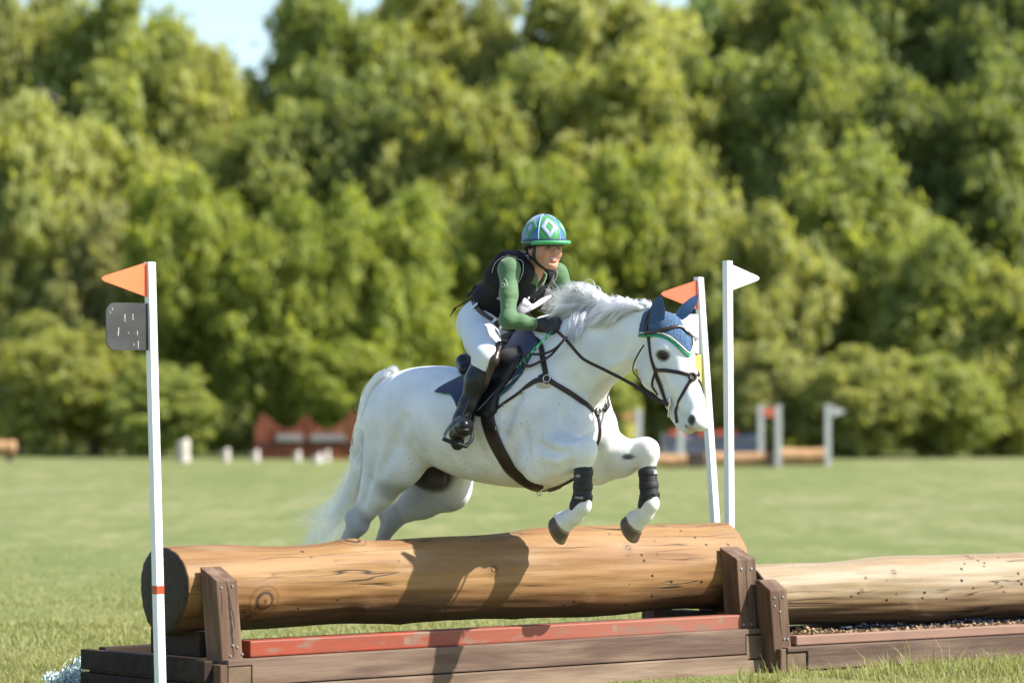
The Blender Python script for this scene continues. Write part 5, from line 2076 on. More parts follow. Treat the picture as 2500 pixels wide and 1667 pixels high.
def knit_material():
    m = mat("blue_knit", (.022, .075, .165), .9, (.035, .105, .215), scale=9, sheen=.3)
    t = m.node_tree
    L = t.links
    tc = nd(m, "ShaderNodeTexCoord")
    mp = nd(m, "ShaderNodeMapping")
    mp.inputs["Scale"].default_value = (1, 1.0, 1.25)
    mp.inputs["Rotation"].default_value = (.5, .35, 0)
    L.new(tc.outputs["Object"], mp.inputs[0])
    v = nd(m, "ShaderNodeTexVoronoi", feature='F1')
    v.inputs["Scale"].default_value = 85
    v.inputs["Randomness"].default_value = .45
    L.new(mp.outputs[0], v.inputs["Vector"])
    hole = ramp(m, v.outputs["Distance"], .22, .46, 1, 0)
    c = mixcol(m, hole, t.nodes["basemix"].outputs[2], (.006, .02, .05))
    L.new(c, t.nodes["Principled BSDF"].inputs["Base Color"])
    b = nd(m, "ShaderNodeBump")
    b.inputs["Strength"].default_value = .9
    b.inputs["Distance"].default_value = .004
    L.new(ramp(m, v.outputs["Distance"], .15, .5), b.inputs["Height"])
    L.new(b.outputs[0], t.nodes["Principled BSDF"].inputs["Normal"])
    return m


def build_bonnet():
    t = hroot("ear_bonnet", "blue knitted ear bonnet with green edge on the white horse's head", "ear bonnet")
    knit = knit_material()
    head = [p for p in HORSE['prims']]
    lo = np.array([.62, -.16, 1.60])
    hi = np.array([1.16, .16, 2.06])
    z_lo = HH(1681, 872, 0)[2]
    z_hi = HH(1600, 822, .085)[2]
    pv = H(1626, 812)
    A, B = [np.array([(q[0] - pv[0]) * math.cos(HY) - (q[1] - pv[1]) * math.sin(HY) + pv[0], 0, q[2]]) for q in (HH(1598, 824, .085), HH(1600, 752, 0))]

    def zed(y):
        return z_lo + (z_hi - z_lo) * np.clip(np.abs(y) / .085, 0, 1) ** 1.25

    pv = H(1626, 812)
    ch, sh_ = math.cos(HY), math.sin(HY)

    def post(F, ax):
        X0, Y0, Z = ax[0][:, None, None], ax[1][None, :, None], ax[2][None, None, :]
        X = (X0 - pv[0]) * ch - (Y0 - pv[1]) * sh_ + pv[0]
        Y = (X0 - pv[0]) * sh_ + (Y0 - pv[1]) * ch
        xr = A[0] + (Z - A[2]) * (B[0] - A[0]) / (B[2] - A[2])
        g = np.maximum((zed(Y) - Z) * .8, (xr - X) * .9)
        return np.maximum(F - .006, g)
    me, V, Q = sdf_mesh("knitted_cap", head, .005, post, 1, lo, hi)
    link("knitted_cap", me, knit, t, smooth=True)
    bv = BVHTree.FromPolygons([tuple(v) for v in V], [tuple(q) for q in Q])
    # edge: side run, V over the face, far side run
    def to_local(x, y, z):
        return np.array([(x - pv[0]) * ch + y * sh_ + pv[0], -(x - pv[0]) * sh_ + y * ch + pv[1], z])

    def to_head(p):
        p = np.asarray(p)
        return np.stack([(p[..., 0] - pv[0]) * ch - (p[..., 1] - pv[1]) * sh_ + pv[0], (p[..., 0] - pv[0]) * sh_ + (p[..., 1] - pv[1]) * ch, p[..., 2]], -1)
    pts = []
    ys = np.linspace(-.0875, .0875, 45)
    front = []
    for y in ys:
        h = bv.ray_cast(Vector(to_local(2, y, zed(y) + .004)), Vector((-ch, sh_, 0)))
        if h[0] is not None:
            front.append(np.array(h[0]))
    front = np.array(front)
    side = []
    for x in np.linspace(A[0] + .004, to_head(front[0])[0] - .012, 14):
        h = bv.ray_cast(Vector(to_local(x, -1, z_hi + .004)), Vector((sh_, ch, 0)))
        if h[0] is not None:
            side.append(np.array(h[0]))
    side = np.array(side)
    mir_ = to_head(side) * np.array([1, -1, 1])
    path = np.vstack([side, front, np.array([to_local(*q) for q in mir_])[::-1]])
    sm = path.copy()
    for _ in range(6):
        sm[1:-1] = (sm[:-2] + 2 * sm[1:-1] + sm[2:]) / 4
    link("edge_piping", tube_mesh("edge_piping", smooth_path(sm, 110), .0068, 8), M_GREEN, t, smooth=True)
    sil = mat("silver_cord", (.50, .47, .33), .4, (.7, .68, .55), scale=160, lo=.45, hi=.55)
    up = sm + np.array([.004, 0, .014])
    link("cord", tube_mesh("cord", smooth_path(up, 140), .0042, 6), sil, t, smooth=True)
    # ears
    earm = mat("ear_cover", (.018, .065, .185), .5, (.024, .085, .23), scale=20, sheen=.2, bump=.15)
    def ear(base, mid, tip, openv, wid=1.0):
        """leaf shaped ear cover, hollow towards openv"""
        path = smooth_path([base, mid, tip], 16)
        T, N, B_ = frames(path, np.asarray(openv, float))
        f = np.linspace(0, 1, 16)
        w = np.interp(f, [0, .2, .45, .75, .92, 1], [.026, .035, .039, .027, .011, .002]) * wid
        d = np.interp(f, [0, .3, .7, 1], [.030, .024, .014, .002]) * wid
        rows = []
        s = 20
        a = np.linspace(0, 2 * math.pi, s, endpoint=False)
        for i in range(16):
            k = np.where(np.sin(a) > 0, .18, 1.0)
            rows.append(path[i] + B_[i] * (np.cos(a) * w[i])[:, None] + N[i] * (np.sin(a) * k * d[i] - np.where(np.sin(a) > 0, .35 * d[i] * np.sin(a), 0))[:, None])
        Vv = np.array(rows).reshape(-1, 3)
        i = np.arange(15)[:, None] * s
        j = np.arange(s)[None]
        j2 = (j + 1) % s
        F = np.stack([i + j, i + j2, i + s + j2, i + s + j], -1).reshape(-1, 4)
        link("ear_cover", mesh_np("ear_cover", Vv, F), earm, t, smooth=True)
    ear(H(1607, 790, .070), H(1606, 752, .086), H(1612, 721, .096), (.35, -.9, 0), 1.0)
    ear(H(1657, 776, -.060), H(1680, 750, -.085), H(1705, 719, -.120), (.8, -.35, -.2), .92)


def build_bridle():
    t = hroot("bridle", "dark brown leather bridle with crossed noseband and reins on the horse's head", "bridle")
    W = .075
    strap("cheekpiece", [(1580, 790, .09), (1584, 815, .09), (1585.6, 836, .09), (1589.6, 868, .09), (1599, 899.6, .09), (1607, 927, .085), (1623, 971, .07), (1630, 984, .06)], .021, M_LEATHER, t, off=.004)
    strap("cheekpiece", [(1580, 790, .09), (1584, 815, .09), (1585.6, 836, .09), (1589.6, 868, .09), (1599, 899.6, .09), (1607, 927, .085), (1623, 971, .07), (1630, 984, .06)], .021, M_LEATHER, t, mir='head', off=.004)
    for mir in (False, 'head'):
        strap("noseband_strap", [(1600, 900, .09), (1637, 905.5, .075), (1668, 912, .04), (1685, 917, .018)], .019, M_LEATHER, t, mir=mir, off=.003)
        strap("noseband_strap", [(1688, 925, .018), (1671, 955, .045), (1658, 978, .052), (1652, 996, .05), (1651, 1012, .045), (1654, 1032, .03)], .016, M_LEATHER, t, mir=mir, off=.003)
        strap("jaw_strap", [(1602, 905, .09), (1597, 918, .085), (1593.5, 943, .07), (1599, 968, .045)], .011, M_LEATHER, t, mir=mir, off=.003)
        # bit
        c, nn = snap(lay(1637, 988, .055) if not mir else mirror_head(lay(1637, 988, .055)))
        c = c + nn * .012
        ring("bit_ring", c, .020, .0035, M_BRASS, t, nn)
        a = np.array([c + nn * .006 + np.array([.014, 0, .040]), c + nn * .006 + np.array([.014, 0, .0]), c + nn * .006 + np.array([.004, 0, -.062])])
        link("bit_bar", tube_mesh("bit_bar", smooth_path(a, 12), .005, 8), M_BRASS, t, smooth=True)
    # rosette where the noseband straps cross
    p, nn = snap(lay(1690, 920, 0.01))
    ring("noseband_ring", p + nn * .006, .017, .0075, M_LEATHER, t, nn)
    me = tube_mesh("noseband_pad", np.array([p - nn * .002, p + nn * .007]), .016, 16)
    link("noseband_pad", me, M_LEATHER, t)
    # browband and headpiece lie over the bonnet
    strap("browband", [(1579, 812, .10), (1600, 811, .09), (1630, 806, .065), (1660, 801, .03), (1682, 802, .0), (1692, 816, -.03), (1697, 830, -.05)], .018, M_LEATHER2, t, off=.011, thick=.007, crown=.5)
    for mir in (False, 'head'):
        strap("headpiece", [(1582, 818, .09), (1580, 800, .09), (1584, 780, .08), (1590, 764, .05), (1596, 754, .0)], .022, M_LEATHER, t, off=.010, mir=mir)
    # throat lash hangs loose
    pts = np.array([H(1573, 842, .090), H(1560, 862, .094), H(1548, 887, .090), H(1546, 905, .080), H(1553, 916, .066), H(1566, 930, .03), H(1570, 934, 0), ])
    full = np.vstack([pts, mirror(pts[:-1])[::-1]])
    path = smooth_path(full, 60)
    path, nn = clear_body(path, .003)
    link("throat_lash", strap_mesh("throat_lash", path, nn, .009, .004), M_LEATHER, t, smooth=True)
    # reins
    def rein(ctrl, width, name="rein", n=60, mir=False, d=.006):
        c = np.array([H(*q) for q in ctrl])
        if mir: c = mirror(c)
        p, nn = clear_body(smooth_path(c, n), d)
        for _ in range(3):
            p[1:-1] = (p[:-2] + 2 * p[1:-1] + p[2:]) / 4
        side = np.tile(np.array([0, -1.0 if not mir else 1.0, .25]), (n, 1))
        return link(name, strap_mesh(name, p, side, width, .004), M_LEATHER, t, smooth=True)
    r = [(1352, 803, .135), (1368, 815, .165), (1388, 836, .185), (1410, 862, .19), (1430, 880, .185), (1483, 906, .15), (1550, 941, .105), (1588, 967, .085), (1630, 987, .072)]
    rein(r, .016)
    rein([(1398, 806, .10), (1430, 850, .16), (1483, 906, .15), (1550, 941, .105), (1588, 967, .085), (1630, 987, .072)], .016, mir=True)
    rein([(1586, 966, .086), (1604, 975, .080), (1631, 988, .072)], .022, "rein_end", 14, d=.010)
    # slack of the reins looping back below the hands
    rein([(1384, 822, .16), (1361, 850, .21), (1343, 869, .225), (1320, 882, .235), (1294, 893.5, .245), (1282, 890, .25), (1277, 872, .25), (1286, 863.5, .25), (1315, 865, .24), (1342, 859, .23), (1362, 846, .22), (1380, 826, .19)], .013, "rein_slack", 70, d=.005)
    rein([(1281, 889, .252), (1278, 896, .256), (1282, 899, .256)], .012, "rein_tip", 8)


def build_breastplate():
    t = hroot("breastplate", "dark brown five point breastplate strapped across the horse's shoulder and chest", "breastplate")
    for mir in (False, True):
        strap("shoulder_strap", [(1262, 828, .09), (1287, 825, .10), (1308, 829, .13), (1321, 845, .17), (1325, 870, .2), (1330, 897, .22), (1333, 914, .22)], .028, M_LEATHER, t, mir=mir, off=.003, thick=.006)
        strap("girth_strap", [(1327, 926, .22), (1308, 930, .23), (1292, 940, .25), (1271, 956, .27), (1244, 975, .29), (1226, 988, .29), (1204, 1005, .3)], np.interp(np.linspace(0, 1, 40), [0, .35, .45, 1], [.030, .022, .014, .014]), M_LEATHER, t, mir=mir, off=.003, thick=.005)
        strap("chest_strap", [(1340, 928, .22), (1357, 939, .21), (1374, 949, .2), (1400, 965, .16), (1425, 983, .1), (1446, 1003, .03)], .026, M_LEATHER, t, mir=mir, off=.004, thick=.006)
        c, nn = snap(H(1336, 925, .22) if not mir else mirror(H(1336, 925, .22)))
        pad = [(1318, 926, .22), (1330, 922, .22), (1342, 932, .22)]
        strap("pad", pad, .040, M_LEATHER, t, n=16, mir=mir, off=.004, thick=.007)
        ring("ring", c + nn * .012, .018, .003, M_BRASS, t, nn)
        fl = mat("sheepskin", (.55, .48, .36), .95, (.45, .38, .27), scale=60, bump=.9, bscale=120, bdist=.006) if not mir else bpy.data.materials["sheepskin"]
        strap("fleece_pad", [(1314, 936, .22), (1328, 940, .22), (1342, 938, .22)], .034, fl, t, n=16, mir=mir, off=-.001, thick=.007)
        for u, v in ((1268, 958), (1229, 987)):
            c, nn = snap(H(u, v, .28) if not mir else mirror(H(u, v, .28)))
            ring("buckle", c + nn * .006, .010, .002, M_BRASS, t, nn)
    p, nn = snap(H(1450, 1007, 0))
    ring("chest_ring", p + nn * .012, .017, .0065, M_LEATHER, t, nn)
    ring("chest_ring", p + nn * .018, .015, .0028, M_BRASS, t, nn)
    strap("martingale_strap", [(1448, 1016, 0), (1442, 1035, 0), (1438, 1060, 0), (1436, 1090, 0), (1420, 1130, 0), (1395, 1152, 0), (1364, 1172, 0), (1325, 1190, 0)], .020, M_LEATHER, t, n=60, off=.004, thick=.006, raw=True)


def girth_path(mir=False):
    return [(1190, 1000, .31), (1194, 1030, .32), (1209, 1075, .32), (1234, 1122, .29), (1264, 1160, .23), (1296, 1182, .12), (1320, 1190, .0)]


def build_saddle():
    pad = hroot("saddle_pad", "navy blue saddle pad with thin teal piping under the saddle", "saddle pad")
    t = hroot("saddle", "black leather jumping saddle with stirrups on the white horse", "saddle")
    hp = HORSE['prims']
    # saddle pad: shell over the back, outline drawn on the horse's side
    o2 = lambda pts, w: [(H(u, v, w)[0], H(u, v, w)[2]) for u, v in pts]
    W = .30
    outl = o2([(1056, 957), (1072, 940), (1095, 922), (1120, 905)], .28) + [(-.36, 1.95), (-.05, 1.95)] + o2([(1272, 832), (1268, 866), (1258, 912), (1232, 950), (1196, 985), (1190, 1010), (1140, 1012), (1120, 992), (1110, 975), (1096, 963), (1075, 960)], W)
    pf = poly2d(outl)
    lo, hi = np.array([-.80, -.46, 1.15]), np.array([.32, .46, 1.98])

    def post(F, ax):
        X, Y, Z = ax[0][:, None, None], ax[1][None, :, None], ax[2][None, None, :]
        g = pf(X, np.zeros((1, 1, 1), np.float32), Z)
        return np.maximum(F - .014, g)
    trunk = [p for p in hp]
    me, V, Q = sdf_mesh("pad_cloth", trunk, .008, post, 1, lo, hi)
    link("pad_cloth", me, M_NAVY, pad, smooth=True)
    bv = BVHTree.FromPolygons([tuple(v) for v in V], [tuple(q) for q in Q])
    for sd in (-1, 1):
        path = []
        oo = np.array(outl + outl[:1])
        keep = np.array([i for i in range(len(outl)) if oo[i][1] < 1.9])
        order = [keep[(q + 6 - 4) % len(keep)] for q in range(len(keep))]
        seq = [i for i in range(6, len(outl))] + [0, 1, 2, 3]
        pl = smooth_path(np.array([outl[i] for i in seq]), 120)
        cen = np.array([-.25, 1.5])
        for x, z in pl:
            d = cen - np.array([x, z])
            d = d / np.linalg.norm(d) * .007
            h = bv.ray_cast(Vector((x + d[0], 1.0 * sd, z + d[1])), Vector((0, -sd, 0)))
            if h[0] is not None:
                path.append(np.array(h[0]))
        path = np.array(path)
        for _ in range(3):
            path[1:-1] = (path[:-2] + 2 * path[1:-1] + path[2:]) / 4
        link("piping", tube_mesh("piping", path, .0035, 6), M_TEAL if sd < 0 else M_TEAL, pad, smooth=True)
    # print on the pad: a small white emblem above a script line, and a dark label
    def on_pad(u, v):
        p = H(u, v, .34)
        a, n_, _, _ = bv.find_nearest(Vector(p))
        return np.array(a), np.array(n_)
    wm = mat("white_print", (.6, .62, .64), .6)
    for s_ in ([(1211, 925), (1213, 919), (1215, 924), (1217, 917), (1219, 922), (1222, 914), (1224, 919)], [(1209, 931), (1214, 928), (1217, 925), (1222, 921), (1226, 917)], [(1223, 919), (1229, 914), (1236, 911), (1240, 911)]):
        p = np.array([on_pad(u, v)[0] + on_pad(u, v)[1] * .0015 for u, v in s_])
        link("emblem", tube_mesh("emblem", smooth_path(p, 24), .0013, 5), wm, pad)
    # flap shell
    fl = o2([(1225, 842), (1243, 862), (1240, 890), (1228, 925), (1206, 965), (1204, 1005), (1190, 1022), (1150, 1012), (1128, 1000), (1136, 960), (1142, 905), (1150, 878), (1180, 850)], .32)
    ff = poly2d(fl)

    def post2(F, ax):
        X, Y, Z = ax[0][:, None, None], ax[1][None, :, None], ax[2][None, None, :]
        g = ff(X, np.zeros((1, 1, 1), np.float32), Z)
        g = np.maximum(g, .10 - np.abs(Y))
        return np.maximum(F - .030, g)
    me, V2, Q2 = sdf_mesh("flap", trunk, .008, post2, 2, lo, hi)
    # two separate flaps, one per side
    for sd in (-1, 1):
        m_ = (V2[:, 1] * sd > 0)
        q_ = Q2[m_[Q2].all(1)]
        used = np.unique(q_)
        remap = np.full(len(V2), -1)
        remap[used] = np.arange(len(used))
        link("flap", mesh_np("flap", V2[used], remap[q_]), M_BLACK, t, smooth=True)
    # seat: pommel, twist, cantle
    pr = []
    ca, po = H(1150, 880, .10), H(1247, 822, .0)
    pr.append(cone((-.10, 0, 1.735), (-.03, 0, 1.745), .080, .065, .05, FL, 1.25))
    pr.append(cone((-.10, 0, 1.71), (-.24, 0, 1.645), .080, .075, .06, FL, 1.45))
    pr.append(cone((-.24, 0, 1.645), (-.36, 0, 1.635), .075, .055, .06, FL, 2.1))
    for sd in (-1, 1):
        pr.append(cone((-.37, 0, 1.690), (-.345, .12 * sd, 1.665), .026, .024, .05))
        pr.append(cone((-.345, .12 * sd, 1.665), (-.29, .17 * sd, 1.62), .024, .03, .05))
        pr.append(cone((-.035, 0, 1.785), (-.05, .075 * sd, 1.755), .024, .024, .05))
    me, _, _ = sdf_mesh("seat", pr, .007, smooth_it=2)
    link("seat", me, M_BLACK, t, smooth=True)
    for sd in (-1, 1):
        # knee roll on the flap front
        a, b, c = H(1219, 842, .285), H(1205, 880, .335), H(1185, 935, .350)
        if sd > 0:
            a, b, c = mirror(a), mirror(b), mirror(c)
        me, _, _ = sdf_mesh("knee_roll", [cone(a, b, .022, .026, .03, FL, .8), cone(b, c, .026, .014, .03, FL, .8)], .005)
        link("knee_roll", me, M_LEATHER2, t, smooth=True)
    # girth, one strap per side meeting under the belly
    for mir in (False, True):
        g = strap("girth", girth_path(), .080, M_LEATHER, t, n=60, thick=.012, off=.004, mir=mir)
    gb, gn = snap(H(1207, 1045, .32))
    ring("girth_buckle", gb + gn * .020 + np.array([.012, 0, 0]), .012, .0022, M_BRASS, t, gn)
    gb, gn = snap(H(1316, 1190, .0))
    ring("girth_ring", gb + gn * .018, .012, .003, M_BRASS, t, (0, .9, .3))
    # stirrups and leathers
    iron = mat("stirrup_iron", (.16, .165, .18), .22, metal=.85)
    trd = mat("stirrup_tread", (.012, .012, .013), .6, bump=.6, bscale=200, bdist=.002)
    yb = (np.array([HO[0], HO[1], 0]) + 0)[1]
    c0 = H(1118, 1056, .47)
    wy = HO[1] + c0[0] * HX[1] - c0[1] * HR[1] * 1.0
    def cam_plane(u, v, dy=0.0):
        p = P(u, v, wy + dy) - HO
        return np.array([p @ HX, -(p @ HR), p[2]])
    D = [(1086, 1073), (1085, 1064), (1090, 1053), (1101, 1037), (1114, 1023), (1123, 1018), (1133, 1024), (1145, 1040), (1152, 1056), (1152, 1070), (1146, 1081), (1136, 1088)]
    for mir in (False, True):
        p = np.array([cam_plane(*q) for q in D])
        tr_ = np.array([cam_plane(1085, 1072), cam_plane(1108, 1081), cam_plane(1138, 1089)])
        le = np.array([H(1172, 900, .365), H(1150, 960, .385), cam_plane(1124, 1020)])
        if mir:
            p, tr_, le = mirror(p), mirror(tr_), mirror(le)
        so = link("stirrup", tube_mesh("stirrup", smooth_path(p, 50), np.interp(np.linspace(0, 1, 50), [0, .2, .45, .8, 1], [.009, .0075, .006, .009, .010]), 10), iron, t, smooth=True)
        me, _, _ = sdf_mesh("tread", [cone(tr_[0], tr_[1], .011, .012, .01), cone(tr_[1], tr_[2], .012, .011, .01),
                                     cone(tr_[0] + np.array([.02, (-.025 if not mir else .025), .0]), tr_[2] + np.array([.02, (-.025 if not mir else .025), 0]), .010, .010, .015)], .004)
        link("tread", me, trd, so, smooth=True)
        sp_ = smooth_path(le, 20)
        link("stirrup_leather", strap_mesh("stirrup_leather", sp_, np.tile(np.array([0, -1.0 if not mir else 1.0, 0.1]), (20, 1)), .022, .006), M_BLACK, t, smooth=True)


def build_boots():
    bm_ = mat("boot_neoprene", (.010, .010, .011), .62, (.016, .016, .018), scale=20, bump=.3, bscale=120, bdist=.002)
    lab = mat("boot_label", (.42, .44, .44), .6, (.06, .06, .065), scale=220, lo=.47, hi=.53)
    J = HORSE['J']
    for k, (kn, ft, nm) in enumerate(((J['kN'], J['fN'], "black tendon boot with two white labels on the horse's nearer foreleg"), (J['kF'], J['fF'], "black tendon boot on the horse's farther foreleg, its tabs sticking out in front"))):
        t = hroot("tendon_boot", nm, "tendon boot", "black boots on the horse's forelegs")
        d = (ft - kn) / np.linalg.norm(ft - kn)
        L = np.linalg.norm(ft - kn)
        fwd = np.array([1, 0, 0]) - d[0] * d
        fwd /= np.linalg.norm(fwd)
        a, b = kn + d * .085, ft - d * .0
        pr = [cone(a - d * .03, b, .047, .051, .01, FL, .90), ell(ft - fwd * .022 + d * .012, (.045, .045, .050), .03)]

        def post(F, ax, a=a, ft=ft, d=d, fwd=fwd):
            X, Y, Z = ax[0][:, None, None], ax[1][None, :, None], ax[2][None, None, :]
            s = (X - a[0]) * d[0] + (Y - a[1]) * d[1] + (Z - a[2]) * d[2]
            f = (X - ft[0]) * fwd[0] + (Y - ft[1]) * fwd[1] + (Z - ft[2]) * fwd[2]
            e = (X - ft[0]) * d[0] + (Y - ft[1]) * d[1] + (Z - ft[2]) * d[2]
            return np.maximum(F, np.maximum(-s - f * .25, (e + f * .85 - .000) * .75))
        me, V, Q = sdf_mesh("shell", pr, .004, post, 1)
        link("shell", me, bm_, t, smooth=True)
        bv = BVHTree.FromPolygons([tuple(v) for v in V], [tuple(q) for q in Q])

        def on(f, ang):
            side = np.cross(d, fwd)
            c = a + (b - a) * f
            dirv = fwd * math.cos(ang) + side * math.sin(ang)
            h = bv.ray_cast(Vector(c + dirv * .3), Vector(-dirv))
            return (np.array(h[0]), np.array(h[1])) if h[0] is not None else (c + dirv * .05, dirv)
        sgn = 1 if np.cross(d, fwd)[1] < 0 else -1      # towards the right side
        for f in (.14, .5, .80):
            pts = [on(f, sgn * q) for q in np.linspace(-.9, 2.3, 20)]
            me = strap_mesh("strap", np.array([p + n * .0005 for p, n in pts]), np.array([n for p, n in pts]), .030, .0035)
            link("strap", me, bm_, t, smooth=True)
        if k == 0:
            for f, q0, q1, w in ((.22, 1.15, 1.75, .014), (.78, .75, 1.65, .011)):
                pts = [on(f, sgn * q) for q in np.linspace(q0, q1, 8)]
                me = strap_mesh("label_tag", np.array([p + n * .004 for p, n in pts]), np.array([n for p, n in pts]), w, .001)
                link("label_tag", me, lab, t)
        else:
            for f, q0, q1, w in ((.14, -.3, .25, .022), (.80, -.1, .3, .014)):
                pts = [on(f, sgn * q) for q in np.linspace(q0, q1, 8)]
                me = strap_mesh("label_tag", np.array([p + n * .005 for p, n in pts]), np.array([n for p, n in pts]), w, .001)
                link("label_tag", me, lab, t)
            p0, n0 = on(.98, sgn * .25)
            me = strap_mesh("tab", smooth_path([p0 + d * -.02, p0 + fwd * .012 + d * .01, p0 + fwd * .006 + d * .045], 10), np.tile(fwd, (10, 1)), .030, .006)
            link("tab", me, bm_, t, smooth=True)


build_bonnet()
build_bridle()
build_breastplate()
build_saddle()
build_boots()
# ------------------------------------------------------------------ the rider
def build_rider():
    root = hroot("person", "rider in green shirt, black vest and patterned green helmet crouching over the white horse's neck", "person")
    # joints (horse frame): right side first, left mirrored where the photo hides it
    pel, wst = H(1203, 785, 0), H(1216, 745, 0)
    che, upc = H(1268, 692, 0), H(1294, 652, 0)
    nb = H(1299, 648, 0)
    shR, shL = H(1243, 658, .175), mirror(H(1243, 658, .175)) + np.array([.015, .0, -.015])
    elR, wrR = H(1241, 780, .265), H(1312, 793, .150)
    elL = np.array([elR[0] + .035, -elR[1] - .01, elR[2] + .01])
    wrL = np.array([wrR[0] + .085, -wrR[1] + .0, wrR[2] + .01])
    hipR = H(1168, 797, .11)
    knR, anR = H(1186, 868, .325), H(1131, 1022, .375)
    hpL, knL, anL = mirror(hipR), mirror(knR), mirror(anR)
    K = H(1327, 594, 0)
    f = np.array([math.cos(.30), -math.sin(.30), -.02]); f /= np.linalg.norm(f)
    up = np.array([-.07, 0, 1.0]); up -= (up @ f) * f; up /= np.linalg.norm(up)
    lf = np.cross(up, f)
    RH = np.stack([f, lf, up], 1)
    hp = lambda a, b, c: K + f * a + lf * b + up * (c * .93 if c < 0 else c)

    # ---------------- body: one continuous figure
    pr = []
    pr.append(ell(hp(0, 0, .012), (.093, .075, .102), .03, RH))
    pr.append(ell(hp(.040, 0, -.052), (.056, .060, .084), .03, RH))
    for s in (-1, 1):
        pr.append(cone(hp(.0, .050 * s, -.062), hp(.066, .016 * s, -.122), .026, .020, .03))
        pr.append(ell(hp(.062, .036 * s, -.052), (.026, .024, .030), .03, RH))
        pr.append(cone(hp(.082, .012 * s, -.006), hp(.072, .046 * s, -.006), .013, .012, .02))
        pr.append(ell(hp(-.004, .076 * s, -.034), (.017, .008, .028), .008, RH))
        pr.append(ell(hp(.0, .081 * s, -.030), (.009, .004, .016), .006, RH, op='s'))
    pr.append(ell(hp(.081, 0, -.124), (.020, .022, .018), .025, RH))
    pr.append(cone(hp(.086, 0, -.014), hp(.108, 0, -.048), .009, .0125, .012))
    for s in (-1, 1):
        pr.append(ell(hp(.098, .0125 * s, -.054), (.012, .008, .009), .008, RH))
        pr.append(ell(hp(.088, .030 * s, -.022), (.011, .016, .0085), .008, RH, op='s'))
    pr.append(ell(hp(.094, 0, -.0795), (.010, .023, .0062), .008, RH))
    pr.append(ell(hp(.091, 0, -.0965), (.011, .021, .0075), .008, RH))
    pr.append(ell(hp(.103, 0, -.0875), (.013, .021, .0048), .003, RH, op='s'))
    for s in (-1, 1):
        pr.append(cone(hp(.096, .016 * s, -.0865), hp(.086, .031 * s, -.0795), .0030, .0022, .006, op='s'))
        pr.append(ell(hp(.078, .036 * s, -.060), (.018, .015, .016), .02, RH))
    pr.append(ell(hp(.09, 0, -.108), (.01, .02, .004), .008, RH, op='s'))
    pr.append(cone(hp(-.018, 0, -.07), nb, .053, .060, .03))
    # trunk under the clothes
    pr.append(cone(upc - np.array([.03, 0, .045]), che, .070, .085, .06, FL, 1.35))
    pr.append(cone(che, wst, .085, .080, .06, FL, 1.3))
    pr.append(cone(wst, pel, .080, .080, .06, FL, 1.3))
    for a, b in ((shR, elR), (shL, elL)):
        pr.append(cone(upc - np.array([.03, 0, .05]), a, .045, .040, .04))
        pr.append(cone(a, b, .038, .030, .03))
    for a, b in ((elR, wrR), (elL, wrL)):
        pr.append(cone(a, b, .031, .023, .03))
    for h, k, a in ((hipR, knR, anR), (hpL, knL, anL)):
        pr.append(cone(pel, h, .075, .072, .04))
        pr.append(cone(h, k, .072, .048, .04))
        pr.append(cone(k, k + (a - k) * .35, .045, .046, .03))
        pr.append(cone(k + (a - k) * .35, a, .046, .032, .03))

    # hands
    def hand(wr, d, out, upv, grow=0.0, k=.008):
        """closed fist on the rein: d = wrist to knuckles, out = back of the hand, upv = thumb side"""
        d, out, upv = (np.asarray(q, float) for q in (d, out, upv))
        q = []
        kc = wr + d * .098
        q.append(cone(wr, wr + d * .03, .026 + grow, .030 + grow, .012, out, .78))
        q.append(cone(wr + d * .028, kc, .032 + grow, .034 + grow, .012, out, .55))
        for i in range(4):
            l = (.95, 1.05, 1.0, .82)[i]
            kn = kc + upv * (.030 - .0195 * i) + out * .004 - d * (.0, -.004, .0, .008)[i]
            p1 = kn + (d * .55 - out * .75) * .034 * l
            p2 = p1 + (-d * .70 - out * .55) * .026 * l
            p3 = p2 + (-d * .75 + out * .35) * .020 * l
            q += [cone(kn - d * .02, kn, .0105 + grow, .0115 + grow, .006), cone(kn, p1, .0112 + grow, .0102 + grow, .004), cone(p1, p2, .0100 + grow, .0094 + grow, .004), cone(p2, p3, .0094 + grow, .0082 + grow, .004)]
        t0 = wr + d * .022 + upv * .024 - out * .006
        t1 = wr + d * .055 + upv * .044 - out * .014
        t2 = wr + d * .086 + upv * .044 - out * .020
        t3 = wr + d * .108 + upv * .036 - out * .026
        q += [cone(t0, t1, .016 + grow, .0125 + grow, .012), cone(t1, t2, .0125 + grow, .011 + grow, .006), cone(t2, t3, .011 + grow, .009 + grow, .004)]
        return q
    dR = (H(1368, 800, .125) - wrR); dR /= np.linalg.norm(dR)
    outR = np.array([-.15, -1, .25]); outR -= (outR @ dR) * dR; outR /= np.linalg.norm(outR)
    upR = np.cross(dR, outR); upR *= np.sign(upR[2])
    dL = np.array([.93, -.12, -.12]); dL /= np.linalg.norm(dL)
    outL = np.array([.05, 1, .25]); outL -= (outL @ dL) * dL; outL /= np.linalg.norm(outL)
    upL = np.cross(dL, outL); upL *= np.sign(upL[2])
    for q in hand(wrR, dR, outR, upR, -.0015) + hand(wrL, dL, outL, upL, -.0015):
        pr.append(q)
    lo, hi = bounds(pr, .03)
    me, V, Q = sdf_mesh("body", pr, .0045, smooth_it=1, lo=lo, hi=hi)
    lips = np.maximum(near(V, hp(.100, 0, -.0795), (.012, .022, .006), .5), near(V, hp(.098, 0, -.0965), (.012, .020, .0065), .5))
    inner = near(V, hp(.090, 0, -.0875), (.012, .018, .005), .4)
    cheek = np.maximum(near(V, hp(.075, .042, -.050), .03, .8), near(V, hp(.075, -.042, -.050), .03, .8))
    cheek = np.maximum(cheek, near(V, hp(.112, 0, -.05), .014, .8))
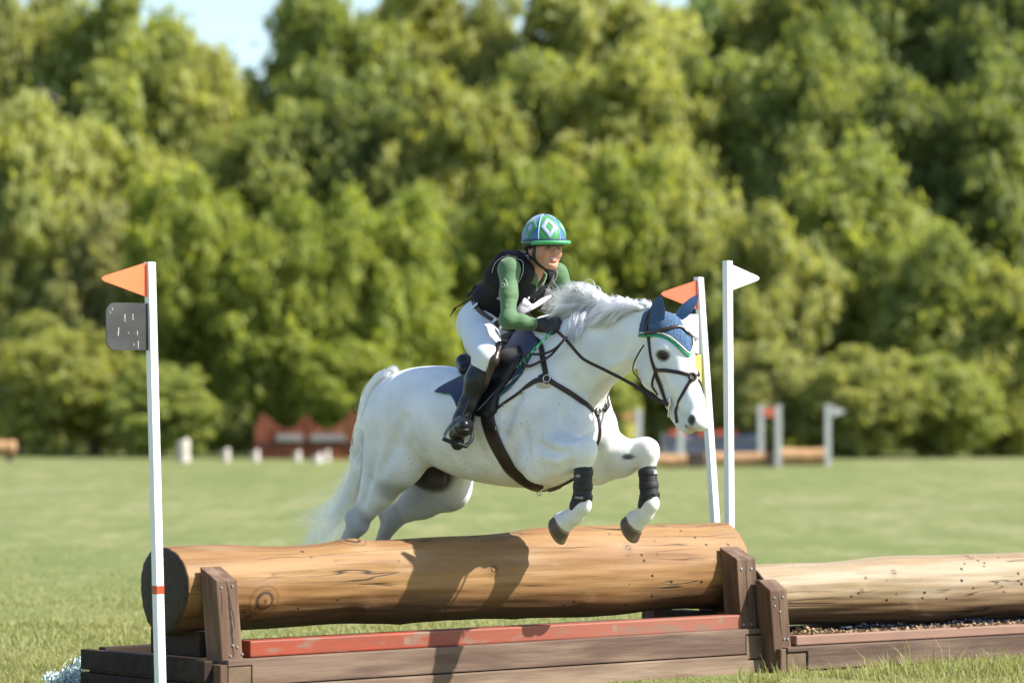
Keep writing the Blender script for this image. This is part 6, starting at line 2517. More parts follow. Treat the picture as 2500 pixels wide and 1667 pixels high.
    brow = np.maximum(*[np.maximum(seg_near(V, hp(.094, .016 * s, -.0035), hp(.082, .044 * s, -.0025), .0042, .8), 0) for s in (-1, 1)])
    lash = np.maximum(*[seg_near(V, hp(.093, .018 * s, -.0150), hp(.080, .043 * s, -.0185), .0032, 1.0) for s in (-1, 1)])
    attr(me, "lips", lips); attr(me, "inner", inner); attr(me, "cheek", cheek); attr(me, "brow", np.maximum(brow * .75, lash))
    sk = mat("tanned_skin", (.50, .265, .165), .48, (.43, .215, .13), scale=26, bump=.12, bscale=260, bdist=.0008, sss=.12, spec=.45)
    t = sk.node_tree
    c = t.nodes["basemix"].outputs[2]
    A_ = lambda n: nd(sk, "ShaderNodeAttribute", attribute_name=n).outputs["Fac"]
    c = mixcol(sk, ramp(sk, A_("cheek"), 0, 1, 0, .45), c, (.50, .19, .13))
    c = mixcol(sk, ramp(sk, A_("lips"), 0, 1, 0, .85), c, (.46, .15, .12))
    c = mixcol(sk, A_("inner"), c, (.10, .03, .025))
    c = mixcol(sk, ramp(sk, A_("brow"), 0, 1, 0, .7), c, (.10, .055, .035))
    t.links.new(c, t.nodes["Principled BSDF"].inputs["Base Color"])
    link("body", me, sk, root, smooth=True)
    # eyes, teeth
    ew = mat("eye_white", (.55, .52, .48), .2)
    ir = mat("iris", (.05, .05, .035), .15)
    for s in (-1, 1):
        bm = bmesh.new()
        bmesh.ops.create_uvsphere(bm, u_segments=18, v_segments=12, radius=.0115)
        m2 = bpy.data.meshes.new("eye")
        bm.to_mesh(m2); bm.free()
        o = link("eye", m2, ew, root, smooth=True)
        o.location = hp(.0775, .030 * s, -.0225)
        gz = (f + .10 * np.array([0, -1, 0])); gz /= np.linalg.norm(gz)
        c0 = np.array(o.location) + gz * .0098
        link("iris", tube_mesh("iris", np.array([c0, c0 + gz * .0024]) - np.array(o.location), [.0058, .0048], 14), ir, o, smooth=True)
        # upper lid
        a = np.linspace(-1.15, 1.15, 12)
        pth = np.array([hp(.0775 + .0128 * math.cos(q) * .97, .030 * s + .0128 * math.sin(q), -.0222 + .0058 * math.cos(q) ** 1.2 + .0005) for q in a])
        link("eyelid", tube_mesh("eyelid", pth, .0030, 6), sk, root, smooth=True)
    pth = np.array([hp(.0985 - 6.5 * y * y * 9 * .45, y, -.0855) for y in np.linspace(-.0145, .0145, 14)])
    link("teeth", strap_mesh("teeth", pth, np.tile(f, (14, 1)), .0060, .0018), mat("teeth", (.78, .76, .70), .25), root, smooth=True)
    # hair gathered at the nape
    hm = mat("dark_hair", (.022, .014, .010), .5, (.035, .022, .015), scale=40, stretch=(1, 1, .3), bump=.6, bscale=90, bdist=.002)
    m2, _, _ = sdf_mesh("hair", [ell(hp(-.058, 0, -.045), (.050, .066, .055), .03, RH), ell(hp(-.088, 0, -.075), (.034, .04, .034), .02, RH),
                                 ell(hp(-.02, .066, -.015), (.05, .018, .03), .02, RH), ell(hp(-.02, -.066, -.015), (.05, .018, .03), .02, RH)], .004)
    link("hair", m2, hm, root, smooth=True)

    # ---------------- shirt sleeves and collar
    gs = mat("green_shirt", (.052, .125, .046), .75, (.072, .150, .056), scale=5, bump=.25, bscale=26, bdist=.006, sheen=.25)
    tg = gs.node_tree
    # stretch folds round the arm
    wv = nd(gs, "ShaderNodeTexNoise")
    wv.inputs["Scale"].default_value = 24
    wv.inputs["Detail"].default_value = 3
    mp = nd(gs, "ShaderNodeMapping")
    mp.inputs["Scale"].default_value = (.35, .5, 1.9)
    mp.inputs["Rotation"].default_value = (0, .5, 0)
    tcx = nd(gs, "ShaderNodeTexCoord")
    tg.links.new(tcx.outputs["Object"], mp.inputs[0])
    tg.links.new(mp.outputs[0], wv.inputs[0])
    bp = nd(gs, "ShaderNodeBump")
    bp.inputs["Strength"].default_value = .45
    bp.inputs["Distance"].default_value = .012
    tg.links.new(wv.outputs[0], bp.inputs["Height"])
    tg.links.new(bp.outputs[0], tg.nodes["Principled BSDF"].inputs["Normal"])
    SL = {}
    for nm, sh, el_, wr in (("R", shR, elR, wrR), ("L", shL, elL, wrL)):
        a = sh + (el_ - sh) * .5
        m = el_ + (wr - el_) * .45
        q = [ell(sh + np.array([0, .0, .002]), (.056, .052, .056), .03), cone(sh, a, .052, .043, .03), cone(a, el_, .043, .038, .03),
             ell(el_ + np.array([-.006, 0, -.006]), (.040, .037, .040), .02), cone(el_, m, .040, .038, .025), cone(m, wr, .038, .029, .02)]
        # folds: small ridges round the inner elbow and upper arm
        rg = np.random.default_rng(4)
        ax_ = (el_ - sh) / np.linalg.norm(el_ - sh)
        for i in range(16):
            ff = rg.uniform(.25, .95)
            c_ = sh + (el_ - sh) * ff
            r_ = np.interp(ff, [0, .5, 1], [.052, .043, .038])
            th = rg.uniform(0, 6.28)
            e1 = np.cross(ax_, [0, 1, 0]); e1 /= np.linalg.norm(e1)
            e2 = np.cross(ax_, e1)
            p0 = c_ + (e1 * math.cos(th) + e2 * math.sin(th)) * r_ * .97
            p1 = c_ + (e1 * math.cos(th + .9) + e2 * math.sin(th + .9)) * r_ * .96 + ax_ * rg.uniform(-.03, .03)
            q.append(cone(p0, p1, .0042, .002, .006))
        dw = (wr - el_) / np.linalg.norm(wr - el_)

        def cut(F, ax, wr=wr, dw=dw):
            X, Y, Z = ax[0][:, None, None], ax[1][None, :, None], ax[2][None, None, :]
            s = (X - wr[0]) * dw[0] + (Y - wr[1]) * dw[1] + (Z - wr[2]) * dw[2]
            return np.maximum(F, s + .004)
        me, V, Q = sdf_mesh("sleeve", q, .005, cut, 1)
        link("sleeve", me, gs, root, smooth=True)
        SL[nm] = BVHTree.FromPolygons([tuple(v) for v in V], [tuple(x) for x in Q])
        # cuff
        e1 = np.cross(dw, [0, 0, 1]); e1 /= np.linalg.norm(e1)
        link("cuff", torus_mesh("cuff", wr - dw * .010, .0310, .0035, dw, 28, 8), gs, root, smooth=True)
    shirt = [cone(upc + np.array([-.02, 0, -.03]), che + np.array([.02, 0, -.02]), .088, .100, .06, FL, 1.25), cone(nb + np.array([-.025, 0, -.035]), nb + np.array([.012, 0, -.045]), .070, .066, .03)]

    def neckcut(F, ax):
        X, Y, Z = ax[0][:, None, None], ax[1][None, :, None], ax[2][None, None, :]
        c = nb + np.array([.05, 0, -.03])
        v = np.abs(Y) * 1.25 - (Z - (c[2] - .095)) * .55
        d = np.sqrt((X - nb[0]) ** 2 + Y ** 2)
        open_ = np.maximum(v, nb[0] + .0 - X)
        top = (Z - (nb[2] - .004)) + (X - nb[0]) * .6
        return np.maximum(np.maximum(F, -open_), top)
    me, V, Q = sdf_mesh("shirt_front", shirt, .005, neckcut, 1)
    link("shirt_front", me, gs, root, smooth=True)

    # ---------------- body protector vest
    vm = mat("vest_black", (.0085, .0082, .0085), .75, (.014, .0135, .0138), scale=24, bump=.6, bscale=48, bdist=.006, spec=.25)
    v = []
    v.append(cone(upc + np.array([-.035, 0, -.022]), che + np.array([.0, 0, .005]), .105, .126, .06, FL, 1.30))
    v.append(cone(che + np.array([.0, 0, .005]), wst + np.array([-.002, 0, .012]), .126, .116, .06, FL, 1.24))
    v.append(cone(wst + np.array([-.002, 0, .012]), wst + (pel - wst) * .25, .118, .116, .05, FL, 1.25))
    for s in (-1, 1):
        y = .118 * s
        v.append(cone(upc + np.array([-.075, y, .028]), upc + np.array([.015, y * .92, -.005]), .036, .034, .05))
        v.append(cone(upc + np.array([-.075, y, .02]), che + np.array([-.075, y, .045]), .036, .040, .06))
        v.append(ell(upc + np.array([.018, .088 * s, -.030]), (.070, .060, .062), .04))
        v.append(ell(che + np.array([.05, .075 * s, -.01]), (.055, .06, .075), .05))
    # raised back edge at the collar
    v.append(cone(upc + np.array([-.105, -.06, .052]), upc + np.array([-.105, .06, .052]), .030, .030, .05))
    # cargo seams as grooves
    for s in (-1, 1):
        sh = shR if s < 0 else shL
        v.append(cone(sh + np.array([.0, .0, .02]), sh + (elR - shR if s < 0 else elL - shL) * .42 + np.array([0, .02 * s, 0]), .071, .062, .012, op='s'))
    wax = (wst - che) / np.linalg.norm(wst - che)

    def vcut(F, ax):
        X, Y, Z = ax[0][:, None, None], ax[1][None, :, None], ax[2][None, None, :]
        s = (X - wst[0]) * wax[0] + Y * 0 + (Z - wst[2]) * wax[2]
        back = np.clip((wst[0] - X) / .1, -1, 1)
        hem = s - (.030 + .012 * back)
        # neck opening with a V at the front
        dx, dz = X - nb[0], Z - nb[2]
        neck = np.sqrt((dx * 1.0 + dz * .45) ** 2 + Y ** 2) - .066
        fr = np.maximum(nb[0] + .020 - X, np.abs(Y) - (Z - (nb[2] - .150)) * .40)
        neck = np.maximum(neck, -(dz + .10))
        F = np.maximum(np.maximum(F, hem), -neck)
        return np.maximum(F, -np.maximum(fr, -(F + .045)))
    me, V, Q = sdf_mesh("vest", v, .0055, vcut, 1)
    vest = link("vest", me, vm, root, smooth=True)
    vb = BVHTree.FromPolygons([tuple(x) for x in V], [tuple(x) for x in Q])

    def von(u, vv, w, tree=vb):
        a, n_, _, _ = tree.find_nearest(Vector(H(u, vv, w)))
        return np.array(a), np.array(n_)

    def vest_strap(name, ctrl, width, m, par, n=30, thick=.003, off=.0015, tree=vb):
        p = smooth_path(np.array([H(*q) for q in ctrl]), n)
        a = [tree.find_nearest(Vector(q)) for q in p]
        P_ = np.array([np.array(x[0]) for x in a])
        N_ = np.array([np.array(x[1]) for x in a])
        for _ in range(4):
            P_[1:-1] = (P_[:-2] + 2 * P_[1:-1] + P_[2:]) / 4
            N_[1:-1] = N_[:-2] + 2 * N_[1:-1] + N_[2:]
            N_ /= np.linalg.norm(N_, axis=1, keepdims=True)
        return link(name, strap_mesh(name, P_ + N_ * off, N_, width, thick), m, par, smooth=True)
    pipe = mat("pale_piping", (.42, .40, .34), .6)
    gm_ = mat("grey_webbing", (.055, .052, .050), .75, (.075, .07, .066), scale=60, bump=.4, bscale=200, bdist=.002)
    for mir in (False, True):
        pts = [(1203, 667), (1211, 643), (1222, 631), (1236, 626), (1254, 633), (1266, 650), (1268, 668), (1263, 686), (1256, 703)]
        p = []
        for u, vv in pts:
            q = H(u, vv, .17)
            if mir: q = mirror(q) + np.array([.015, 0, -.015])
            a = vb.find_nearest(Vector(q))
            p.append(np.array(a[0]) + np.array(a[1]) * .003)
        link("piping", tube_mesh("piping", smooth_path(p, 50), .0023, 6), pipe, vest, smooth=True)
    tanp = mat("tan_tab", (.20, .13, .06), .6)
    vest_strap("shoulder_tab", [(1236, 622, .15), (1250, 630, .165)], .014, tanp, vest, 8)
    # front webbing strap with buckle on the rider's left chest
    vest_strap("webbing_strap", [(1345, 668, -.09), (1341, 690, -.08), (1336, 712, -.07), (1332, 728, -.06)], .036, gm_, vest, 24, .004, .002)
    a, n_ = von(1336, 713, -.07)
    M = np.stack([np.cross(n_, [0, 0, 1.0]), np.cross(n_, np.cross(n_, [0, 0, 1.0])), n_], 1)
    M[:, 0] /= np.linalg.norm(M[:, 0]); M[:, 1] /= np.linalg.norm(M[:, 1])
    MM = Matrix(M.tolist()).to_4x4()
    bkm = mat("buckle_plastic", (.16, .16, .165), .3, spec=.6)
    for dz in (-.011, .0, .011):
        link("buckle", box_mesh("buckle", a + n_ * .009 + M[:, 1] * dz, (.048, .007, .008), MM, .002), bkm, vest)
    tail = np.array([von(1333, 722, -.06)[0] + n_ * .006, H(1326, 738, -.045) + n_ * .01, H(1318, 756, -.03) + n_ * .01])
    link("strap_end", strap_mesh("strap_end", smooth_path(tail, 14), np.tile(n_, (14, 1)), .032, .004), M_LEATHER if False else gm_, vest, smooth=True)
    vest_strap("side_strap", [(1350, 700, -.12), (1356, 717, -.14), (1372, 716, -.17)], .018, vm, vest, 14, .005)
    vest_strap("zip", [(1312, 690, -.01), (1306, 712, .0), (1299, 732, .01)], .008, M_BRASS if False else gm_, vest, 20)
    vest_strap("collar_edge", [(1290, 628, .07), (1288, 645, .075), (1292, 662, .06), (1296, 672, .05)], .018, mat("grey_lining", (.12, .125, .13), .8), vest, 16, .004)
    # white ribbon tied at the chest
    wr_ = mat("white_cloth", (.70, .70, .70), .8, (.62, .62, .63), scale=20, bump=.3)
    for s_, w_ in (([(1273, 696, .05), (1279, 700, .045), (1286, 705, .04)], .010), ([(1286, 706, .04), (1291, 703, .04), (1292, 698, .035)], .012), ([(1286, 706, .04), (1283, 712, .045), (1279, 719, .05)], .013)):
        vest_strap("ribbon", s_, w_, wr_, vest, 10, .003, .004)
    # back flap and lanyard
    fl = smooth_path([von(1176, 694, .05)[0], H(1166, 706, .04), H(1155, 716, .03), H(1146, 723, .02)], 14)
    link("back_flap", strap_mesh("back_flap", fl, np.tile(np.array([-.6, -.25, .7]), (14, 1)), np.linspace(.10, .05, 14), .012), vm, vest, smooth=True)
    ly = smooth_path([H(1160, 722, .06), H(1140, 735, .06), H(1122, 746, .05), H(1112, 752, .05), H(1104, 764, .05), H(1099, 773, .05)], 24)
    link("lanyard", tube_mesh("lanyard", ly, np.interp(np.linspace(0, 1, 24), [0, .55, .62, .75, 1], [.0035, .0035, .007, .003, .002]), 6), vm, vest, smooth=True)

    # competitor bib: white sheet with black letters hanging from the vest
    bib = mat("bib_white", (.42, .42, .44), .7, (.36, .36, .39), scale=14, bump=.3, bscale=18, bdist=.01)
    rows = []
    TL, TR = [(1262, 751, .155), (1272, 738, .14), (1281, 727, .12), (1291, 735, .095), (1301, 742, .07), (1320, 729, .0), (1334, 723, -.05), (1347, 720, -.09)], [(1262, 771, .155), (1272, 769, .14), (1282, 765, .12), (1291, 761, .095), (1301, 756, .07), (1320, 745, .0), (1334, 736, -.05), (1346, 728, -.09)]
    a_, b_ = smooth_path([H(*q) for q in TL], 30), smooth_path([H(*q) for q in TR], 30)
    for i in range(9):
        k = i / 8
        rows.append(a_ * (1 - k) + b_ * k + np.array([.010, -.012, 0]) * math.sin(k * 3.1) * (.5 + .2 * np.sin(np.linspace(0, 9, 30)))[:, None])
    rows = np.array(rows)
    back = rows + np.array([-.004, .004, 0])
    Vv = np.concatenate([rows.reshape(-1, 3), back.reshape(-1, 3)])
    F = []
    for i in range(8):
        for j in range(29):
            q = [i * 30 + j, i * 30 + j + 1, (i + 1) * 30 + j + 1, (i + 1) * 30 + j]
            F.append(q)
            F.append([x + 270 for x in q[::-1]])
    edge = [i for i in range(30)] + [30 * i + 29 for i in range(1, 9)] + [240 + j for j in range(28, -1, -1)] + [30 * i for i in range(7, 0, -1)]
    for x, y in zip(edge, edge[1:] + edge[:1]):
        F.append([y, x, x + 270, y + 270])
    bo = link("bib", mesh_np("bib", Vv, np.array(F)), bib, root, smooth=True)
    # white bib corner behind the arm
    p0 = np.array([von(1207, 733, .17)[0], von(1217, 728, .17)[0], von(1220, 747, .17)[0], von(1214, 742, .17)[0]])
    nn = von(1213, 736, .17)[1]
    me = bpy.data.meshes.new("bib_corner")
    me.from_pydata([tuple(x + nn * .004) for x in p0] + [tuple(x + nn * .001) for x in p0], [], [(0, 1, 2, 3), (7, 6, 5, 4), (0, 4, 5, 1), (1, 5, 6, 2), (2, 6, 7, 3), (3, 7, 4, 0)])
    link("bib_corner", me, bib, root)
    ink = mat("ink", (.012, .012, .014), .7)
    def text(body, size, o_, xd, yd, m, par, name):
        cu = bpy.data.curves.new(name, 'FONT')
        cu.body = body
        cu.size = size
        cu.extrude = .0006
        ob = bpy.data.objects.new("tmp", cu)
        COL.objects.link(ob)
        bpy.context.view_layer.update()
        me = bpy.data.meshes.new_from_object(ob.evaluated_get(bpy.context.evaluated_depsgraph_get()))
        bpy.data.objects.remove(ob)
        xd = np.asarray(xd, float) / np.linalg.norm(xd)
        zd = np.cross(xd, yd); zd /= np.linalg.norm(zd)
        yd = np.cross(zd, xd)
        M_ = Matrix(np.stack([xd, yd, zd], 1).tolist()).to_4x4()
        M_.translation = Vector(o_)
        me.transform(M_)
        return link(name, me, m, par)
    o_, x1 = H(1271.5, 744, .163), H(1288, 751, .128)
    text("kaei", .030, o_ + np.array([.004, -.010, 0]), x1 - o_, H(1275, 730, .160) - o_, ink, bo, "bib_text")

    # sleeve emblem: thin pale diamond outline with a script scribble
    wp = mat("pale_print", (.50, .58, .46), .6)
    def on_sleeve(u, vv):
        a, n_, _, _ = SL["R"].find_nearest(Vector(H(u, vv, .26)))
        return np.array(a) + np.array(n_) * .0012
    for s_ in ([(1220, 689), (1224, 681), (1228, 677), (1233, 682), (1239, 690), (1236, 696), (1229, 701), (1223, 697), (1220, 689)], [(1222, 689), (1226, 688), (1230, 690), (1234, 688), (1237, 690)], [(1227, 696), (1230, 692), (1232, 696), (1235, 693)]):
        link("sleeve_emblem", tube_mesh("sleeve_emblem", smooth_path([on_sleeve(*q) for q in s_], 40), .0013, 5), wp, root)

    # ---------------- breeches, belt
    bm_ = mat("pale_breeches", (.62, .66, .71), .78, (.66, .70, .74), scale=6, bump=.3, bscale=14, bdist=.008, sheen=.2)
    b = []
    b.append(cone(wst + (pel - wst) * .18, pel, .112, .128, .06, FL, 1.25))
    for s in (-1, 1):
        h = hipR if s < 0 else hpL
        k = knR if s < 0 else knL
        b.append(ell(pel + np.array([-.042, .085 * s, -.005]), (.088, .094, .102), .06))
        m_ = h + (k - h) * .5
        b.append(cone(h, m_, .102, .086, .05))
        b.append(cone(m_, k, .086, .066, .05))
        b.append(cone(k, k + (anR - knR if s < 0 else anL - knL) * .18, .064, .058, .03))
    b.append(cone(pel + np.array([.02, 0, -.03]), pel + np.array([.085, 0, -.045]), .085, .06, .05, FL, 1.3))
    def bcut(F, ax):
        X, Y, Z = ax[0][:, None, None], ax[1][None, :, None], ax[2][None, None, :]
        s = (X - wst[0]) * wax[0] + (Z - wst[2]) * wax[2]
        return np.maximum(F, np.minimum(-(s - .0), Z - (wst[2] - .03) + X * 0))
    me, V, Q = sdf_mesh("breeches", b, .0055, bcut, 1)
    br = link("breeches", me, bm_, root, smooth=True)
    bt = BVHTree.FromPolygons([tuple(x) for x in V], [tuple(x) for x in Q])
    # belt: a loop round the waist
    belt = mat("belt_leather", (.030, .018, .013), .45, (.042, .026, .018), scale=20)
    bk, fr_ = H(1190, 744, 0), H(1280, 806, 0)
    ca, e1, e2 = (bk + fr_) / 2, (bk - fr_) / 2, np.array([0, .168, 0])
    lp, ln = [], []
    for q in np.linspace(0, 2 * math.pi, 61):
        p = ca + e1 * math.cos(q) + e2 * math.sin(q)
        h = bt.find_nearest(Vector(p))
        o2_ = (p - ca) / np.linalg.norm(p - ca)
        k = (p - np.array(h[0])) @ np.array(h[1])
        if k < .002:
            p = np.array(h[0]) + np.array(h[1]) * .002
        lp.append(p)
        ln.append(o2_)
    lp, ln = np.array(lp), np.array(ln)
    for _ in range(3):
        lp[1:-1] = (lp[:-2] + 2 * lp[1:-1] + lp[2:]) / 4
    link("belt", strap_mesh("belt", lp + ln * .003, ln, .036, .005), belt, br, smooth=True)
    for u, vv in ((1168, 745), (1210, 770), (1240, 772)):
        d2 = [np.linalg.norm(x - H(u, vv, .15)) for x in lp]
        i = int(np.argmin(d2))
        p = np.array([lp[i] + ln[i] * .012 - wax * .028, lp[i] + ln[i] * .016, lp[i] + ln[i] * .012 + wax * .028])
        link("belt_loop", strap_mesh("belt_loop", p, np.tile(ln[i], (3, 1)), .014, .002), bm_, br)
    pur = mat("purple_hem", (.07, .035, .16), .8)
    d2 = [np.linalg.norm(x - H(1162, 740, .06)) for x in lp]
    i = int(np.argmin(d2))
    link("shirt_hem", strap_mesh("shirt_hem", lp[max(i - 4, 0):i + 5] - wax * .012 + ln[max(i - 4, 0):i + 5] * .004, ln[max(i - 4, 0):i + 5], .030, .003), pur, root)

    # ---------------- gloves
    gl = mat("black_glove", (.013, .012, .013), .55, (.022, .021, .022), scale=30, bump=.35, bscale=120, bdist=.002)
    for wr, d, o2, u2 in ((wrR, dR, outR, upR), (wrL, dL, outL, upL)):
        q = hand(wr, d, o2, u2, .0012, .006)
        q.append(cone(wr - d * .012, wr + d * .012, .033, .032, .01, o2, .85))
        me, _, _ = sdf_mesh("glove", q, .0028, smooth_it=1)
        link("glove", me, gl, root, smooth=True)
        link("glove_cuff", torus_mesh("glove_cuff", wr - d * .010, .031, .004, d, 24, 8), gl, root, smooth=True)

    # ---------------- boots
    for s in (-1, 1):
        kn, an = (knR, anR) if s < 0 else (knL, anL)
        sgn = -1.0 if s < 0 else 1.0
        toe_d = np.array([math.cos(.80), sgn * math.sin(.80), .10])
        heel = an + np.array([-.040, 0, -.075])
        ball = an + toe_d * .120 + np.array([0, 0, -.052])
        tip = an + toe_d * .185 + np.array([0, 0, -.050])
        d = an - kn
        q = [cone(kn + d * .10, kn + d * .40, .062, .060, .02, FL, .95), cone(kn + d * .40, kn + d * .80, .060, .045, .03, FL, .95), cone(kn + d * .80, an, .045, .043, .03),
             cone(an, heel, .044, .036, .03), cone(an + np.array([0, 0, -.02]), ball, .042, .038, .04), cone(ball, tip, .038, .028, .03), cone(heel, ball, .034, .034, .04)]

        def kcut(F, ax, kn=kn, d=d):
            X, Y, Z = ax[0][:, None, None], ax[1][None, :, None], ax[2][None, None, :]
            L = np.linalg.norm(d)
            s_ = ((X - kn[0]) * d[0] + (Y - kn[1]) * d[1] + (Z - kn[2]) * d[2]) / L
            # Spanish top: higher at the back outer side
            return np.maximum(F, -(s_ - .060 - np.clip((X - kn[0]) * .45, -.05, .05)))
        me, V, Q = sdf_mesh("riding_boot", q, .005, kcut, 1)
        bo2 = link("riding_boot", me, M_BLACK, root, smooth=True)
        # sole and heel block
        hb = heel + np.array([0, 0, -.030])
        sq = [cone(hb + np.array([0, 0, .012]), hb + np.array([0, 0, -.022]), .036, .034, .006), cone(hb + np.array([.0, 0, .018]) + toe_d * .05, tip + np.array([0, 0, -.024]), .028, .028, .02, (0, 0, 1), .45)]
        me, _, _ = sdf_mesh("sole", sq, .004)
        link("sole", me, bpy.data.materials["stirrup_tread"], bo2, smooth=True)

    # ---------------- helmet
    hroot_ = root
    HC = hp(.004, 0, .022)
    ra, rb, rc = .127, .108, .124

    def dome(az, el_, k=1.0):
        """point on the cap: az from the front towards the rider's right, el above the rim"""
        return HC + (f * math.cos(az) * math.cos(el_) * ra - lf * math.sin(az) * math.cos(el_) * rb + up * math.sin(el_) * rc) * k
    green = mat("cap_green", (.030, .21, .055), .45, (.050, .27, .085), scale=6, sheen=.3, bump=.25, bscale=60, bdist=.002)
    blue = mat("cap_blue", (.018, .10, .25), .42, (.034, .15, .32), scale=6, sheen=.3, bump=.25, bscale=60, bdist=.002)
    lav = mat("cap_lavender", (.31, .34, .55), .5, (.36, .39, .60), scale=9, bump=.2)
    pale = mat("cap_seam", (.30, .44, .66), .45)
    black = mat("helmet_shell", (.010, .010, .012), .5, (.016, .016, .018), scale=20)
    el0 = -.10
    for i in range(6):
        a0 = math.radians(i * 60 - 10)
        na, ne = 14, 14
        g = np.array([[dome(a0 + math.radians(60) * p / na, el0 + (math.pi / 2 - el0) * q / ne) for p in range(na + 1)] for q in range(ne + 1)])
        g2 = np.array([[dome(a0 + math.radians(60) * p / na, el0 + (math.pi / 2 - el0) * q / ne, .96) for p in range(na + 1)] for q in range(ne + 1)])
        n1 = (na + 1) * (ne + 1)
        Vv = np.concatenate([g.reshape(-1, 3), g2.reshape(-1, 3)])
        F = []
        for q in range(ne):
            for p in range(na):
                x = [q * (na + 1) + p, q * (na + 1) + p + 1, (q + 1) * (na + 1) + p + 1, (q + 1) * (na + 1) + p]
                F.append(x[::-1])
                F.append([y + n1 for y in x])
        for p in range(na):
            F.append([p, p + 1, p + 1 + n1, p + n1])
        link("cap_panel", mesh_np("cap_panel", Vv, np.array(F)), green if i % 2 == 0 else blue, root, smooth=True)
        # seam ridge
        pth = np.array([dome(a0, e, 1.006) for e in np.linspace(el0, math.pi / 2, 24)])
        link("cap_seam", tube_mesh("cap_seam", pth, .0028, 6), pale, root, smooth=True)
        # stitched diamonds
        ac, ec = a0 + math.radians(30), .50

        def dia(rx, ry, k, nm, m, hole=None):
            cor = [(0, ry), (rx, 0), (0, -ry), (-rx, 0)]
            def ringpts(sc):
                o = []
                for (x0, y0), (x1, y1) in zip(cor, cor[1:] + cor[:1]):
                    for q in np.linspace(0, 1, 7)[:-1]:
                        x, y = (x0 + (x1 - x0) * q) * sc, (y0 + (y1 - y0) * q) * sc
                        e = ec + y
                        o.append((ac + x / max(math.cos(e), .25), e))
                return o
            scs = np.linspace(1, hole if hole else 0.02, 6)
            rings = [[dome(a, e, k) for a, e in ringpts(sc)] for sc in scs]
            base = [dome(a, e, .995) for a, e in ringpts(1.0)]
            rows = [base] + rings + ([[dome(a, e, .995) for a, e in ringpts(hole)]] if hole else [])
            rows = np.array(rows)
            s = rows.shape[1]
            F = []
            for i_ in range(len(rows) - 1):
                for j in range(s):
                    F.append([i_ * s + j, i_ * s + (j + 1) % s, (i_ + 1) * s + (j + 1) % s, (i_ + 1) * s + j])
            link(nm, mesh_np(nm, rows.reshape(-1, 3), np.array(F)), m, root)
        if i % 2 == 0:
            dia(.37, .50, 1.018, "cap_diamond", lav, .50)
        else:
            dia(.37, .50, 1.018, "cap_diamond", green, .50)
            dia(.16, .22, 1.012, "cap_diamond", lav)
    # band round the cap, peak, harness shell below
    bandm = mat("cap_band", (.030, .045, .10), .5)
    a = np.linspace(0, 2 * math.pi, 61)
    pth = np.array([dome(q, -.075, 1.0) for q in a])
    nn = np.array([(p - HC) / np.linalg.norm(p - HC) for p in pth])
    link("cap_band", strap_mesh("cap_band", pth + nn * .001, nn, .012, .004), bandm, root, smooth=True)
    pth = np.array([dome(q, -.135, 1.0) for q in a])
    link("cap_rim", tube_mesh("cap_rim", pth, .0055, 8), green, root, smooth=True)
    sh = [ell(HC + up * -.004, (ra * .975, rb * .975, rc * .9), .02, RH)]
    def hcut(F, ax):
        X, Y, Z = ax[0][:, None, None], ax[1][None, :, None], ax[2][None, None, :]
        x, y, z = X - HC[0], Y - HC[1], Z - HC[2]
        zz = x * up[0] + y * up[1] + z * up[2]
        ff = x * f[0] + y * f[1] + z * f[2]
        inner = np.sqrt((ff / (ra * .86)) ** 2 + ((x * lf[0] + y * lf[1] + z * lf[2]) / (rb * .84)) ** 2 + (zz / (rc * .8)) ** 2) - 1
        return np.maximum(np.maximum(F, zz + .012), np.maximum(-(zz + .043 + np.clip(-ff * .20, -.004, .03)), -inner * .1))
    me, _, _ = sdf_mesh("helmet_shell", sh, .004, hcut, 1)
    link("helmet_shell", me, black, root, smooth=True)
    # peak
    rows = []
    na = 30
    for k, dz in ((.99, -.006), (1.12, -.010), (1.26, -.012), (1.36, -.008), (1.41, .000), (1.36, .008), (1.26, .004), (1.12, .006), (.99, .008)):
        row = []
        for q in np.linspace(-1.25, 1.25, na):
            ext = (k - .99) * (math.cos(q / 1.25 * math.pi / 2) ** .7)
            d = f * math.cos(q) * ra * (.99 + ext) - lf * math.sin(q) * rb * (.99 + ext * .75)
            row.append(HC + d + up * (-.020 + dz - .012 * abs(math.sin(q)) * 0 - .010 * math.cos(q) * (ext) * 0))
        rows.append(row)
    rows = np.array(rows)
    F = []
    for i in range(len(rows)):
        for j in range(na - 1):
            i2 = (i + 1) % len(rows)
            F.append([i * na + j, i2 * na + j, i2 * na + j + 1, i * na + j + 1])
    link("helmet_peak", mesh_np("helmet_peak", rows.reshape(-1, 3), np.array(F)), mat("peak_green", (.06, .33, .12), .5, (.08, .38, .16), scale=8), root, smooth=True)
    # chin strap harness: snapped on the head
    hb_ = BVHTree.FromPolygons([tuple(x) for x in HEADV[0]], [tuple(x) for x in HEADV[1]]) if False else None
    me_b = bpy.data.objects["body.001"] if "body.001" in bpy.data.objects else None
    bv = BVHTree.FromObject(me_b, bpy.context.evaluated_depsgraph_get()) if False else None
    V0 = np.empty(len(me_b.data.vertices) * 3, np.float32)
    me_b.data.vertices.foreach_get("co", V0)
    V0 = V0.reshape(-1, 3)
    fc = [tuple(p.vertices) for p in me_b.data.polygons]
    tr = BVHTree.FromPolygons([tuple(x) for x in V0], fc)

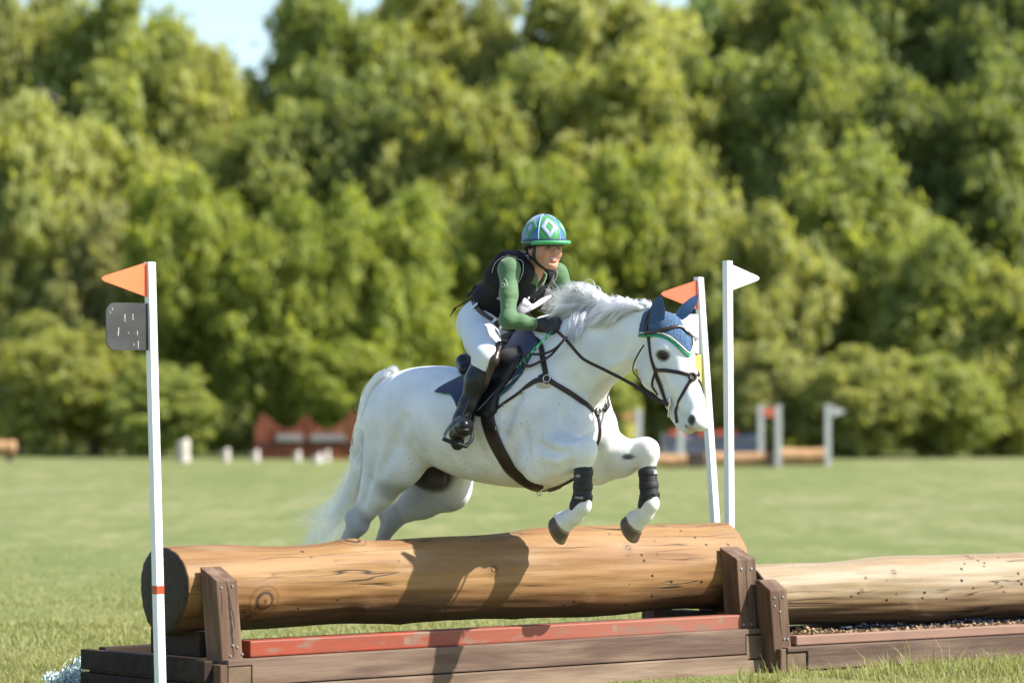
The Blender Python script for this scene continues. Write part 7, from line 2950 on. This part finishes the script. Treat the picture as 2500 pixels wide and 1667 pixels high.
    def hs(name, ctrl, width, thick=.0035, n=26, m=black):
        p = smooth_path(np.array([hp(*q) for q in ctrl]), n)
        P_, N_ = [], []
        for q in p:
            l = tr.find_nearest(Vector(q))
            P_.append(np.array(l[0])); N_.append(np.array(l[1]))
        P_, N_ = np.array(P_), np.array(N_)
        for _ in range(5):
            P_[1:-1] = (P_[:-2] + 2 * P_[1:-1] + P_[2:]) / 4
            N_[1:-1] = N_[:-2] + 2 * N_[1:-1] + N_[2:]
            N_ /= np.linalg.norm(N_, axis=1, keepdims=True)
        link(name, strap_mesh(name, P_ + N_ * .0012, N_, width, thick), m, root, smooth=True)
    for s in (-1, 1):
        hs("chin_strap", [(.030, .072 * s, -.015), (.026, .074 * s, -.045), (.022, .068 * s, -.075), (.030, .058 * s, -.102), (.050, .040 * s, -.128), (.070, .018 * s, -.142), (.078, .0, -.146)], .022, .005)
        hs("harness_strap", [(-.045, .070 * s, -.015), (-.030, .075 * s, -.045), (-.005, .072 * s, -.072), (.022, .066 * s, -.085)], .020, .005)
    return root


def build_whip():
    t = hroot("riding_whip", "thin riding whip with green and black spiral grip in the rider's right hand", "riding whip")
    a, b, c = H(1352, 806, .165), H(1300, 858, .245), H(1262, 897, .275)
    n = 60
    path = smooth_path([H(1362, 796, .085), H(1350, 807, .14), b, c], n)
    m = mat("whip_braid", (.012, .014, .013), .6)
    tt = m.node_tree
    at = nd(m, "ShaderNodeAttribute", attribute_name="run")
    sn = nd(m, "ShaderNodeMath", operation='SINE')
    tt.links.new(at.outputs["Fac"], sn.inputs[0])
    cc = mixcol(m, ramp(m, sn.outputs[0], -.15, .15), (.010, .012, .012), (.015, .24, .10))
    tt.links.new(cc, tt.nodes["Principled BSDF"].inputs["Base Color"])
    me = tube_mesh("grip", path, .0075, 10)
    s = 10
    run = np.concatenate([np.repeat(np.arange(n) * 1.35, s) + np.tile(np.linspace(0, 2 * math.pi, s, endpoint=False), n), [0, 0]])
    attr(me, "run", run)
    link("grip", me, m, t, smooth=True)
    p2 = smooth_path([c, H(1236, 925, .30), H(1200, 965, .36), H(1165, 1003, .44)], 30)
    p2, _ = clear_body(p2, .05)
    link("shaft", tube_mesh("shaft", p2, np.linspace(.005, .003, 30), 8), M_BLACK, t, smooth=True)
    # cord from the saddle front: green breastplate loop
    link("cap", tube_mesh("cap", np.array([path[0], path[0] + (path[0] - path[3]) * .5]), [.010, .008], 10), M_BLACK, t, smooth=True)


build_rider()
build_whip()
